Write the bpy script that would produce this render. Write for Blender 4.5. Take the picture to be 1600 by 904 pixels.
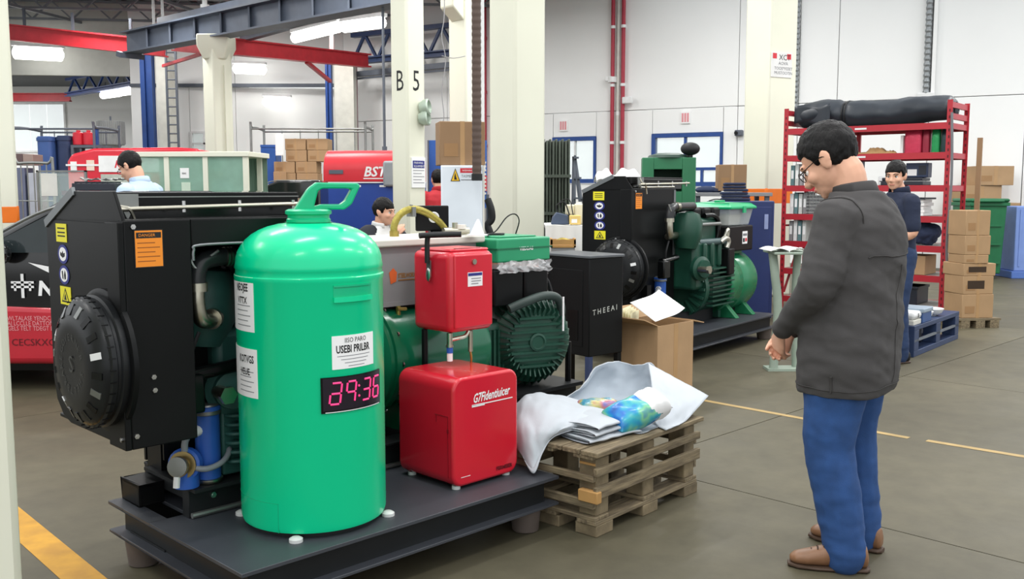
import bpy, bmesh, math, random
import numpy as np
from mathutils import Vector, Matrix, noise
from mathutils.bvhtree import BVHTree
random.seed(7)
for o in list(bpy.data.objects): bpy.data.objects.remove(o)
scene = bpy.context.scene
COL = scene.collection
PI = math.pi
# ---------------------------------------------------------------- camera
CAM_H, FOC, HORIZON = 1.44, 1500.0, 296.0          # metres, focal length in photo pixels, eye-level row
PITCH = math.atan((452-HORIZON)/FOC)
cam = bpy.data.cameras.new('camera'); cam.sensor_width = 36; cam.lens = 36*FOC/1600; cam.clip_end = 200
camo = bpy.data.objects.new('camera', cam); COL.objects.link(camo)
camo.location = (0, 0, CAM_H); camo.rotation_euler = (PI/2-PITCH, 0, 0)
scene.camera = camo
# ---------------------------------------------------------------- light
w = bpy.data.worlds.new('overcast'); scene.world = w; w.use_nodes = True
bg = w.node_tree.nodes['Background']; bg.inputs[0].default_value = (.95, .98, 1, 1); bg.inputs[1].default_value = .88
scene.view_settings.view_transform = 'Standard'; scene.view_settings.look = 'None'
scene.view_settings.exposure = 0.52; scene.view_settings.gamma = 1; scene.view_settings.use_curve_mapping = False
# near-hall linear lamps; back rows and far bay pair are added to brighten walls
HALL_AND_FILL = [(x, y, 36) for x, y in ((-3.6, 1.2), (-1.0, 3.6), (1.6, 6.0), (-1.2, -1.0), (1.4, 1.4), (4.0, 3.8), (-5.5, 4.5), (-3.0, 7.0), (-.4, 9.4), (4.2, 8.2), (6.6, 6.0))]+[(x, y, 80) for x, y in ((1.1, 12.3), (6.4, 11.0), (-3.0, 13.0), (-6.5, 10.5), (-6.5, 17.0), (-1.5, 17.5), (3.0, 16.2), (-10.5, 15.5), (9.0, 12.5), (-8.5, 20.5), (-4.5, 20.8))]
for hx, hy, hp in HALL_AND_FILL+[(-15.5, 27.0, 170), (-18.5, 30.0, 170)]:
    l = bpy.data.lights.new('hall_and_fill_light', 'AREA'); l.shape = 'RECTANGLE'; l.size = 1.5; l.size_y = .16
    l.energy = hp; l.color = (1, .985, .96)
    lo = bpy.data.objects.new('hall_and_fill_light', l); COL.objects.link(lo)
    lo.location = (hx, hy, 5.28 if hy < 25 else 4.6); lo.rotation_euler = (0, 0, math.radians(45))

# ---------------------------------------------------------------- helpers
def at(px, py, Y):
    "world point seen at photo pixel (px,py), Y metres in front of the camera"
    c, s = math.cos(PITCH), math.sin(PITCH)
    r = Vector((px-800, FOC*c+(452-py)*s, -FOC*s+(452-py)*c))
    return Vector((0, 0, CAM_H)) + r*(Y/r.y)
def on(px, py, z=0.0):
    "world point seen at photo pixel on the level plane z"
    c, s = math.cos(PITCH), math.sin(PITCH)
    r = Vector((px-800, FOC*c+(452-py)*s, -FOC*s+(452-py)*c))
    return Vector((0, 0, CAM_H)) + r*((z-CAM_H)/r.z)
def lin(c):
    return tuple((x/12.92 if x <= .04045 else ((x+.055)/1.055)**2.4) for x in c)
MATS = {}
def M(name, rgb=None, rough=.5, metal=0, var=.08, scale=6, bump=0, bscale=40, coat=0, emit=0, trans=0, alpha=1, ior=1.45, stretch=None, rgb2=None, spec=.5):
    "procedural material: rgb in 0..255 display values"
    if name in MATS: return MATS[name]
    m = bpy.data.materials.new(name); m.use_nodes = True; MATS[name] = m
    nt = m.node_tree; b = nt.nodes['Principled BSDF']
    c = lin([x/255 for x in rgb]); c2 = lin([x/255 for x in rgb2]) if rgb2 else None
    b.inputs['Roughness'].default_value = rough; b.inputs['Metallic'].default_value = metal
    b.inputs['Coat Weight'].default_value = coat; b.inputs['Coat Roughness'].default_value = .08
    b.inputs['Specular IOR Level'].default_value = spec
    b.inputs['Transmission Weight'].default_value = trans; b.inputs['Alpha'].default_value = alpha; b.inputs['IOR'].default_value = ior
    if emit:
        b.inputs['Emission Color'].default_value = (*c, 1); b.inputs['Emission Strength'].default_value = emit
    tc = nt.nodes.new('ShaderNodeTexCoord'); co = tc.outputs['Object']
    if stretch:
        mp = nt.nodes.new('ShaderNodeMapping'); mp.inputs['Scale'].default_value = stretch
        nt.links.new(co, mp.inputs[0]); co = mp.outputs[0]
    n = nt.nodes.new('ShaderNodeTexNoise'); n.inputs['Scale'].default_value = scale; n.inputs['Detail'].default_value = 5
    nt.links.new(co, n.inputs['Vector'])
    r = nt.nodes.new('ShaderNodeValToRGB'); nt.links.new(n.outputs['Fac'], r.inputs[0])
    r.color_ramp.elements[0].position = .3; r.color_ramp.elements[1].position = .7
    lo = c if not c2 else c2
    r.color_ramp.elements[0].color = (*[x*(1-var) for x in lo], 1)
    r.color_ramp.elements[1].color = (*[min(1, x*(1+var)) for x in c], 1)
    nt.links.new(r.outputs[0], b.inputs['Base Color'])
    if False: pass
    if bump:
        n2 = nt.nodes.new('ShaderNodeTexNoise'); n2.inputs['Scale'].default_value = bscale; n2.inputs['Detail'].default_value = 4
        nt.links.new(co, n2.inputs['Vector'])
        bp = nt.nodes.new('ShaderNodeBump'); bp.inputs['Strength'].default_value = bump; bp.inputs['Distance'].default_value = .01
        nt.links.new(n2.outputs['Fac'], bp.inputs['Height']); nt.links.new(bp.outputs[0], b.inputs['Normal'])
    return m
def basis(d):
    d = Vector(d).normalized(); h = Vector((0, 0, 1)) if abs(d.z) < .95 else Vector((1, 0, 0))
    a = d.cross(h).normalized(); return a, a.cross(d).normalized()
class MB:
    "collects shapes, then links them as ONE mesh object"
    def __init__(s): s.v = []; s.f = []; s.X = Matrix()
    def add(s, vs, fs):
        k = len(s.v); s.v += [tuple(s.X @ Vector(p)) for p in vs]; s.f += [tuple(i+k for i in f) for f in fs]; return s
    def box(s, x0, x1, y0, y1, z0, z1):
        vs = [(x, y, z) for z in (z0, z1) for x, y in ((x0, y0), (x1, y0), (x1, y1), (x0, y1))]
        return s.add(vs, [(3, 2, 1, 0), (4, 5, 6, 7), (0, 1, 5, 4), (1, 2, 6, 5), (2, 3, 7, 6), (3, 0, 4, 7)])
    def cbox(s, c, size, rot=None):
        R = Matrix.Rotation(rot[0], 4, rot[1]) if rot else Matrix()
        a, b, d = [x/2 for x in size]; old = s.X; s.X = old @ Matrix.Translation(c) @ R
        s.box(-a, a, -b, b, -d, d); s.X = old; return s
    def bar(s, p, q, wd, ht, up=(0, 0, 1)):
        p, q = Vector(p), Vector(q); d = (q-p).normalized(); u = Vector(up)
        if abs(d.dot(u)) > .97: u = Vector((1, 0, 0))
        a = d.cross(u).normalized()*wd/2; b = a.cross(d).normalized()*ht/2
        vs = [e+i*a+j*b for e in (p, q) for i, j in ((-1, -1), (1, -1), (1, 1), (-1, 1))]
        return s.add(vs, [(3, 2, 1, 0), (4, 5, 6, 7), (0, 1, 5, 4), (1, 2, 6, 5), (2, 3, 7, 6), (3, 0, 4, 7)])
    def cyl(s, p, q, r, r2=None, n=20, caps=True):
        return s.loft([(p, r), (q, r if r2 is None else r2)], n, caps)
    def loft(s, rings, n=16, caps=True):
        "rings of (centre, radius): round tube through the centres"
        P = [Vector(r[0]) for r in rings]; vs = []; fs = []
        a0 = None
        for i, p in enumerate(P):
            d = (P[min(i+1, len(P)-1)]-P[max(i-1, 0)])
            d = d.normalized() if d.length > 1e-9 else Vector((0, 0, 1))
            if a0 is None: a0 = basis(d)[0]
            a = a0-d*a0.dot(d); a = a.normalized() if a.length > 1e-6 else basis(d)[0]; a0 = a
            b = d.cross(a); R = rings[i][1]
            for k in range(n):
                t = 2*PI*k/n; vs.append(p+a*math.cos(t)*R+b*math.sin(t)*R)
        for i in range(len(P)-1):
            for k in range(n):
                j = (k+1) % n; fs.append((i*n+k, i*n+j, (i+1)*n+j, (i+1)*n+k))
        if caps: fs += [tuple(range(n-1, -1, -1)), tuple(range((len(P)-1)*n, len(P)*n))]
        return s.add(vs, fs)
    def tube(s, pts, r, n=8, sub=6):
        pts = [Vector(p) for p in pts]
        if len(pts) > 2 and sub > 1:
            out = []
            for i in range(len(pts)-1):
                p0, p1, p2, p3 = pts[max(i-1, 0)], pts[i], pts[i+1], pts[min(i+2, len(pts)-1)]
                for k in range(sub):
                    t = k/sub
                    out.append(.5*((2*p1)+(p2-p0)*t+(2*p0-5*p1+4*p2-p3)*t*t+(3*p1-p0-3*p2+p3)*t**3))
            out.append(pts[-1]); pts = out
        return s.loft([(p, r) for p in pts], n)
    def lathe(s, prof, c=(0, 0, 0), ax=(0, 0, 1), n=32, a0=0, a1=2*PI):
        "prof of (radius, height along ax)"
        ax = Vector(ax).normalized(); a, b = basis(ax); c = Vector(c); vs = []; fs = []
        full = abs(a1-a0-2*PI) < 1e-6; m = n if full else n+1
        for r, h in prof:
            for k in range(m):
                t = a0+(a1-a0)*k/n; vs.append(c+ax*h+(a*math.cos(t)+b*math.sin(t))*r)
        for i in range(len(prof)-1):
            for k in range(n):
                j = (k+1) % m; fs.append((i*m+k, i*m+j, (i+1)*m+j, (i+1)*m+k))
        if full:
            if prof[0][0] > 1e-5: fs.append(tuple(range(m-1, -1, -1)))
            if prof[-1][0] > 1e-5: fs.append(tuple(range((len(prof)-1)*m, len(prof)*m)))
        return s.add(vs, fs)
    def prism(s, poly, d, o=(0, 0, 0), ex=(1, 0, 0), ey=(0, 1, 0), ez=(0, 0, 1)):
        "polygon (x,y) extruded by d along ez"
        o, ex, ey, ez = map(Vector, (o, ex, ey, ez)); n = len(poly)
        vs = [o+ex*x+ey*y for x, y in poly]+[o+ex*x+ey*y+ez*d for x, y in poly]
        return s.add(vs, [tuple(range(n-1, -1, -1)), tuple(range(n, 2*n))]+[(i, (i+1) % n, (i+1) % n+n, i+n) for i in range(n)])
    def ball(s, c, r, n=16, m=10):
        rx, ry, rz = (r, r, r) if not hasattr(r, '__len__') else r
        vs = []; fs = []
        for i in range(m+1):
            for k in range(n):
                p = PI*i/m; t = 2*PI*k/n
                vs.append((c[0]+rx*math.sin(p)*math.cos(t), c[1]+ry*math.sin(p)*math.sin(t), c[2]+rz*math.cos(p)))
        for i in range(m):
            for k in range(n):
                j = (k+1) % n; fs.append((i*n+k, (i+1)*n+k, (i+1)*n+j, i*n+j))
        return s.add(vs, fs)
    def grid(s, fn, nu, nv):
        vs = [fn(i/nu, j/nv) for j in range(nv+1) for i in range(nu+1)]
        return s.add(vs, [(j*(nu+1)+i, j*(nu+1)+i+1, (j+1)*(nu+1)+i+1, (j+1)*(nu+1)+i) for j in range(nv) for i in range(nu)])
    def build(s, name, mat, parent=None, bevel=0, seg=2, smooth=40, solid=0, sub=0, clean=True):
        me = bpy.data.meshes.new(name); me.from_pydata(s.v, [], s.f)
        bm = bmesh.new(); bm.from_mesh(me)
        if clean: bmesh.ops.remove_doubles(bm, verts=bm.verts, dist=1e-5)
        bmesh.ops.recalc_face_normals(bm, faces=bm.faces); bm.to_mesh(me); bm.free()
        me.materials.append(mat)
        if smooth:
            me.shade_smooth(); me.set_sharp_from_angle(angle=math.radians(smooth))
        o = bpy.data.objects.new(name, me); COL.objects.link(o)
        if parent: o.parent = parent
        if solid:
            md = o.modifiers.new('solid', 'SOLIDIFY'); md.thickness = solid; md.offset = 0
        if bevel:
            md = o.modifiers.new('bevel', 'BEVEL'); md.width = bevel; md.segments = seg; md.limit_method = 'ANGLE'; md.angle_limit = math.radians(35); md.harden_normals = False
        if sub:
            md = o.modifiers.new('sub', 'SUBSURF'); md.levels = sub; md.render_levels = sub
        return o
def tag(o, label=None, cat=None, group=None, kind=None):
    if label: o['label'] = label
    if cat: o['category'] = cat
    if group: o['group'] = group
    if kind: o['kind'] = kind
    return o
def thing(name, label, cat, loc=(0, 0, 0), rz=0, group=None):
    o = bpy.data.objects.new(name, None); COL.objects.link(o); o.empty_display_size = .1
    o.location = loc; o.rotation_euler = (0, 0, math.radians(rz)); return tag(o, label, cat, group)
def copy_tree(o, parent=None, label=None):
    c = o.copy(); COL.objects.link(c); c.parent = parent
    if label: c['label'] = label
    for ch in o.children: copy_tree(ch, c)
    return c
TMP = bpy.data.scenes.new('scratch')                     # scratch scene for baking text and remeshed shapes; removed at the end
def bake(o):
    TMP.collection.objects.link(o)
    with bpy.context.temp_override(scene=TMP, view_layer=TMP.view_layers[0]):
        dg = bpy.context.evaluated_depsgraph_get(); dg.update(); me = bpy.data.meshes.new_from_object(o.evaluated_get(dg))
    bpy.data.objects.remove(o); return me
def txt(body, size, mat, parent, o, ex, ey, name='lettering', ax='LEFT', off=.0012, shear=0, sx=1, extr=.0006, bold=0):
    "flat lettering as a mesh part, written from o along ex with ey up (parent coordinates)"
    cu = bpy.data.curves.new('t', 'FONT'); cu.body = body; cu.size = size; cu.align_x = ax; cu.shear = shear; cu.extrude = 0; cu.offset = bold
    cu.resolution_u = 2; cu.space_line = .8
    me = bake(bpy.data.objects.new('t', cu)); bpy.data.curves.remove(cu)
    ex, ey = Vector(ex).normalized(), Vector(ey).normalized(); ez = ex.cross(ey); o = Vector(o)
    for v in me.vertices: v.co = o+ex*v.co.x*sx+ey*v.co.y+ez*off
    me.name = name; me.materials.clear(); me.materials.append(mat)
    ob = bpy.data.objects.new(name, me); COL.objects.link(ob); ob.parent = parent; return ob
def plate(parent, name, mat, o, ex, ey, wd, ht, th=.001, inset=0, bevel=0):
    "thin rectangular plate (sticker, sign) with its lower left corner at o"
    ex, ey = Vector(ex).normalized(), Vector(ey).normalized(); ez = ex.cross(ey)
    return MB().prism([(inset, inset), (wd-inset, inset), (wd-inset, ht-inset), (inset, ht-inset)], th, o, ex, ey, ez).build(name, mat, parent, bevel=bevel, smooth=0)
def fbm(p, s=1.0, o=3):
    v = 0; a = 1
    for i in range(o): v += a*noise.noise(Vector(p)*s); s *= 2; a *= .5
    return v
# ================================================================ materials
WHITEW = M('wall_paint', (240, 241, 240), .75, var=.02, scale=.7)
CREAM = M('column_paint', (226, 226, 208), .6, var=.035, scale=1.2, bump=.03, bscale=15)
GREYST = M('grey_steel', (92, 98, 108), .5, .2)
REDST = M('red_steel', (196, 48, 58), .45, var=.1)
BLUEST = M('blue_steel', (36, 72, 140), .45, var=.1)
BLACK = M('black_powder_coat', (13, 14, 15), .42, var=.12, bump=.02, bscale=220, spec=.22)
BLACKG = M('black_gloss', (11, 12, 13), .2, var=.05, spec=.35)
RUBBER = M('black_rubber', (24, 25, 27), .6, var=.1)
STEEL = M('bright_steel', (190, 190, 188), .28, 1, var=.1)
DULLST = M('dull_zinc', (140, 142, 140), .45, .85, var=.15)
ORANGE = M('orange_paint', (236, 120, 30), .5, var=.05)
YELLOW = M('yellow_sticker', (232, 222, 40), .5, var=.02)
WHITEP = M('white_paper', (240, 240, 240), .6, var=.02)
INK = M('black_ink', (24, 24, 26), .6, var=.02)
GREYINK = M('grey_print', (120, 122, 126), .6, var=.02)
WINK = M('white_print', (240, 240, 240), .5, var=.02)
NAVYINK = M('navy_print', (44, 50, 128), .5, var=.02)
REDINK = M('red_print', (206, 40, 56), .5, var=.02)
CARD = M('cardboard', (172, 140, 104), .8, var=.08, scale=4, bump=.05, bscale=60)
CARDD = M('cardboard_brown', (148, 118, 88), .8, var=.07, scale=3)
TAPE = M('packing_tape', (176, 140, 98), .3, var=.05)
GLASS = M('pane_glass', (215, 232, 226), .05, alpha=.25)
LAMP = M('led_tube', (255, 253, 248), .4, emit=4.0)
LAMPH = M('lamp_housing', (225, 226, 226), .5)

# ================================================================ floor
def concrete():
    m = bpy.data.materials.new('concrete_floor'); m.use_nodes = True; nt = m.node_tree; b = nt.nodes['Principled BSDF']
    tc = nt.nodes.new('ShaderNodeTexCoord')
    def nz(scale, det, rg=.55):
        n = nt.nodes.new('ShaderNodeTexNoise'); n.inputs['Scale'].default_value = scale; n.inputs['Detail'].default_value = det
        n.inputs['Roughness'].default_value = rg; nt.links.new(tc.outputs['Object'], n.inputs['Vector']); return n
    big, fine, scuff = nz(.55, 6, .65), nz(7, 8, .7), nz(2.3, 4)
    r = nt.nodes.new('ShaderNodeValToRGB'); nt.links.new(big.outputs['Fac'], r.inputs[0])
    e = r.color_ramp.elements; e[0].position = .32; e[1].position = .68
    e[0].color = (*lin((.315, .298, .235)), 1); e[1].color = (*lin((.398, .375, .298)), 1)
    r2 = nt.nodes.new('ShaderNodeValToRGB'); nt.links.new(fine.outputs['Fac'], r2.inputs[0])
    e = r2.color_ramp.elements; e[0].position = .3; e[1].position = .62; e[0].color = (.80, .80, .80, 1); e[1].color = (1, 1, 1, 1)
    mx = nt.nodes.new('ShaderNodeMixRGB'); mx.blend_type = 'MULTIPLY'; mx.inputs[0].default_value = 1
    nt.links.new(r.outputs[0], mx.inputs[1]); nt.links.new(r2.outputs[0], mx.inputs[2]); nt.links.new(mx.outputs[0], b.inputs['Base Color'])
    rr = nt.nodes.new('ShaderNodeMapRange'); rr.inputs['To Min'].default_value = .42; rr.inputs['To Max'].default_value = .68; b.inputs['Specular IOR Level'].default_value = .35
    nt.links.new(scuff.outputs['Fac'], rr.inputs['Value']); nt.links.new(rr.outputs[0], b.inputs['Roughness'])
    bp = nt.nodes.new('ShaderNodeBump'); bp.inputs['Strength'].default_value = .06; bp.inputs['Distance'].default_value = .01
    nt.links.new(fine.outputs['Fac'], bp.inputs['Height']); nt.links.new(bp.outputs[0], b.inputs['Normal'])
    return m
CONC = concrete(); JOINT = M('joint_dirt', (70, 66, 58), .9)
floor = MB().box(-26, 22, -4, 42, -.2, -.012).build('floor', JOINT); tag(floor, kind='structure')
# cast slabs with open joints, set square to the hall (45 degrees to the camera)
EA, EB = Vector((.7071, .7071, 0)), Vector((-.7071, .7071, 0)); SL = 3.4
sq = bpy.data.meshes.new('slab'); sq.from_pydata([(x, y, z) for z in (-.1, 0) for x, y in ((0, 0), (SL-.007, 0), (SL-.007, SL-.007), (0, SL-.007))], [], [(4, 5, 6, 7), (0, 1, 5, 4), (1, 2, 6, 5), (2, 3, 7, 6), (3, 0, 4, 7)])
sq.materials.append(CONC)
for i in range(-4, 13):
    for j in range(-6, 12):
        c = EA*(i*SL+.55)+EB*(j*SL-.35); m_ = c+(EA+EB)*SL/2
        if -1 < m_.y < 28 and abs(m_.x) < 4+m_.y*.62:
            o = bpy.data.objects.new('slab', sq); COL.objects.link(o); o.location = c; o.rotation_euler = (0, 0, PI/4); o.parent = floor
# slabs further off, one sheet
far = MB().box(-26, 22, 24, 42, -.011, -.004).build('far_slab', CONC, floor)
YPAINT = M('worn_yellow_paint', (198, 146, 40), .6, var=.12, scale=9, rgb2=(190, 138, 44))
YPAINT2 = M('faded_yellow_paint', (168, 142, 92), .6, var=.12, scale=9)
def strip(p, q, wd, mat, name='floor_marking'):
    p, q = Vector(p), Vector(q); d = (q-p).normalized(); a = Vector((-d.y, d.x, 0))*wd/2; up = Vector((0, 0, .0015))
    return MB().add([p-a+up, q-a+up, q+a+up, p+a+up], [(0, 1, 2, 3)]).build(name, mat, floor)
strip(on(1098, 625), on(1420, 684), .05, YPAINT2); strip(on(1448, 688), on(1448, 688)+(on(1660, 723)-on(1448, 688))*6, .05, YPAINT2)
d_ = (on(150, 915)-on(25, 815)).normalized()
strip(on(25, 812)-d_*.3, on(150, 925)+d_*.6, .13, YPAINT)

# ================================================================ walls
# back wall on the right: from its corner near the middle to beyond the right edge of the frame
WB0, WB1 = Vector((-4.15, 24.1, 0)), Vector((10.6, 16.2, 0)); WD = (WB1-WB0).normalized(); WN = Vector((WD.y, -WD.x, 0)); WL = (WB1-WB0).length
def wb(px):                                   # distance along the back wall of the point straight behind photo column px
    k = (px-800)/FOC/math.cos(PITCH)*1.0
    k = (px-800)/(FOC*math.cos(PITCH)+156*math.sin(PITCH))
    return (k*WB0.y-WB0.x)/(WD.x-k*WD.y)
def wz(py, a):                                # height on the back wall at distance a for photo row py
    p = WB0+WD*a; return at(800+FOC*p.x/p.y, py, p.y).z
WTOP = 7.4
wall = bpy.data.objects.new('wall_back', None); COL.objects.link(wall); wall.location = WB0
wall.rotation_euler = (0, 0, math.atan2(WD.y, WD.x)); tag(wall, kind='structure')
# local: x along the wall, y = into the wall (away from camera is +y)
seams = [0, wb(700), wb(965), wb(1150), wb(1243), wb(1303), wb(1446), wb(1596), WL+.5]
wins = [(wb(864), wb(931), wz(286, wb(900)), wz(214, wb(900))), (wb(1018), wb(1128), wz(291, wb(1070)), wz(208, wb(1070)))]
zs = wz(166, wb(1140))
def panel(x0, x1, z0, z1):
    g = .012
    MB().box(x0+g/2, x1-g/2, -.01, .12, z0+g/2, z1-g/2).build('wall_panel', WHITEW, wall, bevel=.006, seg=1, smooth=0)
for a, b in zip(seams[:-1], seams[1:]):
    panel(a, b, zs, WTOP)
    hit = [q for q in wins if q[0] < b and q[1] > a]
    x = a
    for (w0, w1, z0, z1) in hit:
        c0, c1 = max(w0, a), min(w1, b)
        if c0 > x+.02: panel(x, c0, -.012, zs)
        if z0 > 0: panel(c0, c1, -.012, z0)
        panel(c0, c1, z1, zs); x = c1
    if x < b-.02: panel(x, b, -.012, zs)
MB().box(-.1, wins[0][0]-.2, .12, .16, 0, WTOP).box(wins[0][1]+.2, wins[1][0]-.2, .12, .16, 0, WTOP).box(wins[1][1]+.2, WL+.5, .12, .16, 0, WTOP).build('backing', M('panel_joint', (180, 182, 182), .8), wall)
DAY = M('window_daylight_film', (248, 250, 252), .3, alpha=.55)
for i, (x0, x1, z0, z1) in enumerate(wins):
    wn = bpy.data.objects.new('window_%d' % (i+1), None); COL.objects.link(wn); tag(wn, kind='structure')
    wn.location = WB0+WD*x0+Vector((0, 0, z0)); wn.rotation_euler = wall.rotation_euler; W_, H_ = x1-x0, z1-z0
    fr = MB().box(0, W_, -.05, .1, H_-.08, H_).box(0, .08, -.05, .1, 0, H_-.08).box(W_-.05, W_, -.05, .1, 0, H_-.08).box(.08, W_-.05, -.05, .1, 0, .09)
    fr.build('window_frame', BLUEST, wn)
    if i: MB().box(W_*.46, W_*.46+.05, -.02, .06, .09, H_-.08).box(.08, W_-.05, -.02, .06, H_*.3, H_*.3+.06).box(W_*.7, W_*.7+.05, -.02, .06, .09, H_*.3).build('mullion', BLUEST, wn)
    else: MB().box(W_*.5, W_*.5+.03, -.02, .06, .09, H_-.08).build('mullion', LAMPH, wn)
    MB().box(.08, W_-.05, .02, .026, .09, H_-.08).build('pane', GLASS, wn)
# pipes, conduits and signs fixed to that wall
def on_wall(a, z, out=.08): return WB0+WD*a+WN*out+Vector((0, 0, z))
REDPIPE = M('red_pipe_paint', (168, 48, 66), .45, var=.08)
for k, (px, wd_, z0, lab) in enumerate(((958, .042, .3, 'thin red riser pipe with a valve on the white wall'), (974, .042, .3, 'thin red riser pipe nearer the window with a flow switch'), (760, .06, .3, 'red riser pipe just beside the thick cream column'))):
    a = wb(px); t = thing('riser_pipe', lab, 'pipe', on_wall(a, 0, .1), math.degrees(math.atan2(WD.y, WD.x)), 'red riser pipes')
    MB().cyl((0, 0, z0), (0, 0, WTOP), wd_, n=12).build('pipe', REDPIPE, t)
    for zz in (1.2, 2.4, 3.6, 4.8): MB().cyl((0, 0, zz), (0, 0, zz+.06), wd_+.014, n=12).box(-.02, .02, 0, .1, zz, zz+.05).build('clamp', LAMPH if k != 2 else REDPIPE, t)
    if k == 0: MB().cyl((0, -.02, wz(130, a)), (0, -.02, wz(130, a)+.12), .1, n=12).cbox((-.06, -.05, wz(130, a)+.08), (.14, .1, .1)).build('valve', LAMPH, t, bevel=.01)
    if k == 1: MB().cbox((.13, -.05, wz(158, a)), (.22, .12, .14)).cyl((0, 0, wz(158, a)), (.1, 0, wz(158, a)), .04).build('flow_switch', LAMPH, t, bevel=.02)
a = wb(966); t = thing('downpipe', 'pale grey drain pipe between the two red pipes', 'pipe', on_wall(a, 0, .08))
MB().cyl((0, 0, .2), (0, 0, WTOP), .034, n=12).build('pipe', M('pale_pipe', (205, 205, 198), .5), t)
MB().cyl((0, 0, 3), (0, 0, 3.08), .04, n=12).build('collar', LAMPH, t)
COND = M('ribbed_conduit', (140, 144, 146), .35, .6)
for px, lab, z0 in ((1441, 'ribbed grey conduit running up the wall above the red rack', wz(148, wb(1441))), (1240, 'slim dark grey conduit on the wall beside the far right cream column', wz(170, wb(1240)))):
    a = wb(px); t = thing('wall_conduit', lab, 'conduit', on_wall(a, 0, .09), math.degrees(math.atan2(WD.y, WD.x)))
    r0 = .05 if px > 1400 else .04; prof = []
    zz = z0
    while zz < WTOP: prof += [(r0, zz), (r0+.012, zz+.02), (r0+.012, zz+.05), (r0, zz+.07)]; zz += .1
    MB().lathe(prof, n=12).build('conduit', COND, t)
    MB().cbox((0, 0, z0-.03), (.3, .12, .12)).build('junction_box', LAMPH, t, bevel=.015)
    if px > 1400: MB().box(.08, .14, -.02, .06, z0, WTOP).build('cable_channel', WHITEW, t)
a = wb(1154); t = thing('wall_sensor', 'small grey sensor box on the wall right of the window', 'sensor', on_wall(a, wz(208, a), .07), math.degrees(math.atan2(WD.y, WD.x)))
MB().cbox((0, 0, 0), (.16, .12, .12)).build('housing', GREYST, t, bevel=.02); MB().cyl((-.04, -.06, 0), (-.04, -.09, 0), .035).build('lens', BLACKG, t)
for px, py in ((881, 197), (1070, 185)):
    a = wb(px); t = thing('wall_notice', 'small faded red and white notice above the %s' % ('dark shutter window' if px < 1000 else 'wide blue framed window'), 'sign', on_wall(a, wz(py+8, a), .035), math.degrees(math.atan2(WD.y, WD.x)))
    MB().box(-.1, .1, -.01, .02, 0, .24).build('board', WHITEP, t); rw = M('faded_red_print', (222, 150, 156), .6)
    for k in range(3): MB().box(-.08+.056*k, -.08+.056*k+.04, -.014, -.0101, .03, .21).build('print', rw, t)

# left wall: level with the corner, an opening with a further bay behind it on the far left
LW0, LW1 = Vector((-4.15, 24.3, 0)), Vector((-9.35, 23.9, 0))
lw = bpy.data.objects.new('wall_left', None); COL.objects.link(lw); tag(lw, kind='structure')
CEIL = 5.62
def vpanel(p, q, z0, z1, th=.12, parent=None, name='wall_panel', mat=None):
    p, q = Vector((p[0], p[1], 0)), Vector((q[0], q[1], 0)); d = (q-p).normalized(); n = Vector((-d.y, d.x, 0))*(th/2)
    if n.y < 0: n = -n
    n = n*2
    return MB().add([v+Vector((0, 0, z)) for z in (z0, z1) for v in (p, q, q+n, p+n)], [(3, 2, 1, 0), (4, 5, 6, 7), (0, 1, 5, 4), (1, 2, 6, 5), (2, 3, 7, 6), (3, 0, 4, 7)]).build(name, mat or WHITEW, parent or lw, smooth=0)
zl = at(440, 134, 24).z
xs = [LW0.x, at(366, 150, 24).x, at(330, 150, 24).x, at(290, 150, 24).x, LW1.x]
wx0, wx1, wz0, wz1 = at(297, 200, 24).x, at(331, 200, 24).x, at(310, 240, 24).z, at(310, 205, 24).z
def lwY(x): return LW0.y+(x-LW0.x)/(LW1.x-LW0.x)*(LW1.y-LW0.y)
def lp(x0, x1, z0, z1): return vpanel((x0-.006, lwY(x0)), (x1+.006, lwY(x1)), z0, z1)
lp(xs[0], xs[1], 0, zl-.03); lp(xs[1], wx1, 0, zl-.03); lp(wx1, wx0, 0, wz0); lp(wx1, wx0, wz1, zl-.03); lp(wx0, LW1.x, 0, zl-.03)
lp(LW0.x, xs[1], zl+.03, CEIL+.35); lp(xs[1], LW1.x, zl+.03, CEIL+.35)
MB().box(LW1.x, LW0.x, 23.86, 24.0, zl-.04, zl+.04).build('ledge', GREYST, lw)
w3 = bpy.data.objects.new('window_3', None); COL.objects.link(w3); tag(w3, kind='structure'); w3.location = (wx0, 24.0, wz0)
Wd, Hd = wx1-wx0, wz1-wz0
MB().box(0, Wd, -.04, .08, 0, .05).box(0, Wd, -.04, .08, Hd-.05, Hd).box(0, .05, -.04, .08, .05, Hd-.05).box(Wd-.05, Wd, -.04, .08, .05, Hd-.05).box(Wd*.6, Wd*.6+.05, -.03, .07, .05, Hd-.05).box(.05, Wd-.05, -.03, .07, Hd*.42, Hd*.42+.04).build('window_frame', LAMPH, w3)
MB().box(.05, Wd-.05, .02, .03, .05, Hd-.05).build('pane', GLASS, w3)
# header over the opening
hd0 = at(225, 118, 23.8).z
hdr = vpanel((-9.35, 23.9), (-14.5, 23.4), hd0, CEIL+.35, .15, None, 'wall_header', M('header_grey', (186, 187, 181), .7, var=.04)); hdr.parent = None; tag(hdr, kind='structure')
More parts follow.
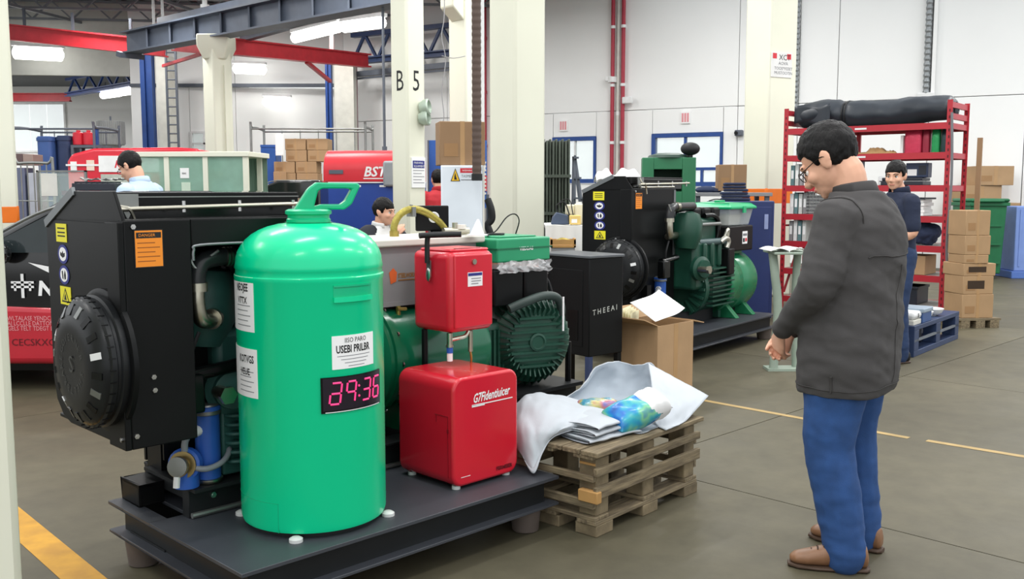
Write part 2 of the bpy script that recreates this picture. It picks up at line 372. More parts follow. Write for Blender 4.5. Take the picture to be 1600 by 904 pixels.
# the bay behind
bx0, bx1, bz0, bz1 = at(18, 200, 33).x, at(104, 200, 33).x, at(50, 238, 33).z, at(50, 160, 33).z
bb = MB().box(-24, bx0, 33, 33.2, 0, 6).box(bx1, -9.0, 33, 33.2, 0, 6).box(bx0, bx1, 33, 33.2, 0, bz0).box(bx0, bx1, 33, 33.2, bz1, 6).build('wall_far_bay', WHITEW); tag(bb, kind='structure')
w4 = bpy.data.objects.new('window_4', None); COL.objects.link(w4); tag(w4, kind='structure'); w4.location = (bx0, 33, bz0); Wd, Hd = bx1-bx0, bz1-bz0
MB().box(0, Wd, -.05, .05, 0, .06).box(0, Wd, -.05, .05, Hd-.06, Hd).box(0, .06, -.05, .05, .06, Hd-.06).box(Wd-.06, Wd, -.05, .05, .06, Hd-.06).build('window_frame', LAMPH, w4)
for k in range(3): MB().box(.06+(Wd-.12)*k/3+.01, .06+(Wd-.12)*(k+1)/3-.01, -.005, .005, .06, Hd-.06).build('pane', GLASS, w4)
bs = vpanel((-9.1, 24.15), (-9.1, 33.0), 0, 6, .1, None, 'wall_bay_side'); bs.parent = None; tag(bs, kind='structure')
CEILM = M('roof_deck', (96, 99, 104), .8, var=.06)
cb = MB().box(-24, -9.0, 24.1, 33.4, at(100, 122, 24.2).z+.72, at(100, 122, 24.2).z+.82).build('ceiling_bay', CEILM); tag(cb, kind='structure')
# ceiling: roof deck on open-web joists
ce = MB()
for k in range(46): ce.box(-16+k*.4, -16+k*.4+.24, 12.5, 24.6, CEIL+.32, CEIL+.36)
ce.box(-16, 2.4, 12.5, 24.6, CEIL+.36, CEIL+.42)
ceil = ce.build('ceiling', CEILM); tag(ceil, kind='structure')
JST = M('joist_steel', (122, 126, 132), .5, .3)
for k in range(8):
    p = Vector((-14.2+k*1.9, 24.2-.0*k, CEIL)); q = p+Vector((3.2, -11.0, 0)) if False else None
    y = 24.0-k*1.45
    jm = MB(); x0, x1 = -15.5, 1.8
    def P(x, z): return Vector((x, y+.12*(x+7), z))
    jm.bar(P(x0, CEIL+.3), P(x1, CEIL+.3), .07, .05); jm.bar(P(x0, CEIL-.12), P(x1, CEIL-.12), .07, .05)
    x = x0; s = 0
    while x < x1-.5:
        jm.bar(P(x, CEIL-.12 if s else CEIL+.3), P(x+.45, CEIL+.3 if s else CEIL-.12), .035, .035); x += .45; s ^= 1
    jm.build('roof_joist', JST, ceil)
for k in range(4):
    x = -13+k*3.6
    MB().bar((x, 12.6, CEIL-.16), (x+2.6, 24, CEIL-.16), .06, .06).build('bridging_bar', JST, ceil)

# ---------------------------------------------------------------- steelwork under the roof
def ibeam(name, label, p, q, h, wd, mat, group=None, flange=.03):
    p, q = Vector(p), Vector(q); t = thing(name, label, 'beam', p, 0, group); e = q-p
    MB().bar((0, 0, 0), e, .05, h).build('web', mat, t)
    for sgn in (1, -1): MB().bar(Vector((0, 0, sgn*(h/2-flange/2))), e+Vector((0, 0, sgn*(h/2-flange/2))), wd, flange).build('flange', mat, t)
    return t
GG = M('girder_grey', (86, 94, 108), .5, .1)
p, q = at(200, 68, 19.4), at(640, -20, 13.6); g = ibeam('crane_girder', 'heavy dark grey overhead girder resting on the flared cream column', p, q, .42, .34, GG)
e = (q-p)
for k in range(1, 9): MB().bar(e*(k/9.5)+Vector((0, 0, -.19)), e*(k/9.5)+Vector((0, 0, .19)), .26, .03).build('stiffener', GG, g)
MB().bar(Vector((.5, .5, .42)), e+Vector((.5, .5, .42)), .2, .3).build('top_rail', GG, g)
MB().bar(Vector((0, 0, -.215)), e*.02+Vector((0, 0, -.26)), .5, .1).build('end_plate', GG, g)
p, q = at(2, 49, 21.5), at(258, 76, 20.6); g = ibeam('crane_beam', 'long red overhead beam in front of the white header wall', p, q, .34, .24, REDST, 'red overhead beams')
for k in (.15, .45, .8): MB().bar((q-p)*k+Vector((0, 0, .17)), (q-p)*k+Vector((0, 0, .55)), .05, .05).build('hanger', GREYST, g)
p, q = at(362, 73, 18.2), at(574, 95, 22.2); g = ibeam('crane_beam', 'red overhead beam running from the flared column to the blue post', p, q, .3, .22, REDST, 'red overhead beams')
MB().bar((q-p)*.7+Vector((0, 0, .15)), (q-p)*.7+Vector((0, 0, .8)), .09, .09).build('hanger', LAMPH, g)
MB().bar((q-p)*.5+Vector((0, 0, -.15)), at(516, 127, 21.8)-p, .07, .07).build('brace', REDST, g)
p, q = at(275, 69, 19.8), at(322, 73, 18.4); g = ibeam('crane_beam', 'short red overhead beam left of the flared column with a sloping brace', p, q, .28, .2, REDST, 'red overhead beams')
MB().bar((q-p)*.85+Vector((0, 0, -.14)), at(255, 103, 21.5)-p, .06, .06).build('brace', REDST, g)
p, q = at(12, 152, 30), at(110, 152, 30); ibeam('crane_beam', 'red overhead beam inside the far bay', p, q, .25, .2, REDST, 'red overhead beams')
p, q = at(106, 148, 29.5), at(220, 129, 24.8); g = ibeam('blue_truss', 'blue lattice beam carrying two lamps in the far bay', p, q, .12, .2, BLUEST)
MB().bar((0, 0, .45), (q-p)+Vector((0, 0, .45)), .12, .08).build('top_chord', BLUEST, g)
for k in range(9): MB().bar((q-p)*(k/9)+Vector((0, 0, .45*(k % 2))), (q-p)*((k+1)/9)+Vector((0, 0, .45*((k+1) % 2))), .05, .05).build('lattice', BLUEST, g)
p, q = at(552, 96, 23.3), at(712, 82, 21.6); g = ibeam('blue_truss', 'dark blue lattice beam along the top of the back wall', p, q, .14, .2, M('dark_blue_steel', (40, 58, 96), .5))
MB().bar((0, 0, .6), (q-p)+Vector((0, 0, .6)), .16, .1).build('top_chord', MATS['dark_blue_steel'], g)
for k in range(8): MB().bar((q-p)*(k/8)+Vector((0, 0, .6*(k % 2))), (q-p)*((k+1)/8)+Vector((0, 0, .6*((k+1) % 2))), .06, .06).build('lattice', MATS['dark_blue_steel'], g)
p, q = at(548, 117, 23.2), at(706, 101, 21.5); t = thing('wall_rail', 'dark steel rail along the back wall below the blue truss', 'rail', p); MB().bar((0, 0, 0), q-p, .1, .12).build('rail', GREYST, t); MB().bar((0, .02, -.1), (q-p)+Vector((0, .02, -.1)), .04, .05).build('lip', GREYST, t)
# blue posts and the pale posts beside them
def bluepost(px, wpx, Y, ytop, lab, pale):
    p = at(px, 290, Y); zt = at(px, ytop, Y).z; wd = wpx*Y/FOC; t = thing('steel_post', lab, 'post', (p.x, p.y, 0), 0, 'blue posts')
    MB().box(-wd/2, -wd*.12, -.1, .1, 0, zt).box(wd*.12, wd/2, -.1, .1, 0, zt).box(-wd*.12, wd*.12, -.03, .03, 0, zt).build('shaft', BLUEST, t)
    MB().box(-wd*.7, wd*.7, -.15, .15, 0, .04).build('base_plate', BLUEST, t)
    MB().box(wd/2+.04, wd/2+.04+pale, .05, .5, 0, zt-.05).build('pale_post', M('pale_post', (214, 214, 204), .6), t)
    return t
bluepost(237, 18, 22.4, 82, 'blue steel post at the edge of the far bay opening', .28)
bluepost(517, 9, 22.5, 98, 'slim blue steel post in the back corner below the red beam', .45)
p = at(555, 200, 23.0)
for k, (px, lab) in enumerate(((546, 'left'), (556, 'right'))):
    t = thing('corner_pipe', 'slim pale pipe in the back corner beside the blue post' if k == 0 else 'slim mauve pipe in the back corner beside the pale pipe', 'pipe', (at(px, 200, 23.2).x, 23.2, 0)); MB().cyl((0, 0, 0), (0, 0, at(px, 105, 23.2).z), .06, n=10).build('pipe', M('pale_pipe', (205, 205, 198), .5) if k == 0 else M('mauve_pipe', (150, 118, 124), .5), t); MB().cyl((0, 0, 2), (0, 0, 2.1), .08, n=10).build('collar', LAMPH, t)
# wall ladder
p = at(272, 235, 22.0); lz = at(272, 72, 22.0).z; t = thing('wall_ladder', 'tall grey cage ladder fixed to the left wall', 'ladder', (p.x, p.y, 0))
for sx in (-.11, .11): MB().box(sx-.02, sx+.02, -.03, .03, 0, lz).build('stile', GREYST, t)
k = .3
while k < lz: MB().cyl((-.11, 0, k), (.11, 0, k), .018, n=6).build('rung', GREYST, t); k += .2
# strip lamps
def lamp(p, q, lab, r=.07, mount=None, group='strip lamps'):
    p, q = Vector(p), Vector(q); t = thing('strip_lamp', lab, 'lamp', p, 0, group); e = q-p; up = Vector((0, 0, 1))
    MB().bar(up*(r+.03), e+up*(r+.03), r*1.5, .06).build('housing', LAMPH, t)
    d = e.normalized()
    MB().loft([(d*(.0), r*.4), (d*.05, r), (e-d*.05, r), (e, r*.4)], 12).build('tube', LAMP, t)
    if mount is not None:
        for k in (.2, .8): MB().bar(e*k+up*(r+.05), e*k+Vector(mount), .025, .025).build('bracket', GREYST, t)
    return t
lamp(at(20, 82, 22.9), at(99, 86, 23.0), 'bright strip lamp on the white header wall below the long red beam', .15, (0, .55, .2))
lamp(at(364, 107, 23.4), at(416, 109, 23.4), 'bright strip lamp on the left wall just below the red beam', .12, (0, .6, .2))
lamp(at(411, 158, 23.5), at(455, 160, 23.5), 'bright strip lamp low on the left wall above the cage of boxes', .12, (0, .5, .2))
lamp(at(160, 149, 27.5), at(188, 145, 26.5), 'longer strip lamp under the blue truss in the far bay', .1, (0, 0, .35))
lamp(at(191, 144, 26.3), at(210, 141, 25.4), 'shorter strip lamp under the blue truss in the far bay', .1, (0, 0, .35))
a_, b_ = at(380, 72, 18.6), at(618, 8, 15.3); t = thing('lamp_rail', 'dark overhead rail carrying two strip lamps', 'rail', a_); MB().bar((0, 0, 0.16), b_-a_+Vector((0, 0, .16)), .14, .16).build('rail', GREYST, t)
for k in (.1, .5, .9): MB().bar((b_-a_)*k+Vector((0, 0, .2)), (b_-a_)*k+Vector((0, 0, CEIL-a_.z-(b_-a_).z*k)), .03, .03).build('hanger', GREYST, t)
lamp(at(458, 60, 17.45), at(531, 42, 16.5), 'strip lamp on the overhead rail, end near the flared column', .09)
lamp(at(536, 43, 16.4), at(600, 35, 15.6), 'strip lamp on the overhead rail, end near the lettered column', .09)
for (px, y0, y1, Y, lab, r) in ((241, -10, 52, 20, 'slim white drop rod above the long red beam', .03), (255, -10, 52, 19.8, 'second slim white drop rod hanging beside the grey girder', .03), (601, -20, 232, 14, 'long thin grey cable hanging beside the lettered column', .02), (320, -10, 10, 19, 'short pale drop rod above the flared column', .05)):
    p = at(px, y1, Y); t = thing('drop_rod', lab, 'rod', p); MB().cyl((0, 0, 0), (0, 0, CEIL+.3-p.z), r, n=8).build('rod', LAMPH if Y != 14 else GREYST, t); MB().cyl((0, 0, -.03), (0, 0, .03), r*1.8, n=8).build('end_fitting', LAMPH if Y != 14 else GREYST, t)

# ================================================================ columns
def column(px, Y, wpx, lab, rz=45, ztop=7.2, cap=None, band=None, side=None):
    p = at(px, 290, Y); s = side or wpx*Y/FOC/ (abs(math.cos(math.radians(rz)))+abs(math.sin(math.radians(rz))))
    t = thing('column', lab, 'column', (p.x, p.y, 0), rz, 'cream columns')
    h = s/2
    MB().box(-h, h, -h, h, 0, ztop).build('shaft', CREAM, t, bevel=.03)
    if band: MB().box(-h-.003, h+.003, -h-.003, h+.003, band[0], band[1]).build('painted_band', ORANGE, t, bevel=.03)
    if cap:
        MB().loft([((0, 0, ztop-.42), h*1.42), ((0, 0, ztop-.2), h*2.05), ((0, 0, ztop), h*2.05)], 4).build('capital', CREAM, t, bevel=.02)
    return t, h
column(-98, 2.75, 0, 'cream column standing closest, cut by the left frame edge', 45, 6.8, side=.38*.707)
column(-4, 9.3, 0, 'cream column with an orange band behind the black and red car', 40, 6.8, band=(1.1, 1.3), side=.3)
c5, h5 = column(345, 17.2, 46, 'cream column with a flared top under the grey girder', 45, at(340, 56, 17.2).z, cap=True)
MB().bar((h5*.2, -h5-.02, .3), (h5*.2, -h5-.02, 3.6), .05, .05).build('conduit', CREAM, c5)
c6, h6 = column(730, 13.2, 56, 'cream column with a corbel behind the tall cardboard box', 45, 7)
MB().prism([(0, 0), (-.2, .16), (-.2, .5), (0, .5)], .26, (-h6-.0, -.15, at(700, 10, 13.2).z-.22), (1, 0, 0), (0, 0, 1), (0, 1, 0)).build('corbel', CREAM, c6, bevel=.02)
c2, h2 = column(639, 11.2, 53, 'cream column marked B 5 with a pinned notice', 48, 6.8)
c3, h3 = column(808, 8.9, 88, 'thick bare cream column with an orange band near its foot', 40, 6.8, band=(.62, .79))
c4, h4 = column(1199, 13.2, 74, 'cream column with an orange band and a notice beside the red rack', 28, 7, band=(at(1200, 320, 13).z, at(1200, 292, 13).z))
# marks on column 2: local faces -x (left) and -y (right of camera)
def face_frame(h, side):
    return ((Vector((-h, 0, 0)), Vector((0, -1, 0))) if side == 'L' else (Vector((0, -h, 0)), Vector((1, 0, 0))))
UP = Vector((0, 0, 1))
o_, ex = face_frame(h2, 'L')
zz = at(625, 143, 11.2).z
txt('B', .33, INK, c2, o_+ex*-.05+UP*zz, ex, UP, 'lettering', sx=.75)
o_, ex = face_frame(h2, 'R')
txt('5', .33, INK, c2, o_+ex*-.06+UP*zz, ex, UP, 'lettering', sx=.75)
for py in (169, 186): 
    zc = at(655, py, 11.2).z
    MB().lathe([(.06, 0), (.085, .05), (.092, .1), (.075, .112), (.06, .06), (.001, .06)], o_+ex*(.06 if py == 169 else .05)+UP*zc, (.55, -1, .15), n=20).build('pipe_stub', M('pale_green_stub', (176, 190, 176), .4, .3), c2)
# pinned notice
t = thing('notice', 'white printed notice with navy heading on the lettered column', 'notice', Vector(c2.location)+Matrix.Rotation(math.radians(48), 3, 'Z') @ (o_+ex*-.09+UP*at(650, 293, 11.1).z), 48)
hN = at(650, 246, 11.1).z-at(650, 293, 11.1).z
MB().box(0, .21, -.012, -.002, 0, hN).build('sheet', WHITEP, t)
MB().box(.015, .195, -.0135, -.012, hN-.12, hN-.035).build('heading', NAVYINK, t)
txt('FINISHING', .03, WINK, t, (.03, -.0136, hN-.07), (1, 0, 0), UP, sx=1); txt('EQUIPMENT', .03, WINK, t, (.03, -.0136, hN-.108), (1, 0, 0), UP)
for k in range(5): MB().box(.02, .19 if k % 2 == 0 else .15, -.0135, -.012, hN-.15-k*.035, hN-.143-k*.035).build('text_line', GREYINK, t)
# notice and mark on column 4
o_, ex = face_frame(h4, 'L'); R4 = Matrix.Rotation(math.radians(28), 3, 'Z')
zb = at(1185, 124, 13.2).z; zt = at(1185, 86, 13.2).z
o4, ex4 = face_frame(h4, 'R')
t = thing('notice', 'white notice with red corner marks on the far right cream column', 'notice', Vector(c4.location)+R4 @ (o4+ex4*(-h4+.02)+UP*zb), 28)
Wn = h4*1.5; MB().box(0, Wn, -.012, -.002, 0, zt-zb).build('sheet', M('grey_white_sheet', (222, 222, 220), .6), t)
txt('XCT', .1, INK, t, (Wn*.36, -.0125, (zt-zb)*.7), (1, 0, 0), UP); txt('AOVA', .06, GREYINK, t, (Wn*.34, -.0125, (zt-zb)*.5), (1, 0, 0), UP)
txt('TOOS*YEEET', .055, GREYINK, t, (Wn*.14, -.0125, (zt-zb)*.3), (1, 0, 0), UP); txt('MUSTOOTIN', .055, GREYINK, t, (Wn*.14, -.0125, (zt-zb)*.12), (1, 0, 0), UP)
for xx in (.02, Wn-.09): MB().box(xx, xx+.07, -.0135, -.012, (zt-zb)*.74, (zt-zb)*.74+.07).build('red_mark', REDINK, t)
# ================================================================ generator sets
DGREEN = M('engine_green', (26, 70, 55), .42, var=.12, bump=.04, bscale=30)
TEALG = M('engine_teal', (46, 88, 82), .48, var=.14, bump=.06, bscale=40)
ALTG = M('alternator_green', (16, 96, 66), .2, var=.06)
ALTG2 = M('alternator_bright_green', (34, 120, 80), .25, var=.06)
DECK = M('skid_grey_paint', (60, 63, 69), .45, var=.1, scale=5, bump=.03, bscale=90)
SKIDB = M('skid_black_paint', (28, 30, 32), .5, var=.12, spec=.3)
FILTB = M('filter_blue', (46, 92, 178), .35, var=.06)
RUSTF = M('worn_foot', (92, 82, 76), .7, var=.2)
GREYHOSE = M('grey_hose', (132, 136, 142), .45, var=.08)
CHROMEP = M('brushed_pipe', (190, 186, 170), .3, 1, var=.15)
BSTICK = M('blue_sticker', (40, 48, 128), .5, var=.03)
ORSTICK = M('orange_sticker', (238, 140, 38), .5, var=.03)
def rrect(x0, x1, z0, z1, r, n=4):
    out = []
    for cx, cz, a in ((x1-r, z1-r, 0), (x0+r, z1-r, 90), (x0+r, z0+r, 180), (x1-r, z0+r, 270)):
        for k in range(n+1):
            t = math.radians(a+90*k/n); out.append((cx+r*math.cos(t), cz+r*math.sin(t)))
    return out
def bolt(p, ax, r, parent, mat=None):
    MB().cyl(p, Vector(p)+Vector(ax)*r*.7, r, n=6).cyl(Vector(p)+Vector(ax)*r*.7, Vector(p)+Vector(ax)*r*.9, r*.5, n=8).build('bolt', mat or STEEL, parent)

def radiator(root, two=False):
    X0 = -.2
    # front plate with chamfered and rounded corners, in the local yz plane
    yn = -.2 if two else -.43                # near side of the housing
    y0, y1, z0, z1 = yn+.01, .25, .46 if two else .585, 1.435
    poly = [(y0, z0), (.1, z0-.0), (.17, z0+.02), (.225, z0+.07), (y1, z0+.15), (y1, z1-.12), (y1-.28, z1), (y0+.06, z1), (y0, z1-.09)]
    pl = MB().prism(poly, .012, (X0, 0, 0), (0, 1, 0), (0, 0, 1), (1, 0, 0)).build('front_plate', BLACK, root, bevel=.003)
    MB().box(X0+.012, X0+.06, y1-.012, y1, z0+.15, z1-.12).build('plate_rim', BLACK, pl)
    MB().bar((X0, y1, z1-.12), (X0, y1-.28, z1), .03, .012, (1, 0, 0)).build('edge_trim', M('worn_edge', (120, 124, 126), .4, .6), pl)
    # near-side housing (the shroud), open recess on its engine side
    sh = MB()
    if two:
        sh.box(X0, .45, -.2, -.165, .45, 1.34).box(X0, .45, -.165, .22, 1.325, 1.34).box(X0+.012, .45, -.165, .24, .45, .465).box(.438, .45, -.165, .24, .465, 1.325)
        MB().cyl((-.1, -.19, 1.35), (.44, -.19, 1.355), .006, n=8).build('edge_tube', CHROMEP, root)
        MB().box(.42, .45, -.204, -.2, .8, 1.33).build('panel_edge', M('worn_edge', (120, 124, 126), .4, .6), root)
    else: sh.box(X0-.0, .03, -.43, -.395, .585, 1.34)            # side wall in front of the recess
    if not two:
        sh.box(.03, .56, -.43, -.395, 1.25, 1.34)               # side wall above the recess
        sh.box(X0, .56, -.395, .22, 1.325, 1.34)                # top
        sh.box(X0+.012, .03, -.395, .24, .585, .6)             # bottom
        sh.box(.018, .03, -.395, .24, .6, 1.325)               # inner wall
        sh.box(.545, .56, -.395, .22, 1.1, 1.325)
    s = sh.build('shroud', BLACK, root, bevel=.004)
    if not two: MB().tube([(.034, -.433, 1.2), (.036, -.433, 1.235), (.06, -.433, 1.252), (.3, -.433, 1.254), (.56, -.433, 1.256)], .005, 6).build('recess_edge', M('worn_edge', (120, 124, 126), .4, .6), s)
    MB().box(X0-.022, X0, yn, yn+.13, .585, .93).build('fan_mount_panel', BLACK, root, bevel=.003)
    MB().box(X0-.02, X0, yn, yn+.1, .93, 1.335).build('corner_flange', BLACK, root, bevel=.003)
    # fan drum: shallow dome with vents round its shoulder
    c = Vector((X0, -.1 if two else -.265, .735 if two else .868)); R = .203; ax = (-1, 0, 0)
    MB().lathe([(R+.04, 0), (R+.04, .016), (R+.03, .02), (R+.02, .02)], c, ax, 48).build('fan_ring', BLACK, root)
    fan = MB().lathe([(R+.018, .0), (R+.02, .04), (R+.012, .046), (R+.012, .055), (R+.018, .06), (R+.018, .075), (R+.008, .08), (R+.006, .086), (R-.002, .094), (R-.014, .106), (R-.04, .117), (R-.08, .122), (R-.1, .122), (.001, .118)], c, ax, 48).build('fan_cover', M('fan_cover_black', (22, 24, 26), .34, var=.08, spec=.35), root)
    for k in range(18):
        t = 2*PI*k/18+.1; d = Vector((0, math.cos(t), math.sin(t)))
        p = c+d*(R-.006)+Vector((-.1, 0, 0)); q = c+d*(R-.042)+Vector((-.118, 0, 0))
        MB().bar(p, q, .022, .006, d).build('vent_slot', LAMPH if k % 7 == 1 else DULLST if k % 5 == 0 else BLACKG, fan)
    for k in range(36):
        t = 2*PI*k/36; d = Vector((0, math.cos(t), math.sin(t))); MB().bar(c+d*(R+.019)+Vector((-.064, 0, 0)), c+d*(R+.0185)+Vector((-.086, 0, 0)), .004, .003, d).build('drum_rib', BLACK, fan)
    EMB = M('embossed_black', (62, 64, 64), .35)
    for k, ch in enumerate('GOVERNER SHELTBRAKE'):
        if ch == ' ': continue
        t = PI*.5+1.1+2*PI*k/19*-1; d = Vector((0, -math.cos(t), math.sin(t))); rad = d; tang = Vector((0, -math.sin(t)*-1, math.cos(t)*1))
        ex = rad.cross(Vector((-1, 0, 0))); ex = -ex if ex.dot(Vector((0, -1, 0)))*rad.z < 0 else ex
        txt(ch, .033, EMB, fan, c+Vector((-.1215, 0, 0))+d*.078-ex*.011, ex, rad, 'embossed_letter')
    txt('S', .08, EMB, fan, c+Vector((-.1215, .022, -.028)), (0, -1, 0), (0, 0, 1), 'embossed_letter')
    # stickers on the plate
    ex, ey = (0, -1, 0), (0, 0, 1); sx = X0-.001
    def sq(yc, zc, wd, ht, mat, name='sticker'): return plate(root, name, mat, (sx, yc+wd/2, zc-ht/2), ex, ey, wd, ht, .0012)
    yc = .1
    def ell(y, z, ry, rz, x, th, mat, name, par, n=28): return MB().prism([(ry*math.cos(2*PI*k/n), rz*math.sin(2*PI*k/n)) for k in range(n)], th, (x, y, z), ex, ey, (-1, 0, 0)).build(name, mat, par)
    a = sq(yc, 1.285, .1, .066, YELLOW)
    for dz in (.014, -.001, -.014): plate(a, 'print', INK, (sx-.0013, yc+.035, 1.285+dz), ex, ey, .07, .005, .0004)
    zc = 1.208
    for k in range(3 if two else 2):
        yy = yc-.006-.003*k
        b = ell(yy, zc, .048, .035, sx, .0012, BSTICK, 'sticker', root); ell(yy, zc, .034, .025, sx-.0012, .0008, WHITEP, 'disc', b)
        if k == 0: MB().prism([(-.022, -.004), (0, -.013), (.02, -.007), (.022, .006), (.006, .003), (.004, .013), (-.008, .003), (-.02, .008)], .0006, (sx-.002, yy, zc), ex, ey, (-1, 0, 0)).build('pictogram', INK, b)
        else: MB().prism([(-.018, .013), (-.008, .015), (-.004, -.016), (-.014, -.013)], .0006, (sx-.002, yy, zc), ex, ey, (-1, 0, 0)).prism([(.002, .0), (.012, .018), (.02, .0), (.018, -.014), (.006, -.016)], .0006, (sx-.002, yy, zc), ex, ey, (-1, 0, 0)).build('pictogram', INK, b)
        zc -= .075
    zc -= .0; yy = yc-.014
    b = sq(yy, zc, .1, .066, YELLOW)
    MB().prism([(-.036, -.024), (.036, -.024), (0, .028)], .0006, (sx-.0012, yy, zc), ex, ey, (-1, 0, 0)).build('warning_triangle', INK, b)
    MB().prism([(-.025, -.018), (.025, -.018), (0, .018)], .0006, (sx-.0018, yy, zc), ex, ey, (-1, 0, 0)).build('triangle_face', YELLOW, b)
    MB().prism([(-.01, -.015), (.012, -.015), (.007, -.004), (.003, .008), (-.005, .0)], .0006, (sx-.0024, yy, zc), ex, ey, (-1, 0, 0)).build('pictogram', INK, b)
    # orange label on the shroud side
    ex2, ey2 = (1, 0, 0), (0, 0, 1); o = Vector((-.168, yn-.001, 1.185))
    b = plate(root, 'sticker', INK, o, ex2, ey2, .098, .125, .0012); plate(b, 'label_face', ORSTICK, o+Vector((.003, -.0013, .003)), ex2, ey2, .092, .119, .0004)
    plate(b, 'label_bar', INK, o+Vector((.007, -.0018, .097)), ex2, ey2, .084, .019, .0004)
    txt('DANGER', .014, ORSTICK, b, o+Vector((.014, -.0023, .102)), ex2, ey2)
    for k in range(5): plate(b, 'print', M('dark_orange_print', (150, 84, 24), .5), o+Vector((.01, -.0018, .02+.015*k)), ex2, ey2, .076 if k % 2 else .06, .003, .0004)
    for p in ((-.17, 1.32), (-.12, .82), (-.118, .775), (-.185, .63)): bolt((p[0], yn, p[1]), (0, -1, 0), .009, root)
    for p in ((yn+.13, .96), (yn+.07, .95), (yn+.055, .95), (yn+.025, .62)): bolt((X0-.022, p[0], p[1]), (-1, 0, 0), .008, root)
    # top beam, hanger and silver rail
    MB().box(X0+.012, .62, -.17, .0, 1.375, 1.43).build('top_beam', BLACK, root, bevel=.004)
    MB().box(X0+.1, .62, -.172, -.168, 1.412, 1.416).build('beam_line', DULLST, root)
    MB().box(X0+.05, .62, -.16, .1, 1.34, 1.375).build('beam_riser', BLACKG, root)
    MB().cyl((X0+.03, -.24, 1.372), (.6, -.24, 1.385), .0085, n=10).build('rail', CHROMEP, root)
    MB().prism([(0, 0), (.085, 0), (.085, -.05), (.06, -.06), (.045, -.09), (.03, -.06), (0, -.06)], .006, (X0+.07, -.2, 1.425), (1, 0, 0), (0, 0, 1), (0, 1, 0)).build('hanger_plate', DULLST, root)
    MB().tube([(X0+.06, -.22, 1.42), (X0+.07, -.235, 1.385), (X0+.1, -.245, 1.375), (X0+.12, -.24, 1.34), (X0+.13, -.24, 1.30)], .006, 6).build('hook', CHROMEP, root)
    for xx in (.1, .32, .55): MB().cyl((xx, -.24, 1.36), (xx, -.24, 1.40), .007, n=6).build('rail_clip', STEEL, root)

def engine(root, xe0, xe1, mat, fins=True, yc=-.05):
    MB().cbox(((xe0+xe1)/2, yc, .72), (xe1-xe0, .34, .4)).build('engine_block', mat, root, bevel=.03)
    MB().cbox(((xe0+xe1)/2+.03, yc, 1.0), (xe1-xe0-.1, .26, .2)).build('cylinder_head', mat, root, bevel=.03)
    for k in range(3): MB().cbox((xe0+.16+k*.17, yc, 1.14), (.13, .22, .09)).build('rocker_cover', BLACK, root, bevel=.02)
    # thermostat and gear casing, a swelling shape on the front corner
    MB().loft([((xe0-.02, yc-.1, .86), .08), ((xe0-.01, yc-.1, .95), .115), ((xe0+.0, yc-.1, 1.07), .12), ((xe0+.01, yc-.1, 1.14), .09), ((xe0+.01, yc-.1, 1.16), .03)], 18).build('gear_casing', mat, root)
    MB().cyl((xe0+.1, yc-.14, .905), (xe0+.5, yc-.2, .905), .028, n=12).build('manifold', M('manifold_grey', (72, 92, 92), .45), root)
    for k in range(4): MB().cbox((xe0+.14+k*.13, yc-.17, .8), (.05, .06, .2)).build('runner', mat, root, bevel=.015)
    MB().lathe([(.02, 0), (.1, .0), (.1, .035), (.075, .05), (.07, .07), (.02, .072)], (xe0+.05, yc-.18, .7), (-.3, -1, 0), 24).build('pump_housing', mat, root)
    MB().cyl((xe0-.02, yc-.22, .7), (xe0-.03, yc-.3, .7), .026, n=12).cyl((xe0-.03, yc-.3, .7), (xe0-.03, yc-.32, .7), .034, n=6).build('drain_valve', CHROMEP, root)
    if fins:
        for k in range(7): MB().prism(rrect(xe0+.01, xe0+.42, yc-.25, yc+.2, .05), .012, (0, 0, .42+.035*k)).build('cooling_fin', mat, root, bevel=.004)
        MB().box(xe0, xe0+.38, yc-.2, yc+.18, .37, .66).build('sump', mat, root, bevel=.01)
    # coolant pipe: black hose, clamp, steel elbow
    MB().tube([(.56, -.3, 1.2), (.3, -.32, 1.2), (.17, -.34, 1.2), (.105, -.35, 1.185), (.085, -.35, 1.14), (.085, -.35, 1.09)], .032, 14, 6).build('coolant_hose', M('hose_black', (38, 40, 42), .3), root)
    for k in range(3): MB().cyl((.2+.014*k, -.336, 1.2), (.208+.014*k, -.336, 1.2), .036, n=16).build('hose_clamp', CHROMEP, root)
    MB().cyl((.085, -.35, 1.085), (.085, -.35, 1.115), .037, n=16).build('hose_clamp', CHROMEP, root)
    MB().tube([(.085, -.35, 1.1), (.085, -.35, 1.04), (.1, -.345, .985), (.15, -.31, .97), (xe0, -.24, .975)], .027, 14, 6).build('coolant_elbow', CHROMEP, root)
    MB().cyl((xe0-.045, -.285, .972), (xe0-.03, -.27, .973), .038, n=16).build('pipe_flange', CHROMEP, root)
    MB().tube([(.09, -.345, .94), (.06, -.34, .86), (.07, -.33, .8)], .007, 6).build('wire_lead', RUBBER, root)
    MB().tube([(.06, -.3, .78), (.2, -.3, .79), (.3, -.3, .8)], .025, 10).build('lower_hose', BLACKG, root)
    MB().tube([(.05, -.36, 1.22), (.07, -.37, 1.17), (.1, -.37, 1.19), (.16, -.37, 1.225)], .006, 6).build('wire_lead', DULLST, root)
    MB().cbox((.05, -.33, .72), (.1, .06, .14)).build('starter_box', BLACKG, root, bevel=.01)

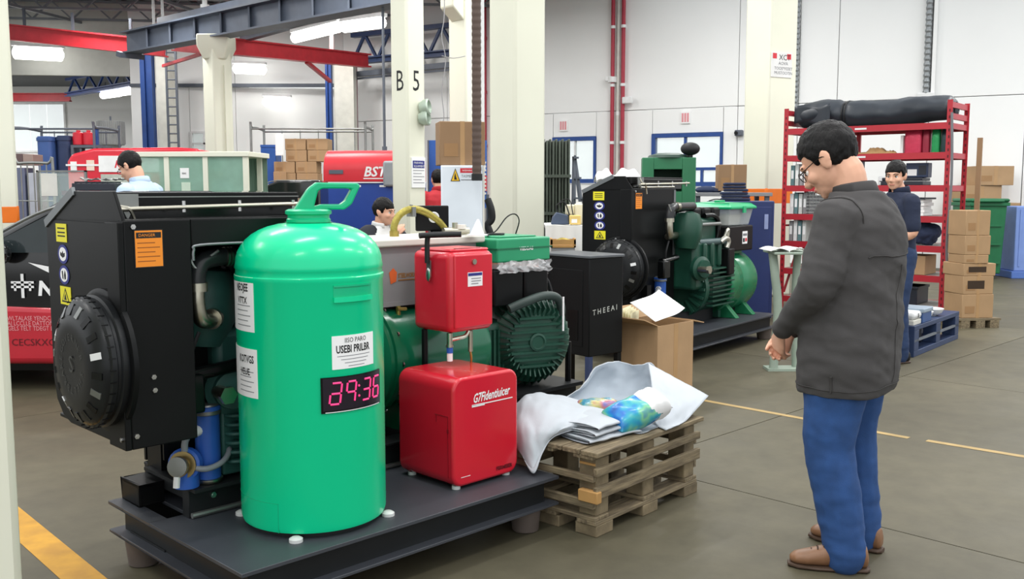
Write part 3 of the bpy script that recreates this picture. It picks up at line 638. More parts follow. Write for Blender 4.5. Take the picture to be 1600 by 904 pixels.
def filters(root):
    c = Vector((.165, -.235, .36))
    MB().lathe([(.048, 0), (.05, .012), (.045, .016), (.045, .255), (.05, .26), (.05, .285), (.03, .292), (.001, .292)], c, n=24).build('oil_filter', FILTB, root)
    MB().lathe([(.049, 0), (.0515, .003), (.0515, .014), (.047, .017)], c, n=24).build('filter_band', CHROMEP, root)
    MB().lathe([(.047, .255), (.0515, .258), (.0515, .27), (.047, .274), (.049, .28), (.04, .293), (.001, .294)], c, n=24).build('filter_cap', DULLST, root)
    d = Vector((.075, -.24, .36))
    MB().cyl(d, d+UP*.065, .045, n=20).lathe([(.05, -.02), (.06, -.01), (.06, .02), (.04, .03)], d+UP*.085, (-.7, -.6, .1), 20).build('pump', FILTB, root)
    MB().lathe([(.05, 0), (.05, .008), (.03, .01), (.03, .03), (.038, .035), (.038, .05), (.02, .055)], d+Vector((-.02, -.018, .088)), (-.7, -.6, .1), 20).build('pump_head', M('brass_worn', (160, 140, 96), .35, .9), root)
    MB().lathe([(.03, 0), (.036, .003), (.036, .01), (.02, .012)], d+Vector((-.055, -.05, .095)), (-.7, -.6, .1), 20).build('pump_flange', DULLST, root)
    MB().cyl(d+Vector((-.06, -.05, .06)), d+Vector((-.065, -.052, .02)), .012, n=8).build('lever', LAMPH, root)
    MB().tube([c+Vector((-.045, -.012, .2)), c+Vector((-.075, -.02, .2)), c+Vector((-.098, -.02, .17)), c+Vector((-.1, -.02, .12)), c+Vector((-.1, -.03, .085))], .0125, 10).build('hose', GREYHOSE, root)
    MB().tube([c+Vector((-.1, -.03, .085)), c+Vector((-.05, -.07, .07)), c+Vector((.02, -.065, .08)), c+Vector((.075, -.02, .105)), c+Vector((.085, .04, .125)), c+Vector((.05, .09, .14))], .011, 10).build('hose', GREYHOSE, root)
    MB().cyl(c+Vector((-.03, -.008, .2)), c+Vector((-.062, -.016, .2)), .02, n=12).build('hose_nut', LAMPH, root)
    MB().cyl(c+Vector((-.1, -.03, .07)), c+Vector((-.1, -.03, .1)), .017, n=10).build('hose_nut', DULLST, root)

def skid(root, x0, x1, y0, y1, zt, zb, hole=None, feet=()):
    "channel-section skid: deck plate, webs set back under the flanges, round feet"
    if hole:
        hx0, hx1, hy0, hy1 = hole
        d = MB().box(x0, x1, y0, hy0, zt-.014, zt).box(x0, x1, hy1, y1, zt-.014, zt).box(x0, hx0, hy0, hy1, zt-.014, zt).box(hx1, x1, hy0, hy1, zt-.014, zt)
    else: d = MB().box(x0, x1, y0, y1, zt-.014, zt)
    d.build('deck_plate', DECK, root, bevel=.0015, seg=1)
    r = .045
    for nm, b in (('web', (x0+r, x1-r, y0+r, y0+r+.012)), ('web', (x0+r, x1-r, y1-r-.012, y1-r)), ('web', (x0+r, x0+r+.012, y0+r+.012, y1-r-.012)), ('web', (x1-r-.012, x1-r, y0+r+.012, y1-r-.012))):
        MB().box(*b, zb+.012, zt-.014).build(nm, SKIDB, root)
    MB().box(x0, x1, y0, y0+.1, zb, zb+.012).box(x0, x1, y1-.1, y1, zb, zb+.012).box(x0, x0+.1, y0+.1, y1-.1, zb, zb+.012).box(x1-.1, x1, y0+.1, y1-.1, zb, zb+.012).build('lower_flange', DECK, root, bevel=.002, seg=1)
    if hole: MB().box(hole[0]-.03, hole[1]+.03, hole[2]-.03, hole[3]+.03, zb+.012, zb+.02).build('sump_tray', SKIDB, root)
    for fx, fy in feet: MB().lathe([(.05, 0), (.056, .004), (.068, zb), (.001, zb)], (fx, fy, 0), n=16).build('foot', RUSTF, root)

# ---------------------------------------------------------------- first set
O1 = on(400, 890, .24)+Vector((-.7071, .7071, 0))*.85; O1.z = 0
G1 = thing('diesel_generator', 'black shrouded diesel generator carrying a tall green tank on its skid', 'generator', O1, 45, 'diesel generator sets')
def g1(x, y, z=0): return O1+Vector(((x-y)*.70711, (x+y)*.70711, z))
skid(G1, -.05, 1.43, -.85, .17, .24, .115, (.02, .1, -.19, .04), [(.03, .05), (.03, -.78), (1.34, -.74), (1.34, .1)])
for y0 in (-.25, .12):
    MB().box(.075 if y0 < 0 else .11, 1.43, y0, y0+.05, .24, .345).box(.075 if y0 < 0 else .11, 1.43, y0-.03, y0+.08, .345, .357).build('base_rail', SKIDB, G1, bevel=.002, seg=1)
MB().cyl((.08, -.262, .252), (1.4, -.262, .252), .011, n=8).build('edge_rod', DULLST, G1)
MB().box(.1, .14, -.17, .17, .29, .357).box(.075, .3, -.3, .12, .345, .358).build('cross_plate', SKIDB, G1)
MB().box(.0, .1, .0, .16, .31, .325).box(.0, .012, .0, .16, .24, .325).box(.0, .1, .0, .012, .24, .325).build('bracket', BLACK, G1, bevel=.003)
bolt((.17, -.25, .31), (0, -1, 0), .012, G1)
radiator(G1); engine(G1, .215, .95, TEALG); filters(G1)
txt('2', .05, WINK, G1, (.285, -.37, 1.165), (1, 0, 0), UP)
MB().box(.27, .5, -.368, -.36, 1.06, 1.24).build('inner_panel', BLACKG, G1); MB().box(.12, 1.0, .2, .215, .36, 1.33).build('rear_panel', BLACK, G1); MB().box(.03, .28, -.16, -.15, .45, 1.2).build('belt_guard', BLACK, G1)
# tower under radiator
MB().box(.1, .15, .02, .14, .3, .6).build('radiator_stand', BLACK, G1); MB().box(-.1, .2, .02, .14, .56, .59).build('radiator_bracket', BLACK, G1)
# alternator
alt_c = (1.02, -.02, .69)
MB().lathe([(.1, -.07), (.2, -.07), (.25, -.02), (.25, .05), (.236, .06), (.236, .55), (.22, .6), (.16, .62), (.001, .62)], alt_c, (1, 0, 0), 40).build('alternator', ALTG, G1)
MB().lathe([(.25, .0), (.262, .004), (.262, .03), (.25, .034)], alt_c, (1, 0, 0), 40).build('alternator_ring', ALTG, G1)
for k in range(12):
    t = 2*PI*k/12; bolt((1.055, -.02+.256*math.cos(t), .69+.256*math.sin(t)), (1, 0, 0), .01, G1)
for xx in (1.14, 1.5): MB().prism([(-.2, 0), (.2, 0), (.13, .12), (-.13, .12)], .05, (xx, -.02, .357), (0, 1, 0), (0, 0, 1), (1, 0, 0)).build('alternator_foot', ALTG, G1, bevel=.004)
# rear frame and finned blower motor
for y0 in (-.27, .15): MB().box(1.44, 2.2, y0, y0+.05, .315, .435).box(1.44, 2.22, y0-.03, y0+.08, .435, .45).box(1.44, 2.22, y0-.03, y0+.08, .3, .315).build('rear_rail', SKIDB, G1, bevel=.002, seg=1)
MB().box(2.15, 2.2, -.22, .15, .3, .435).box(1.5, 2.22, -.3, .23, .445, .455).build('rear_cross_member', SKIDB, G1)
for fx, fy in ((2.14, -.24), (2.14, .18), (1.6, -.24), (1.6, .18)): MB().cyl((fx, fy, 0), (fx, fy, .3), .04, n=12).build('foot', RUSTF, G1)
mc = Vector((1.99, -.04, .69)); md = Vector((-.36, -1, 0)).normalized()     # motor axis points out past the near rail
ma, mb_ = basis(md)
mt = MB().lathe([(.16, -.3), (.2, -.28), (.205, .1), (.2, .15)], mc, md, 36).build('blower_motor', DGREEN, G1)
bell = MB().lathe([(.2, .15), (.21, .155), (.21, .185), (.17, .215), (.11, .235), (.001, .24)], mc, md, 36).build('end_bell', DGREEN, G1)
for k in range(38):
    t = 2*PI*k/38; d = ma*math.cos(t)+mb_*math.sin(t)
    MB().bar(mc+d*.214+md*.13, mc+d*.15+md*.24, .007, .05, d).build('radial_fin', DGREEN, bell)
for k in range(8):
    hh = -.12+.24*k/7; wd = math.sqrt(.15**2-hh*hh*.9)
    MB().bar(mc+md*.238+mb_*hh-ma*wd, mc+md*.238+mb_*hh+ma*wd, .012, .016, md).build('grille_bar', DGREEN, bell)
MB().lathe([(.045, .235), (.045, .252), (.035, .256), (.03, .25), (.001, .25)], mc, md, 20).build('badge', DGREEN, bell)
for k in range(14):
    t = PI*.55+k*.13; d = ma*math.cos(t)+mb_*math.sin(t); MB().bar(mc+d*.21-md*.25, mc+d*.21+md*.1, .01, .03, d).build('body_fin', DGREEN, mt)
MB().cbox(mc+Vector((-.03, .04, .21)), (.34, .3, .06)).build('motor_saddle', DGREEN, G1, bevel=.02)
MB().box(1.9, 2.08, -.12, .1, .45, .52).build('motor_foot', DGREEN, G1, bevel=.01)
MB().box(1.62, 1.86, -.16, .16, .4, .8).build('coupling_housing', DGREEN, G1, bevel=.04)
for k in range(7): MB().box(1.64+.03*k, 1.652+.03*k, -.175, -.16, .42, .76).build('louvre', DGREEN, G1)
# black junction boxes and loop on the motor
MB().box(1.66, 1.86, -.22, .12, .88, 1.06).box(1.87, 2.04, -.22, .12, .88, 1.05).build('terminal_box', BLACK, G1, bevel=.012)
MB().tube([(1.72, -.26, .87), (1.8, -.29, .9), (1.93, -.29, .92), (2.03, -.29, .9), (2.07, -.28, .83), (2.06, -.26, .76)], .022, 10).build('air_duct', M('duct_dark', (44, 58, 54), .5), G1)
MB().cyl((2.03, -.33, .74), (2.03, -.33, .91), .005, n=6).build('gauge_tube', WHITEP, G1)
MB().tube([(2.04, -.1, 1.0), (2.1, -.14, .99), (2.13, -.16, .9), (2.12, -.2, .75)], .009, 8).build('cable', RUBBER, G1)
MB().cyl((2.17, -.24, .45), (2.17, -.24, .66), .016, n=8).build('stay_rod', BLACK, G1)

# ---------------------------------------------------------------- second set
R2 = 52.0; cr, sr = math.cos(math.radians(R2)), math.sin(math.radians(R2))
pc = on(1214, 490, .24); O2 = pc-Vector((cr, sr, 0))*1.7*1.1-Vector((-sr, cr, 0))*(-.55*1.1); O2.z = 0; O2.x += .0
G2 = thing('diesel_generator', 'smaller looking black shrouded diesel generator with bright green alternator behind the black cabinet', 'generator', O2, R2, 'diesel generator sets')
G2['label'] = 'black shrouded diesel generator with clear tub over its bright green alternator'
G2.scale = (1.1, 1.1, 1.08)
skid(G2, -.1, 1.7, -.55, .35, .225, .1, None, [(.05, -.45), (1.61, -.47), (1.61, .25)])
for y0 in (-.25, .12): MB().box(.0, 1.66, y0, y0+.05, .225, .33).build('base_rail', SKIDB, G2)
radiator(G2, True); engine(G2, .47, .95, DGREEN, False, -.2); filters(G2)
MB().box(-.06, .0, -.25, .15, .24, .6).build('radiator_stand', BLACK, G2)
# ribbed bell housing with horizontal fins, then the smooth alternator drum
MB().lathe([(.05, 0), (.24, .0), (.24, .06), (.22, .08), (.22, .5)], (.62, -.16, .52), (1, 0, 0), 36).build('bell_housing', DGREEN, G2)
for k in range(9): MB().bar((.7, -.39, .38+.038*k), (1.1, -.39, .38+.038*k), .06, .012).build('cooling_fin', DGREEN, G2)
for k in range(20):
    t = 2*PI*k/20; d = Vector((0, math.cos(t), math.sin(t))); MB().bar(Vector((.6, -.16, .52))+d*.12, Vector((.6, -.16, .52))+d*.235, .02, .02, d.cross(Vector((1, 0, 0)))).build('ring_tooth', DGREEN, G2)
MB().lathe([(.2, 0), (.275, 0), (.282, .01), (.282, .05), (.274, .056), (.274, .24), (.272, .243), (.274, .246), (.274, .52), (.25, .58), (.16, .61), (.001, .61)], (1.05, -.14, .53), (1, 0, 0), 44).build('alternator', ALTG2, G2)
for xx in (1.15, 1.48): MB().prism([(-.28, 0), (.28, 0), (.15, .14), (-.15, .14)], .07, (xx, -.14, .226), (0, 1, 0), (0, 0, 1), (1, 0, 0)).build('alternator_foot', ALTG2, G2, bevel=.005)
MB().box(1.05, 1.1, -.3, .2, .24, .42).build('support_stay', DGREEN, G2)
MB().box(.94, 1.05, -.44, -.34, .62, .84).build('relay_box', BLACK, G2, bevel=.01)
MB().tube([(.72, -.32, 1.12), (.84, -.34, 1.12), (.92, -.34, 1.08), (.93, -.34, .98), (.92, -.33, .9)], .02, 10).build('breather_hose', BLACKG, G2)
MB().cyl((.55, -.36, 1.05), (.92, -.36, 1.05), .016, n=10).build('fuel_rail', DULLST, G2)
MB().tube([(.86, -.4, .9), (.9, -.42, .93), (.96, -.42, .91), (.95, -.41, .85)], .022, 8).build('foil_wrap', M('crumpled_foil', (210, 208, 196), .3, .8, bump=.6, bscale=50), G2)
MB().tube([(.93, -.4, .93), (.95, -.42, 1.0), (.98, -.4, .92)], .016, 8).build('foil_wrap', MATS['crumpled_foil'], G2)
MB().cbox((1.36, -.14, .8), (.4, .26, .08)).build('box_saddle', ALTG2, G2, bevel=.01)
MB().box(1.1, 1.58, -.36, .06, .8, 1.02).build('control_box', BLACK, G2, bevel=.012)
plate(G2, 'rating_label', WHITEP, (1.36, -.3605, .86), (1, 0, 0), UP, .1, .11); plate(G2, 'label_print', INK, (1.37, -.3618, .875), (1, 0, 0), UP, .035, .035); plate(G2, 'label_print', REDINK, (1.415, -.3618, .88), (1, 0, 0), UP, .035, .03)
plate(G2, 'label_print', GREYINK, (1.37, -.3618, .93), (1, 0, 0), UP, .08, .02)
def g2(x, y, z=0): return O2+Vector((x*cr-y*sr, x*sr+y*cr, 0))*1.1+Vector((0, 0, z*1.08))
# ================================================================ things on the first skid
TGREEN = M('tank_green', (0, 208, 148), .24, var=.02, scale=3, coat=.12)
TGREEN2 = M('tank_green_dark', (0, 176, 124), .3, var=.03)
MAGLED = M('magenta_led', (226, 56, 120), .4, emit=.55)
DIMLED = M('led_panel', (30, 22, 34), .25, var=.1)
TZ = 1.075
TANK = thing('gas_tank', 'tall glossy green tank with carry handle and red digit display', 'tank', g1(.425, -.54, .24), 0)
TANK.scale = (1, 1, TZ)
TR = .262
# body profile (metres above the skid)
prof = [(.001, .012), (TR-.03, .012), (TR-.005, .02), (TR, .035), (TR, .82), (TR+.003, .825), (TR+.003, .838), (TR-.002, .842), (TR-.002, .858), (TR+.001, .862), (TR-.002, .875)]
for k in range(1, 10):
    t = PI/2*k/10; prof.append(((TR-.002)*math.cos(t)**.75, .875+.135*math.sin(t)))
prof += [(.085, 1.009), (.001, 1.01)]
body = MB().lathe(prof, n=72)
tb = body.build('body', TGREEN, TANK, smooth=50)
MB().lathe([(.078, 1.0), (.078, 1.018), (.074, 1.022), (.074, 1.032), (.082, 1.036), (.082, 1.046), (.07, 1.052), (.001, 1.052)], n=36).build('neck', TGREEN2, TANK)
# carry handle: slanted loop, square section, leaning to the right
HX = Vector((.93, .37, 0)); o = Vector((-.012, 0, 1.04))
outer = [(-.06, -.012), (.03, -.01), (.06, .012), (.155, .012), (.185, .035), (.225, .122), (.045, .125), (.012, .1)]
inner = [(.03, .015), (.06, .034), (.14, .034), (.158, .048), (.187, .1), (.068, .1), (.05, .09)]
hp = MB()
n_ = 56
def ringpt(poly, t):
    L = [math.dist(poly[i], poly[(i+1) % len(poly)]) for i in range(len(poly))]; s = t*sum(L)
    for i, l in enumerate(L):
        if s <= l: a, b = poly[i], poly[(i+1) % len(poly)]; return (a[0]+(b[0]-a[0])*s/l, a[1]+(b[1]-a[1])*s/l)
        s -= l
    return poly[0]
hv = Vector((-HX.y, HX.x, 0))*.022
def angpts(poly, c=(.11, .068)):
    out = []
    for k in range(n_):
        t = 2*PI*k/n_; dx, dy = math.cos(t), math.sin(t); best = None
        for i in range(len(poly)):
            (x1, y1), (x2, y2) = poly[i], poly[(i+1) % len(poly)]
            ex_, ey_ = x2-x1, y2-y1; den = dx*ey_-dy*ex_
            if abs(den) < 1e-9: continue
            u = ((x1-c[0])*ey_-(y1-c[1])*ex_)/den; v = ((x1-c[0])*dy-(y1-c[1])*dx)/den
            if u > 0 and -1e-6 <= v <= 1+1e-6: best = max(best or 0, u)
        out.append((c[0]+dx*best, c[1]+dy*best))
    return out
outer, inner = [(x*.9, z*.8) for x, z in outer], [(x*.9, z*.8) for x, z in inner]
po, pi = angpts(outer, (.099, .054)), angpts(inner, (.099, .054))
vs = [o+HX*x+UP*z+sg*hv for sg in (-1, 1) for poly in (po, pi) for x, z in poly]
fs = []
for k in range(n_):
    j = (k+1) % n_
    fs += [(k, j, n_+j, n_+k), (2*n_+k, 3*n_+k, 3*n_+j, 2*n_+j), (k, 2*n_+k, 2*n_+j, j), (n_+k, n_+j, 3*n_+j, 3*n_+k)]
hp.add(vs, fs).build('handle', TGREEN2, TANK, bevel=.005, smooth=30)
def arcplate(a0, a1, z0, z1, r, mat, name, th=.0015, parent=TANK, n=14):
    "plate curved round the tank; angles in degrees, -90 faces the camera"
    vs = []; fs = []
    for k in range(n+1):
        t = math.radians(a0+(a1-a0)*k/n)
        for rr in (r, r+th):
            for z in (z0, z1): vs.append((rr*math.cos(t), rr*math.sin(t), z))
    for k in range(n):
        i = 4*k; fs += [(i+2, i+6, i+7, i+3), (i, i+1, i+5, i+4), (i+1, i+3, i+7, i+5), (i, i+4, i+6, i+2)]
    fs += [(0, 2, 3, 1), (4*n, 4*n+1, 4*n+3, 4*n+2)]
    return MB().add(vs, fs).build(name, mat, parent, smooth=30)
def arctext(body_, size, mat, a_start, z, r, parent, sx=1, bold=0):
    ob = txt(body_, size, mat, parent, (0, 0, 0), (1, 0, 0), (0, 1, 0), off=0, sx=sx, bold=bold)
    bm = bmesh.new(); bm.from_mesh(ob.data); bmesh.ops.subdivide_edges(bm, edges=[e for e in bm.edges if e.calc_length() > .012], cuts=2); bm.to_mesh(ob.data); bm.free()
    for v in ob.data.vertices:
        t = math.radians(a_start)+v.co.x/r; v.co = Vector((r*math.cos(t), r*math.sin(t), z+v.co.y))
    return ob
view = math.degrees(math.atan2(-TANK.location.y, -TANK.location.x))          # bearing of the camera from the tank
A = lambda d: view+d
r1 = TR+.001
# three white labels
for z0, z1, big, big2, a0, a1 in ((.665, .84, 'NEOJEE', 'V7TX', -95, -46), (.452, .61, 'KOTVGS', 'VEUE', -93, -44)):
    l = arcplate(A(a0), A(a1), z0, z1, TR, WHITEP, 'paper_label')
    arctext(big, .034, INK, A(a1-24), z1-.045, r1+.0012, l, sx=.72, bold=.0008); arctext(big2, .03, INK, A(a1-22), z1-.085, r1+.0012, l, sx=.9, bold=.0006)
    for k in range(5): arcplate(A(a1-24), A(a1-4-3*(k % 2)), z0+.018+.016*k, z0+.0205+.016*k, TR+.0016, GREYINK, 'text_line', .0004, l)
l = arcplate(A(15), A(54), .548, .655, TR, WHITEP, 'paper_label')
arctext('IISO PARO', .022, INK, A(25), .632, r1+.0012, l, sx=.9); arctext('USEBI PRILBR', .034, INK, A(18), .6, r1+.0012, l, sx=.72, bold=.0008)
for k in range(4): arcplate(A(19+3*k), A(49-2*k), .588-.011*k, .590-.011*k, TR+.0016, GREYINK, 'text_line', .0004, l)
# display
l = arcplate(A(6), A(62), .41, .525, TR-.002, BLACKG, 'display', .008); arcplate(A(7.5), A(60.5), .418, .522, TR+.0055, DIMLED, 'display_window', .001, l)
arcplate(A(9), A(60), .411, .4135, TR+.006, LAMPH, 'display_trim', .0008, l)
SEG = {'3': 'abgcd', '4': 'fgbc', '6': 'afgedc', 'A': 'abgedc', '7': 'gfbcq'}
def digit(code, a0, z0, wdeg, h, sl=2.0):
    r = TR+.0068; out = []
    def seg(x0, z0_, x1, z1_, vert):
        n = 4; pts = []
        for k in range(n+1):
            t = k/n; x = x0+(x1-x0)*t; z = z0_+(z1_-z0_)*t; ang = math.radians(A(a0+x*wdeg+sl*(z/h))); pts.append((r*math.cos(ang), r*math.sin(ang), z0+z))
        MB().tube(pts, .0034, 6, 1).build('led_segment', MAGLED, l)
    S = {'a': (.1, h, .9, h, 0), 'g': (.1, h/2, .9, h/2, 0), 'd': (.1, 0, .9, 0, 0), 'f': (0, h*.55, 0, h*.95, 1), 'e': (0, h*.05, 0, h*.45, 1), 'b': (1, h*.55, 1, h*.95, 1), 'c': (1, h*.05, 1, h*.45, 1)}
    for k in code: seg(*S[k])
digit('abgcde', 12, .438, 8, .068); digit('fgbca', 24.5, .438, 7.5, .068); digit('abgcd', 39, .438, 7.5, .068); digit('afgedc', 50.5, .438, 7, .068)
for z in (.455, .488):
    t_ = math.radians(A(36.2)); MB().ball(((TR+.007)*math.cos(t_), (TR+.007)*math.sin(t_), z), .004, 8, 6).build('led_dot', MAGLED, l)
# recessed grip pocket: raised rim with a sloping dark shelf
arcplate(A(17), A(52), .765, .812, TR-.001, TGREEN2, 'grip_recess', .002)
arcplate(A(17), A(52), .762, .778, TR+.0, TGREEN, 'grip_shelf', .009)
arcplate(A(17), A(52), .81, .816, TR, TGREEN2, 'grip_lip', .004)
arcplate(A(-88), A(-28), .115, .1165, TR, TGREEN2, 'door_seam', .0006); arcplate(A(-28.5), A(-28), .02, .1165, TR, TGREEN2, 'door_seam', .0006)
PADM = M('clear_pad', (206, 208, 206), .3, var=.05)
for d in (-14, 77, -103, 165):
    t_ = math.radians(A(d)); c = Vector(((TR+.01)*math.cos(t_), (TR+.01)*math.sin(t_), 0))
    MB().loft([(c+UP*.0, .024), (c+UP*.01, .024), (c+UP*.016, .014)], 16).build('foot_pad', PADM, TANK)
MB().lathe([(TR-.04, 0), (TR-.03, 0), (TR-.03, .012), (TR-.04, .012)], n=40).build('base_ring', RUBBER, TANK)

# ---------------------------------------------------------------- red heater cabinet
REDG = M('red_gloss', (206, 30, 48), .22, var=.03, coat=.4)
REDM = M('red_enamel', (208, 36, 54), .3, var=.04, coat=.2)
H = thing('heater_cabinet', 'low glossy red cabinet with rounded top edges on the grey skid', 'cabinet', g1(.965, -.705, .24), 45)
MB().prism(rrect(0, .365, .012, .455, .05, 6), .35, (0, .0, 0), (1, 0, 0), (0, 0, 1), (0, 1, 0)).build('body', REDG, H, bevel=.012, seg=3)
for fx in (.04, .32):
    for fy in (.03, .31): MB().cyl((fx, fy, 0), (fx, fy, .014), .018, n=12).build('foot', PADM, H)
# side door seam on the left face (x=0 side) and lettering on the right-hand face (y=0 side)
MB().box(-.002, .002, .03, .032, .05, .3).box(-.002, .002, .03, .11, .3, .302).box(-.002, .002, .1, .102, .27, .3).box(-.003, .002, .026, .036, .235, .25).build('door_seam', M('dark_red_seam', (140, 16, 30), .4), H)
txt('G7Fidentiuicer', .052, WINK, H, (.105, -.0005, .345), (1, 0, .04), UP, 'lettering', sx=.66, shear=.3, bold=.0012)
MB().box(.1, .33, -.002, -.0005, .333, .337).build('underline', WINK, H)
MB().box(.1, .17, -.002, -.0005, .328, .338).build('underline', WINK, H)
txt('FERMEIER', .022, M('dark_red_print', (90, 10, 20), .5), H, (.235, -.0005, .04), (1, 0, 0), UP, 'lettering', bold=.0008)
MB().box(.04, .09, -.0015, -.0003, .05, .052).build('scratch', WINK, H)

# ---------------------------------------------------------------- red box on a post
import math as _m
BX = thing('red_fuel_box', 'red enamel box with a black T handle held up on a thin post', 'box', g1(1.14, -.495, .25), 45)
z0, z1 = .585, .93
MB().box(0, .255, 0, .255, z0, z1).build('case', REDM, BX, bevel=.03, seg=4)
MB().box(.018, .237, -.008, .004, z0+.02, z1-.014).build('door', REDM, BX, bevel=.012, seg=3)
MB().cbox((.13, .12, z1+.004), (.22, .2, .012)).build('lid', REDM, BX, bevel=.006)
MB().box(.05, .2, .03, .034, z1+.008, z1+.012).build('lid_slot', BLACK, BX)
MB().cyl((.125, -.008, z1-.045), (.125, -.016, z1-.045), .012, n=14).build('lock', CHROMEP, BX)
plate(BX, 'rating_label', WHITEP, (.09, -.0085, z1-.15), (1, 0, 0), UP, .085, .06); plate(BX, 'label_heading', NAVYINK, (.092, -.0097, z1-.105), (1, 0, 0), UP, .08, .012)
for k in range(3): plate(BX, 'print', GREYINK, (.11, -.0097, z1-.14+.011*k), (1, 0, 0), UP, .055-.015*(k == 0), .003)
hs = MB().bar((-.012, .125, z1-.11), (-.012, .125, z1-.04), .026, .006, (1, 0, 0)).build('hasp', DULLST, BX)
MB().ball((-.014, .125, z1-.1), (.01, .015, .03), 10, 8).build('hasp_loop', STEEL, BX)
hd = MB(); hx = -.02
hd.tube([(hx, .125, z1-.05), (hx, .125, z1+.035), (hx, .12, z1+.06)], .0115, 10, 2); hd.tube([(hx-.03, .14, z1+.066), (hx, .12, z1+.068), (.08, .02, z1+.072)], .0125, 10, 3)
hd.build('t_handle', RUBBER, BX)
MB().cyl((.02, .195, 0), (.02, .195, z0), .014, n=10).build('post', BLACK, BX); MB().cyl((.02, .195, 0), (.02, .195, .01), .05, n=16).build('post_base', BLACK, BX)
MB().cyl((.02, .03, z0-.05), (.02, .03, z0), .013, n=12).cyl((.02, .03, z0-.06), (.02, .03, z0-.05), .017, n=12).build('outlet', CHROMEP, BX)
MB().cyl((.02, .03, z0-.085), (.02, .03, z0-.06), .014, n=12).build('nozzle_ring', FILTB, BX); MB().cyl((.02, .03, z0-.12), (.02, .03, z0-.085), .0125, n=12).build('nozzle', WHITEP, BX)
MB().tube([(.02, .03, z0-.03), (.06, .02, z0-.025), (.1, .02, z0-.02), (.12, .02, z0)], .009, 8).cyl((.13, .02, z0-.09), (.13, .02, z0), .011, n=10).build('bypass_pipe', CHROMEP, BX)
MB().tube([(.13, .02, z0-.09), (.135, .02, z0-.12), (.14, .03, z0-.16)], .005, 6).build('drain_wire', M('brass', (170, 150, 80), .4, .8), BX)

# ---------------------------------------------------------------- grey trough on the alternator
GREYP = M('grey_enamel', (142, 142, 144), .4, var=.05); CREAML = M('cream_lid', (218, 216, 206), .45, var=.04)
T = thing('grey_trough', 'long grey metal trough with cream rim above the green alternator', 'trough', g1(1.0, -.14, .925), 45)
MB().box(0, .62, 0, .3, .0, .27).build('tub', GREYP, T, bevel=.008)
MB().box(-.03, .65, -.03, .33, .265, .3).build('rim', CREAML, T, bevel=.008)
MB().box(.02, .6, -.004, 0, .0, .02).build('skirt', GREYP, T)
MB().prism([(0, 0), (.03, .01), (.035, .05), (.015, .07), (-.008, .05)], .002, (.1, -.003, .1), (1, 0, 0), (0, 0, 1), (0, 1, 0)).build('shield_logo', M('orange_logo', (222, 104, 52), .5), T)
txt('STEELWORX', .028, M('brown_print', (150, 104, 50), .5), T, (.142, -.0005, .125), (1, 0, 0), UP, 'lettering', sx=.62, bold=.001); plate(T, 'print', MATS['brown_print'], (.142, -.0015, .112), (1, 0, 0), UP, .11, .005)
MB().cyl((.14, -.002, -.04), (.14, -.002, .0), .011, n=10).cyl((.12, -.02, -.01), (.17, -.02, -.015), .008, n=8).build('drain_tap', M('brass', (170, 150, 80), .4, .8), T)
MB().box(.07, .55, .02, .28, -.012, .0).build('mount_pad', BLACK, T)
MB().box(.3, .34, -.02, .0, -.005, .03).build('white_clip', WHITEP, T)
# hose and display on the trough
HOSE = M('brass_braided_hose', (158, 146, 70), .38, .5, var=.2, scale=80)
t = thing('braided_hose', 'arched brass coloured hose rising from the grey trough', 'hose', g1(1.25, .02, 1.225), 45)
MB().tube([(0, 0, 0), (.0, 0, .05), (.03, -.005, .1), (.09, -.015, .125), (.16, -.03, .11), (.22, -.05, .07), (.25, -.06, .035), (.26, -.065, .005)], .017, 12).build('hose', HOSE, t)
MB().cyl((.085, -.015, .105), (.09, -.015, .145), .008, n=8).cbox((.09, -.015, .112), (.02, .045, .045)).build('hose_clip', DULLST, t)
for p in ((0, 0, .0), (.262, -.066, .0)): MB().cyl(p, Vector(p)+UP*.025, .022, n=12).build('end_nut', M('brass', (170, 150, 80), .4, .8), t)
t = thing('small_monitor', 'small black screen with round silver badge above the red box', 'monitor', g1(1.47, -.02, 1.225), 20)
MB().box(-.1, .06, -.012, .012, .02, .14).build('screen_case', BLACK, t, bevel=.006); MB().box(-.03, .03, -.04, .04, 0, .02).build('stand', BLACK, t, bevel=.004)
MB().lathe([(.001, .004), (.018, .004), (.022, .006), (.026, .004), (.026, 0)], (-.015, -.012, .085), (0, -1, 0), 24).build('badge', LAMPH, t)
t = thing('valve_manifold', 'small steel valve fitting lying on the trough rim', 'valve', g1(1.5, -.12, 1.226), 30)
MB().cyl((-.06, 0, .02), (.07, 0, .02), .018, n=12).build('body', CHROMEP, t); MB().cyl((0, 0, .02), (0, 0, .06), .013, n=10).build('stem', CHROMEP, t); MB().cyl((.03, 0, .03), (.03, 0, .05), .026, n=12).build('cap', CREAML, t)

# ---------------------------------------------------------------- green tool case wrapped in film, on the junction boxes
CASEG = M('case_green', (38, 150, 104), .4, var=.05)
t = thing('tool_case', 'flat green case with thin wire on top of the black junction boxes', 'case', g1(1.66, -.24, 1.062), 45)
MB().box(0, .37, 0, .32, .03, .145).build('body', CASEG, t, bevel=.008)
MB().box(-.006, .376, -.006, .326, .095, .1).build('lid_seam', M('case_green_dark', (24, 110, 76), .4), t)
MB().box(.06, .32, .05, .27, .145, .153).build('raised_lid', CASEG, t, bevel=.005)
txt('VIEDDAS', .024, WINK, t, (.15, -.0005, .085), (1, 0, 0), UP, 'lettering', bold=.0008)
MB().tube([(.1, .2, .152), (.16, .18, .17), (.22, .16, .24), (.28, .16, .255), (.32, .17, .22), (.325, .2, .152)], .0035, 6).build('wire', RUBBER, t)
MB().tube([(.05, .12, .158), (.09, .15, .16), (.14, .13, .16), (.2, .16, .158)], .006, 6).build('wire', RUBBER, t)
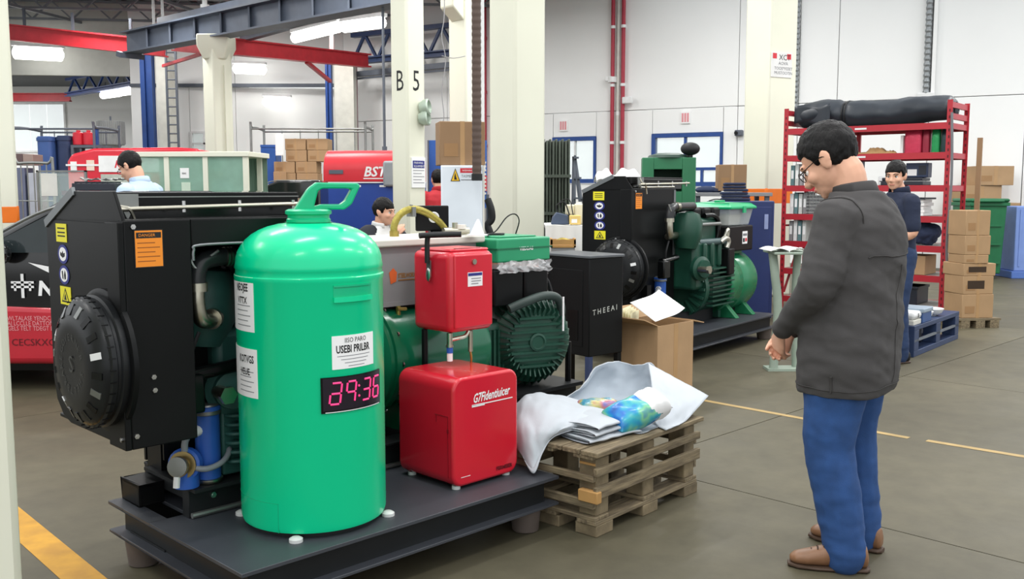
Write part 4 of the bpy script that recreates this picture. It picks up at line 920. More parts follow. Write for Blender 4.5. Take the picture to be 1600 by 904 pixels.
FILM = M('plastic_film', (215, 216, 218), .12, var=.1, trans=.0, alpha=.55, bump=.9, bscale=30)
MB().grid(lambda u, v: Vector((-.01+.37*u+.012*math.sin(v*9), -.016-.014*fbm(Vector((u*9, v*2, 5)), 1, 3), .035-.055*v+.012*fbm(Vector((u*6, 2, v)), 1, 2))), 60, 6).build('plastic_film', FILM, t)
MB().box(.02, .35, .02, .3, .0, .03).build('foam_pad', FILM, t)
t = thing('paper_cone', 'small white paper cone standing behind the red box', 'cone', g1(1.55, -.22, 1.228), 0)
MB().loft([((0, 0, 0), .035), ((.0, 0, .006), .033), ((.003, 0, .055), .014), ((.004, 0, .075), .004)], 14).build('cone', WHITEP, t); MB().cyl((0, 0, 0), (0, 0, .004), .05, n=14).build('rim', WHITEP, t)

# ================================================================ black cabinet on legs
CB = on(918, 639, 0); cb0 = at(920, 560, 6.2)
t = thing('control_cabinet', 'tall black steel cabinet on legs beside the finned motor', 'cabinet', (cb0.x, cb0.y, 0), 40)
zb, zt = at(920, 558, 6.2).z, at(920, 404, 6.2).z
# local: x = right-hand face direction, y = left-hand face direction (away)
MB().box(0, .315, 0, .5, zb, zt).build('body', BLACK, t, bevel=.006)
MB().box(-.008, .323, -.008, .508, zt, zt+.018).build('top_plate', M('cabinet_top_grey', (84, 88, 92), .35, var=.08), t, bevel=.004)
MB().box(-.003, 0, .06, .36, zb+.06, zt-.08).build('side_door', BLACK, t, bevel=.002)
MB().box(-.006, -.003, .1, .2, zb+.1, zb+.3).build('vent_panel', BLACKG, t)
for lx, ly in ((.02, .02), (.29, .02), (.02, .47), (.29, .47)): MB().box(lx-.018, lx+.018, ly-.018, ly+.018, 0, zb).build('leg', M('navy_leg', (46, 58, 92), .5) if lx < .1 and ly < .1 else BLACK, t)
txt('T H E E A I', .05, M('silver_print', (176, 178, 172), .4), t, (.03, -.0005, (zb+zt)/2-.05), (1, 0, .1), UP, 'lettering', bold=.0006)
for zz in (zb+.1, zt-.12): bolt((-.001, .4, zz), (-1, 0, 0), .008, t)

# ================================================================ cardboard carton with papers
cp = on(1026, 628, 0); t = thing('carton', 'open brown cardboard carton with loose flaps behind the white sacks', 'carton', (cp.x, cp.y, 0), 45)
zt = .52; wx, wy, th = .42, .36, .008
MB().box(0, wx, 0, th, 0, zt).build('side', CARD, t); MB().box(0, wx, wy-th, wy, 0, zt).build('side', CARD, t); MB().box(0, th, th, wy-th, 0, zt).build('side', CARD, t); MB().box(wx-th, wx, th, wy-th, 0, zt).build('side', CARD, t); MB().box(th, wx-th, th, wy-th, 0, th).build('bottom', CARD, t)
MB().prism([(0, 0), (wy, 0), (wy-.02, .17), (.02, .17)], th, (0, 0, zt), (0, 1, 0), Vector((-.75, 0, .3)), (.3, 0, .75)).build('flap', CARD, t)
MB().prism([(0, 0), (wx, 0), (wx-.02, .16), (.02, .16)], th, (0, wy, zt), (1, 0, 0), Vector((0, .7, .5)), (0, -.5, .7)).build('flap', CARD, t)
MB().prism([(0, 0), (wy, 0), (wy-.02, .17), (.02, .17)], th, (wx, 0, zt), (0, 1, 0), Vector((.95, 0, -.2)), (.2, 0, .95)).build('flap', CARD, t)
MB().box(wx*.45, wx*.56, -.001, 0, 0, zt).build('tape_strip', TAPE, t)
PAP = M('office_paper', (238, 238, 236), .7, var=.02)
t = thing('paper_sheet', 'large white sheet of paper lying slanted on the open carton', 'paper', Vector((cp.x, cp.y, zt+.008))+Vector((.0, .22, 0)), 28)
MB().grid(lambda u, v: Vector((-.1+.25*u, -.16+.3*v, .02+.09*u*u+.1*v+.01*math.sin(5*u))), 10, 10).build('sheet', PAP, t, solid=.002)
MB().grid(lambda u, v: Vector((.05+.06*u, -.1+.06*v, .0205+.06*(.62+.17*u)**2+.07*(.22+.14*v)+.01*math.sin(5*(.62+.17*u)))), 2, 2).build('pencil_sketch', GREYINK, t) if False else None
t = thing('paper_sheet', 'cream paper bundle tucked into the back of the open carton', 'paper', Vector((cp.x-.12, cp.y+.33, .42)), 60)
for k in range(4): MB().grid(lambda u, v: Vector((-.11+.22*u, .02*k-.02+.03*u, .16*v+.01*k)), 4, 4).build('leaf', M('cream_paper', (232, 226, 190), .7), t, solid=.004)
# ================================================================ people
def eloft(mb, rings, n=20, pw=2.3):
    "rings of (centre, half-width vector, half-depth vector): closed superelliptic loft"
    vs = []; fs = []
    for c, a, b in rings:
        c, a, b = Vector(c), Vector(a), Vector(b)
        for k in range(n):
            t = 2*PI*k/n; ct, st = math.cos(t), math.sin(t)
            vs.append(c+a*math.copysign(abs(ct)**(2/pw), ct)+b*math.copysign(abs(st)**(2/pw), st))
    m = len(rings)
    for i in range(m-1):
        for k in range(n):
            j = (k+1) % n; fs.append((i*n+k, i*n+j, (i+1)*n+j, (i+1)*n+k))
    fs += [tuple(range(n-1, -1, -1)), tuple(range((m-1)*n, m*n))]
    mb.add(vs, fs); return mb
def limb(mb, pts, n=14):
    "smooth tapering limb through (point, radius)"
    P = [(Vector(p), r) for p, r in pts]; out = []
    for i in range(len(P)-1):
        p0, p1, p2, p3 = P[max(i-1, 0)][0], P[i][0], P[i+1][0], P[min(i+2, len(P)-1)][0]
        for k in range(4):
            t = k/4; q = .5*((2*p1)+(p2-p0)*t+(2*p0-5*p1+4*p2-p3)*t*t+(3*p1-p0-3*p2+p3)*t**3); out.append((q, P[i][1]+(P[i+1][1]-P[i][1])*t))
    out.append(P[-1]); mb.loft(out, n)
    mb.ball(P[0][0], P[0][1]*.98, 12, 8); mb.ball(P[-1][0], P[-1][1]*.98, 12, 8)
def remesh(mb, name, mat, parent, voxel, smooth=4, fold=None):
    me = bpy.data.meshes.new('tmp'); me.from_pydata(mb.v, [], mb.f)
    bm = bmesh.new(); bm.from_mesh(me); bmesh.ops.remove_doubles(bm, verts=bm.verts, dist=1e-5); bmesh.ops.recalc_face_normals(bm, faces=bm.faces); bm.to_mesh(me); bm.free()
    o = bpy.data.objects.new('tmp', me)
    md = o.modifiers.new('r', 'REMESH'); md.mode = 'VOXEL'; md.voxel_size = voxel
    if smooth: sm = o.modifiers.new('s', 'SMOOTH'); sm.factor = .5; sm.iterations = smooth
    res = bake(o); res.name = name; res.materials.clear(); res.materials.append(mat)
    if fold:
        nv = [(v.co.copy(), v.normal.copy()) for v in res.vertices]
        for v, (c, nn) in zip(res.vertices, nv): v.co = c+nn*fold(c)
    res.shade_smooth()
    ob = bpy.data.objects.new(name, res); COL.objects.link(ob); ob.parent = parent; return ob
SKIN = M('skin', (222, 170, 142), .5, var=.05, scale=12)
HAIR = M('black_hair', (16, 14, 14), .5, var=.3, scale=60, bump=.5, bscale=120, stretch=(1, 1, .25), spec=.25)
EYEW = M('eye_white', (236, 232, 226), .25, var=.02); EYEB = M('eye_brown', (36, 24, 20), .2, var=.02); LIP = M('lips', (186, 112, 100), .5, var=.05)
BROWNL = M('brown_leather', (128, 92, 66), .42, var=.12, scale=14, bump=.06, bscale=60)
SOLE = M('dark_sole', (74, 56, 44), .6)
def hand(mb, wrist, d, nrm, side, curl=.5, sc=1.0):
    "palm with five separate fingers; d = pointing direction, nrm = back of hand, side = +1 when the thumb lies towards d x nrm"
    d, nrm = Vector(d).normalized(), Vector(nrm); nrm = (nrm-d*nrm.dot(d)).normalized(); s = d.cross(nrm)*side; w = Vector(wrist)
    eloft(mb, [(w-d*.03*sc, s*.027*sc, nrm*.02*sc), (w+d*.02*sc, s*.034*sc, nrm*.016*sc), (w+d*.06*sc, s*.041*sc, nrm*.015*sc), (w+d*.095*sc, s*.04*sc, nrm*.013*sc)], 14)
    for k, (ln, off) in enumerate(((.07, .03), (.08, .0105), (.075, -.0105), (.058, -.03))):
        p = w+d*(.088-.006*abs(k-1))*sc+s*off*sc; dd = d.copy(); pts = [(p, .0095*sc)]
        for j, f in enumerate((.45, .32, .23)):
            ax = s*-side if False else nrm.cross(dd).normalized()
            dd = (Matrix.Rotation(curl*(.7+.2*j), 3, dd.cross(nrm)) @ dd) if False else (dd*math.cos(curl*(.8+.2*j))-((nrm-dd*nrm.dot(dd)).normalized())*math.sin(curl*(.8+.2*j))).normalized()
            p = p+dd*ln*f*sc; pts.append((p, (.0088-.0009*j)*sc))
        limb(mb, pts, 8)
    p = w+d*.03*sc+s*.034*sc; td = (d*.92+s*.3-nrm*.2).normalized(); pts = [(p-s*.012*sc, .014*sc), (p+td*.035*sc, .011*sc), (p+td*.035*sc+(td*.6+d*.4-nrm*.2)*.03*sc, .0095*sc), (p+td*.035*sc+(td*.5+d*.5-nrm*.35)*.055*sc, .0082*sc)]
    limb(mb, pts, 8)

def person(label, loc, rz, H=1.72, head_pitch=0, head_yaw=0, head_off=(0, .03), armL=None, armR=None, legs=None, sit=False, top='long', mats=None, voxel=.008, hem=.66, wide=1.0, handL=None, handR=None, group=None, hairstyle=0, foot_dir=None, face=True, fold_amp=.005, glasses=False, head_scale=1.0, deep=0, neck=1.0, leg_w=1.0):
    "local frame: forward +Y, right +X.  arms = (shoulder, elbow, wrist)"
    mats = mats or {}
    root = thing('person', label, 'person', loc, rz, group)
    k = H/1.72; up = Vector((0, 0, 1))
    drop = .385 if sit else 0.0
    def S(p): return Vector(p)*k-up*drop
    sk = MB(); cl = MB(); pt = MB()
    X, Y = Vector((1, 0, 0)), Vector((0, 1, 0))
    # torso
    def tor(mb, rows, g, dz=0):
        eloft(mb, [(S((0, y, z)), X*(hw+g)*k*wide, Y*(hd+g+deep)*k) for z, hw, hd, y in rows], 26, 2.5)
    rows = [(.80, .15, .105, 0), (.92, .165, .12, -.01), (1.04, .15, .115, 0), (1.16, .16, .12, 0), (1.28, .175, .118, -.005), (1.37, .175, .1, -.015), (1.425, .13, .08, -.015), (1.46, .07, .065, -.005)]
    tor(sk, rows, -.012)
    # neck and head
    hc = S((head_off[0]*1, head_off[1], 1.60)); hc.z -= 0
    Rm = Matrix.Rotation(math.radians(head_yaw), 3, 'Z') @ Matrix.Rotation(math.radians(-head_pitch), 3, 'X')
    def Hd(x, y, z): return hc+Rm @ (Vector((x, y, z))*k*head_scale)
    limb(sk, [(S((0, -.02, 1.40)), .062*k*neck), (S((head_off[0]*.3, -.015+head_off[1]*.25, 1.47)), .058*k*neck), (Hd(0, -.03, -.07), .054*k*neck), (Hd(0, -.015, -.01), .055*k)])
    def hball(c, r, n=20, m=14):
        mm = MB(); mm.ball((0, 0, 0), [q*k*head_scale for q in r], n, m); cc = Hd(*c)
        sk.add([cc+Rm @ Vector(v) for v in mm.v], mm.f)
    hball((0, -.012, .03), (.076, .096, .092)); hball((0, .022, -.03), (.066, .072, .082)); hball((0, .045, -.075), (.045, .045, .04)); hball((0, .074, -.095), (.024, .018, .018))
    hball((0, .084, .022), (.052, .014, .014)); 
    for s in (-1, 1):
        hball((s*.04, .06, -.03), (.024, .03, .024)); hball((s*.077, -.008, -.012), (.011, .02, .033), 12, 8); hball((s*.084, -.018, .0), (.006, .017, .026), 12, 8)
    n0 = MB(); n0.loft([((0, .09, .012), .008), ((0, .1, -.01), .010), ((0, .112, -.033), .0145), ((0, .1, -.042), .012)], 10)
    sk.add([Hd(*v) for v in n0.v], n0.f)
    for s in (-1, 1): hball((s*.012, .098, -.037), (.009, .01, .008), 8, 6)
    hball((0, .09, -.062), (.024, .012, .008), 12, 8); hball((0, .088, -.074), (.02, .012, .008), 12, 8)
    # arms
    for sgn, arm, hnd in ((-1, armL, handL), (1, armR, handR)):
        arm = arm or ((sgn*.19, -.01, 1.385), (sgn*.235, -.02, 1.11), (sgn*.225, .05, .87))
        a, e, w = [S(q) for q in arm]
        limb(sk, [(a, .05*k), ((a+e)/2, .046*k), (e, .04*k), ((e+w)/2, .036*k), (w, .026*k)])
        d = (w-e).normalized(); hd_, hn, hs, cu = hnd or (d, Vector((sgn, 0, 0)), 1, .35)
        thumb_side = hs
        hand(sk, w+d*.02, hd_, hn, thumb_side, cu, k)
        if top == 'long':
            limb(cl, [(a+Vector((-sgn*.05, 0, -.02)), .07*k*wide), (a, .074*k*wide), ((a+e)/2, .07*k*wide), (e, .061*k*wide), ((e+w)/2, .056*k), (w-d*.01, .046*k)])
        else:
            limb(cl, [(a+Vector((-sgn*.05, 0, -.02)), .068*k), (a, .068*k), (a+(e-a)*.4, .066*k), (a+(e-a)*.8, .066*k)])
    # legs
    for sgn in (-1, 1):
        if sit: L = [(sgn*.09, 0, .9), (sgn*.12, .42, .91), (sgn*.12, .4, .53)]
        else: L = legs[0 if sgn < 0 else 1] if legs else [(sgn*.09, 0, .9), (sgn*.1, .02, .5), (sgn*.1, -.02, .09)]
        a, kn, an = [S(q) for q in L]
        limb(sk, [(a, .085*k), ((a+kn)/2, .072*k), (kn, .054*k), ((kn+an)/2, .05*k), (an, .036*k)])
        limb(sk, [(an, .036*k), (an+Vector((0, .05, -.04))*k, .034*k), (an+Vector((0, .12, -.055))*k, .025*k)])
        lw_ = leg_w; limb(pt, [(a+up*.03, .112*k*lw_), (a-up*.02*k, .114*k*lw_), ((a+kn)/2, .104*k*lw_), (kn, .083*k*lw_), ((kn+an)/2, .078*k*lw_), (an+up*.01, .07*k*lw_), (an-up*.035, .066*k*lw_)])
        fd = Vector(foot_dir[0 if sgn < 0 else 1]) if foot_dir else Vector((sgn*.15, 1, 0)).normalized()
        fl = Vector((fd.y, -fd.x, 0)); b = Vector((an.x, an.y, 0)) if not sit else Vector((an.x, an.y, an.z-.09*k))
        sh = MB(); hgt = 1.15
        eloft(sh, [(b-fd*.088+up*.045, fl*.02, up*.018), (b-fd*.08+up*.055, fl*.034, up*.042), (b-fd*.03+up*.066, fl*.042, up*.056), (b+fd*.03+up*.066, fl*.043, up*.056), (b+fd*.08+up*.05, fl*.045, up*.038), (b+fd*.14+up*.04, fl*.047, up*.028), (b+fd*.18+up*.036, fl*.036, up*.022), (b+fd*.2+up*.032, fl*.016, up*.012)], 18, 2.2)
        so = remesh(sh, 'shoe', mats.get('shoe', BROWNL), root, .006, 3)
        sm = MB(); eloft(sm, [(b-fd*.093+up*.009, fl*.02, up*.009), (b-fd*.08+up*.009, fl*.037, up*.009), (b+fd*.0+up*.009, fl*.045, up*.009), (b+fd*.1+up*.009, fl*.05, up*.009), (b+fd*.17+up*.01, fl*.042, up*.009), (b+fd*.207+up*.011, fl*.017, up*.008)], 16, 3); sm.build('sole', SOLE, so)
        for q in range(4):
            c = b+fd*(.055+.022*q)+up*(.106-.012*q); MB().tube([c-fl*.022-up*.004, c+up*.003, c+fl*.022-up*.004], .003, 6, 4).build('lace', SOLE, so)
    seatrow = [(.82, .17, .13, -.01), (.92, .178, .135, -.01), (1.0, .168, .125, 0)]
    tor(pt, seatrow, .008)
    body = remesh(sk, 'body', mats.get('skin', SKIN), root, voxel, 3)
    nz = random.random()*50
    def pf(co):
        q = Vector((co.x*5+nz, co.y*5, co.z*16)); return .006*fbm(Vector((co.x*6+nz+co.z*3, co.y*6, co.z*9)), 1, 3)+.004*max(0, .25-abs(co.z-.14))*noise.noise(Vector((co.x*9+co.z*8, co.y*9+nz, co.z*34)))*4
    remesh(pt, 'trousers', mats.get('bottom', M('denim', (44, 82, 140), .75)), root, max(voxel, .009), 5, pf)
    if top == 'long':
        crow = [(hem, .19, .14, 0), (hem+.02, .195, .145, 0), (.8, .2, .15, -.005), (.95, .195, .15, -.005), (1.1, .19, .148, -.01), (1.24, .19, .145, -.018), (1.34, .185, .128, -.03), (1.41, .15, .1, -.03), (1.45, .1, .082, -.02), (1.475, .078, .075, -.01)]
    else:
        crow = [(.92, .178, .132, 0), (1.04, .168, .13, 0), (1.16, .175, .132, 0), (1.28, .188, .13, -.005), (1.37, .185, .112, -.015), (1.425, .14, .09, -.015), (1.46, .085, .075, -.005)]
    tor(cl, crow, .006)
    def cf(co):
        a = .9*fbm(Vector((co.x*4+co.z*6+nz, co.y*4-co.z*3, co.z*5)), 1.3, 3)
        return fold_amp*a-abs(.3*fold_amp*noise.noise(Vector((co.x*8-co.z*14, co.y*9+nz, co.z*8))))
    clo = remesh(cl, 'jacket' if top == 'long' else 'shirt', mats['top'], root, max(voxel, .009), 5, cf)
    # collar
    cb = MB(); base = [S((0, -.012, 1.452)), S((head_off[0]*.2, -.012+head_off[1]*.14, 1.5))]
    n = 28; vs = []; fs = []
    for i, (c, g) in enumerate(((base[0], 1.12), (base[1], 1.0), (base[1]+Vector((0, 0, .004)), .93), (base[0]+Vector((0, 0, .0)), .98))):
        for q in range(n+1):
            t = math.radians(-250+320*q/n-0) if False else math.radians(115+310*q/n); vs.append(c+X*math.cos(t)*.079*k*g+Y*math.sin(t)*.08*k*g+up*(.012*math.sin(t)*-1 if i in (1, 2) else 0))
    for i in range(3):
        for q in range(n): fs.append((i*(n+1)+q, i*(n+1)+q+1, (i+1)*(n+1)+q+1, (i+1)*(n+1)+q))
    cb.add(vs, fs).build('collar', mats.get('collar', mats['top']), clo, solid=.006)
    # hair: a cap that sinks below the skin outside the hairline
    hb = MB(); hb.ball((0, 0, 0), 1, 56, 40); vs = []
    for v in hb.v:
        x, y, z = v; p = Vector((x*.084, -.014+y*.105, .032+z*.1)); 
        fz = .055 if p.y > .055 else (-.012-.0*p.y if p.y > .005 else -.02-.9*(-(p.y-.005))*1.0)
        if hairstyle == 1: fz = .03 if p.y > .05 else fz
        if p.y > .035 and p.y <= .055: fz = .012+.04*(p.y-.035)/.02
        fz = max(fz, -.085); t = max(0, min(1, (p.z-fz)/.022+.5)); t = t*t*(3-2*t)
        nn = .0045*noise.noise(Vector((x*7, y*7, z*3+nz)))+.0025*noise.noise(Vector((x*26, y*26, z*7)))
        sc = (.86+.14*t)+(nn/.09)*t
        if t > .5 and z > .3: sc += .05*max(0, z-.3)
        q = Vector((x*.084*sc, -.014+y*.105*sc, .032+z*.1*sc)); vs.append(Hd(*q))
    MB().add(vs, hb.f).build('hair', HAIR, root, smooth=180)
    if face:
        for s in (-1, 1):
            e = MB(); mm = MB(); mm.ball((0, 0, 0), .0125*k, 12, 8); c = Hd(s*.031, .0745, -.002); e.add([c+Vector(v) for v in mm.v], mm.f).build('eye', EYEW, body)
            mm = MB(); mm.ball((0, 0, 0), .0062*k, 10, 6); c = Hd(s*.031, .0838, -.002); MB().add([c+Vector(v) for v in mm.v], mm.f).build('iris', EYEB, body)
            MB().tube([Hd(s*.014, .094, .019), Hd(s*.032, .092, .025), Hd(s*.05, .08, .02)], .0035*k, 6).build('eyebrow', HAIR, body)
            MB().tube([Hd(s*.018, .0855, .004), Hd(s*.032, .087, .0085), Hd(s*.045, .079, .003)], .0022*k, 6).build('eyelid', HAIR, body)
        MB().tube([Hd(-.022, .093, -.067), Hd(0, .1015, -.0665), Hd(.022, .093, -.067)], .0035*k, 6).build('mouth', LIP, body)
    if glasses:
        g = MB()
        for s in (-1, 1):
            pts = [Hd(s*.034+.024*math.cos(t)*1.05, .103, -.004+.018*math.sin(t)) for t in [2*PI*q/16 for q in range(17)]]; g.loft([(p, .0018) for p in pts], 6, False)
            g.tube([Hd(s*.058, .102, .002), Hd(s*.078, .06, .004), Hd(s*.088, 0, .006), Hd(s*.087, -.02, -.006)], .002, 6)
        g.tube([Hd(-.01, .104, 0), Hd(0, .107, .003), Hd(.01, .104, 0)], .002, 6); gl = g.build('glasses', BLACKG, root)
        for s in (-1, 1):
            pts = [Hd(s*.034+.024*math.cos(t), .103, -.004+.0175*math.sin(t)) for t in [2*PI*q/16 for q in range(16)]]; MB().add(pts, [tuple(range(16))]).build('lens', M('clear_lens', (230, 236, 236), .05, alpha=.15), gl)
    root['_k'] = k
    return root, clo, Hd
DENIM = M('denim', (40, 74, 126), .85, var=.16, scale=14, bump=.12, bscale=260)
JACK = M('charcoal_jacket', (70, 68, 68), .9, var=.07, scale=9, bump=.1, bscale=320)
JACKC = M('charcoal_collar', (66, 64, 64), .85, var=.05)
# the man in the charcoal jacket, facing left and slightly away, head bowed, hands together in front
MC = Vector((1.305, 3.68, 0)); RZ1 = 50
def tolocal(w, c=MC, rz=RZ1):
    a = math.radians(rz); dx, dy = w[0]-c.x, w[1]-c.y; return (dx*math.cos(a)+dy*math.sin(a), -dx*math.sin(a)+dy*math.cos(a))
al = tolocal((1.265, 3.53)); ar = tolocal((1.41, 3.76))
fdL = tolocal((MC.x-.96, MC.y+.2)); fdR = tolocal((MC.x-.8, MC.y+.62))
man1, jk, Hd1 = person('man in charcoal jacket and blue jeans standing with bowed head', MC, RZ1, 1.67, head_pitch=36, head_yaw=3, head_off=(-.015, .1), head_scale=1.13, deep=.02, neck=1.18, leg_w=1.17,
    armL=((-.215, -.02, 1.375), (-.28, .02, 1.12), (-.13, .225, .92)), armR=((.215, -.02, 1.375), (.27, .03, 1.12), (.03, .25, .9)),
    handL=((.45, .25, -.85), (-.8, .5, -.2), 1, .5), handR=((-.5, .2, -.8), (.8, .5, -.1), -1, .5),
    legs=([(-.095, 0, .88), (al[0]*.95, .01, .48), (al[0], al[1], .085)], [(.095, 0, .88), (ar[0]*.9, .02, .48), (ar[0], ar[1], .085)]),
    foot_dir=(Vector((*fdL, 0)).normalized(), Vector((*fdR, 0)).normalized()), mats=dict(top=JACK, bottom=DENIM, collar=JACKC), voxel=.0055, hem=.685, wide=1.24, fold_amp=.011, glasses=True)
# seams on the jacket, laid on its surface
def project(ob, pts, off=.0015):
    bv = BVHTree.FromPolygons([v.co for v in ob.data.vertices], [p.vertices for p in ob.data.polygons]); out = []
    for p in pts:
        l, n, i, d = bv.find_nearest(Vector(p)); out.append(l+n*off)
    return out
SEAM = M('dark_seam', (58, 56, 55), .85)
def seam(pts, r=.0025, nm='seam'): MB().tube(project(jk, pts), r, 6, 2).build(nm, SEAM, jk)
seam([(x, -.2, 1.2-.25*x*x) for x in [-.24+.03*k for k in range(17)]])
seam([(0, -.3, z) for z in [.70+.04*k for k in range(12)]], .0011)
seam([(-.19-.03*abs(math.sin(t)), -.02+.09*math.cos(t), 1.33+.1*math.sin(t)) for t in [-1.0+.25*k for k in range(18)]], .0025)
seam([(-.27, -.03, z) for z in [.685+.012*k for k in range(6)]], .005, 'vent_slit')
seam([(.25*math.cos(t), .2*math.sin(t), .7) for t in [2*PI*k/40 for k in range(41)]], .0018, 'hem_stitch')
# man in navy polo by the rack, arms folded low
NAVY = M('navy_cotton', (34, 42, 64), .85, var=.1, bump=.05, bscale=200)
p2 = at(1400, 290, 8.0)
person('man in navy polo shirt standing in front of the red rack', (p2.x+.02, 8.0, 0), 100, 1.67, head_pitch=6, head_yaw=40, head_off=(0, .03),
    armL=((-.19, -.01, 1.385), (-.24, .0, 1.12), (-.05, .2, 1.02)), armR=((.19, -.01, 1.385), (.245, .02, 1.11), (.03, .22, .98)), top='short', mats=dict(top=NAVY, bottom=M('navy_trousers', (40, 58, 92), .85), shoe=RUBBER), voxel=.008, hairstyle=1)
# man in pale blue shirt behind the first generator, looking down
PBLUE = M('pale_blue_cotton', (188, 208, 232), .8, var=.05)
p3 = at(204, 290, 8.55)
person('man in pale blue shirt looking down behind the black generator', (p3.x+.06, 8.6, 0), 72, 1.77, head_pitch=32, head_yaw=6, head_off=(0, .09), mats=dict(top=PBLUE, bottom=M('dark_trousers', (50, 52, 58), .85), shoe=RUBBER), voxel=.009, glasses=True)
# young man in white shirt and dark vest sitting behind the trough
WSH = M('white_cotton', (232, 232, 230), .8, var=.04)
p4 = at(596, 340, 9.0)
pr, pc_, Hd4 = person('young man in white shirt with dark sleeves sitting behind the grey trough', (p4.x, 9.0, -.0), -125, 1.74, head_pitch=5, head_yaw=12, head_off=(0, .035), sit=True,
    armL=((-.18, 0, 1.38), (-.23, .12, 1.15), (-.1, .3, 1.1)), armR=((.18, 0, 1.38), (.22, .16, 1.14), (.12, .24, 1.36)), mats=dict(top=WSH, bottom=M('dark_trousers', (50, 52, 58), .85), shoe=RUBBER), voxel=.009, hairstyle=1, fold_amp=.002)
pr.location.z = .0
for s in (-1, 1):
    q = [Vector((s*.13, -.02, 1.05)), Vector((s*.2, 0, 1.02)), Vector((s*.225, .08, .9)), Vector((s*.225, .14, .8))]
    mb = MB(); limb(mb, [(q[0], .07), (q[1], .084), (q[2], .081), (q[3], .078)]); mb.build('dark_sleeve', M('dark_vest', (34, 36, 44), .8), pr)
t = thing('stool', 'low black stool under the young man in white shirt', 'stool', (p4.x, 9.0, 0), 0)
MB().cyl((0, 0, .34), (0, 0, .375), .17, n=24).build('seat', RUBBER, t)
for a in range(4): MB().cyl((.1*math.cos(a*PI/2), .1*math.sin(a*PI/2), .34), (.15*math.cos(a*PI/2), .15*math.sin(a*PI/2), 0), .014, n=8).build('leg', DULLST, t)
# person in red behind the column
p5 = at(685, 290, 11.9)
person('person in red top half hidden between the lettered column and the white cabinet', (p5.x, 11.9, 0), 20, 1.68, mats=dict(top=M('red_cotton', (186, 44, 54), .8), bottom=M('dark_trousers', (50, 52, 58), .85), shoe=RUBBER), voxel=.011)
# ================================================================ weathered pallet crate and white sacks
WOOD = M('weathered_wood', (132, 118, 92), .85, var=.25, scale=9, bump=.3, bscale=30, stretch=(1, 1, 1), rgb2=(104, 92, 72))
WOODL = M('fresh_cut_wood', (184, 142, 86), .8, var=.12)
def wood_dir(name, st): return M(name, (136, 122, 96), .85, var=.2, scale=7, bump=.25, bscale=20, stretch=st, rgb2=(100, 88, 70))
WX, WY = wood_dir('weathered_wood_long', (1, 9, 9)), wood_dir('weathered_wood_cross', (9, 1, 9))
pk = on(931, 838, 0); PAL = thing('pallet_crate', 'tall weathered wooden pallet crate carrying white sacks', 'pallet', (pk.x, pk.y, 0), 49)
PW, PD = .80, .52
for x in (0, .35, .7):
    for y in (0, .2, .42): MB().box(x-.012, x+.108, y-.012, y+.1, 0, .05).build('foot_block', WOOD, PAL, bevel=.004)
    for y in (0, .42): MB().box(x, x+.09, y, y+.09, .085, .33).build('corner_block', WOOD, PAL, bevel=.005)
for y in (-.012, .2, .42):
    MB().box(-.02, PW, y, y+.1, .05, .068).build('bottom_board', WX, PAL, bevel=.003)
for x in (-.02, .34, .7): MB().box(x, x+.1, -.01, PD, .068, .085).build('cross_board', WY, PAL, bevel=.003)
for z0, z1 in ((.165, .215), (.262, .296)):
    MB().box(-.024, PW+.01, -.022, -.001, z0, z1).build('side_slat', WX, PAL, bevel=.003); MB().box(-.024, PW+.01, .522, .543, z0, z1).build('side_slat', WX, PAL, bevel=.003)
for z0, z1 in ((.12, .155), (.235, .262)):
    MB().box(-.024, -.001, .0, PD, z0, z1).build('end_slat', WY, PAL, bevel=.003); MB().box(PW-.01, PW+.012, .0, PD, z0, z1).build('end_slat', WY, PAL, bevel=.003)
MB().box(-.035, -.001, -.03, .07, .15, .2).build('patch_block', WOODL, PAL, bevel=.004)
MB().box(-.004, .0, .005, .085, .3, .31).build('chip', WOODL, PAL)
for k in range(3): MB().box(-.03, PW+.02, .0+.21*k, .1+.21*k, .33, .346).build('stringer_board', WX, PAL, bevel=.003)
for k in range(6): MB().box(-.035+.001*(k % 3), PW+.025-.004*(k % 2), -.03+.096*k, .058+.096*k, .346, .366+.001*(k % 2)).build('deck_board', WX, PAL, bevel=.003)
SACK = M('white_woven_sack', (186, 192, 198), .8, var=.03, scale=5, bump=.08, bscale=180)
SACK_SHADE = M('sack_inner_shade', (168, 178, 188), .8, var=.04)  # darker sack colour, holds the shade inside the open mouth
def spl(P, t, closed=False):
    n = len(P); s = t*(n if closed else n-1); i = int(s); f = s-i
    if not closed and i >= n-1: i, f = n-2, 1.0
    g = (lambda j: P[j % n]) if closed else (lambda j: P[max(0, min(n-1, j))])
    p0, p1, p2, p3 = g(i-1), g(i), g(i+1), g(i+2)
    return .5*((2*p1)+(p2-p0)*f+(2*p0-5*p1+4*p2-p3)*f*f+(3*p1-p0-3*p2+p3)*f**3)
ZP = .368
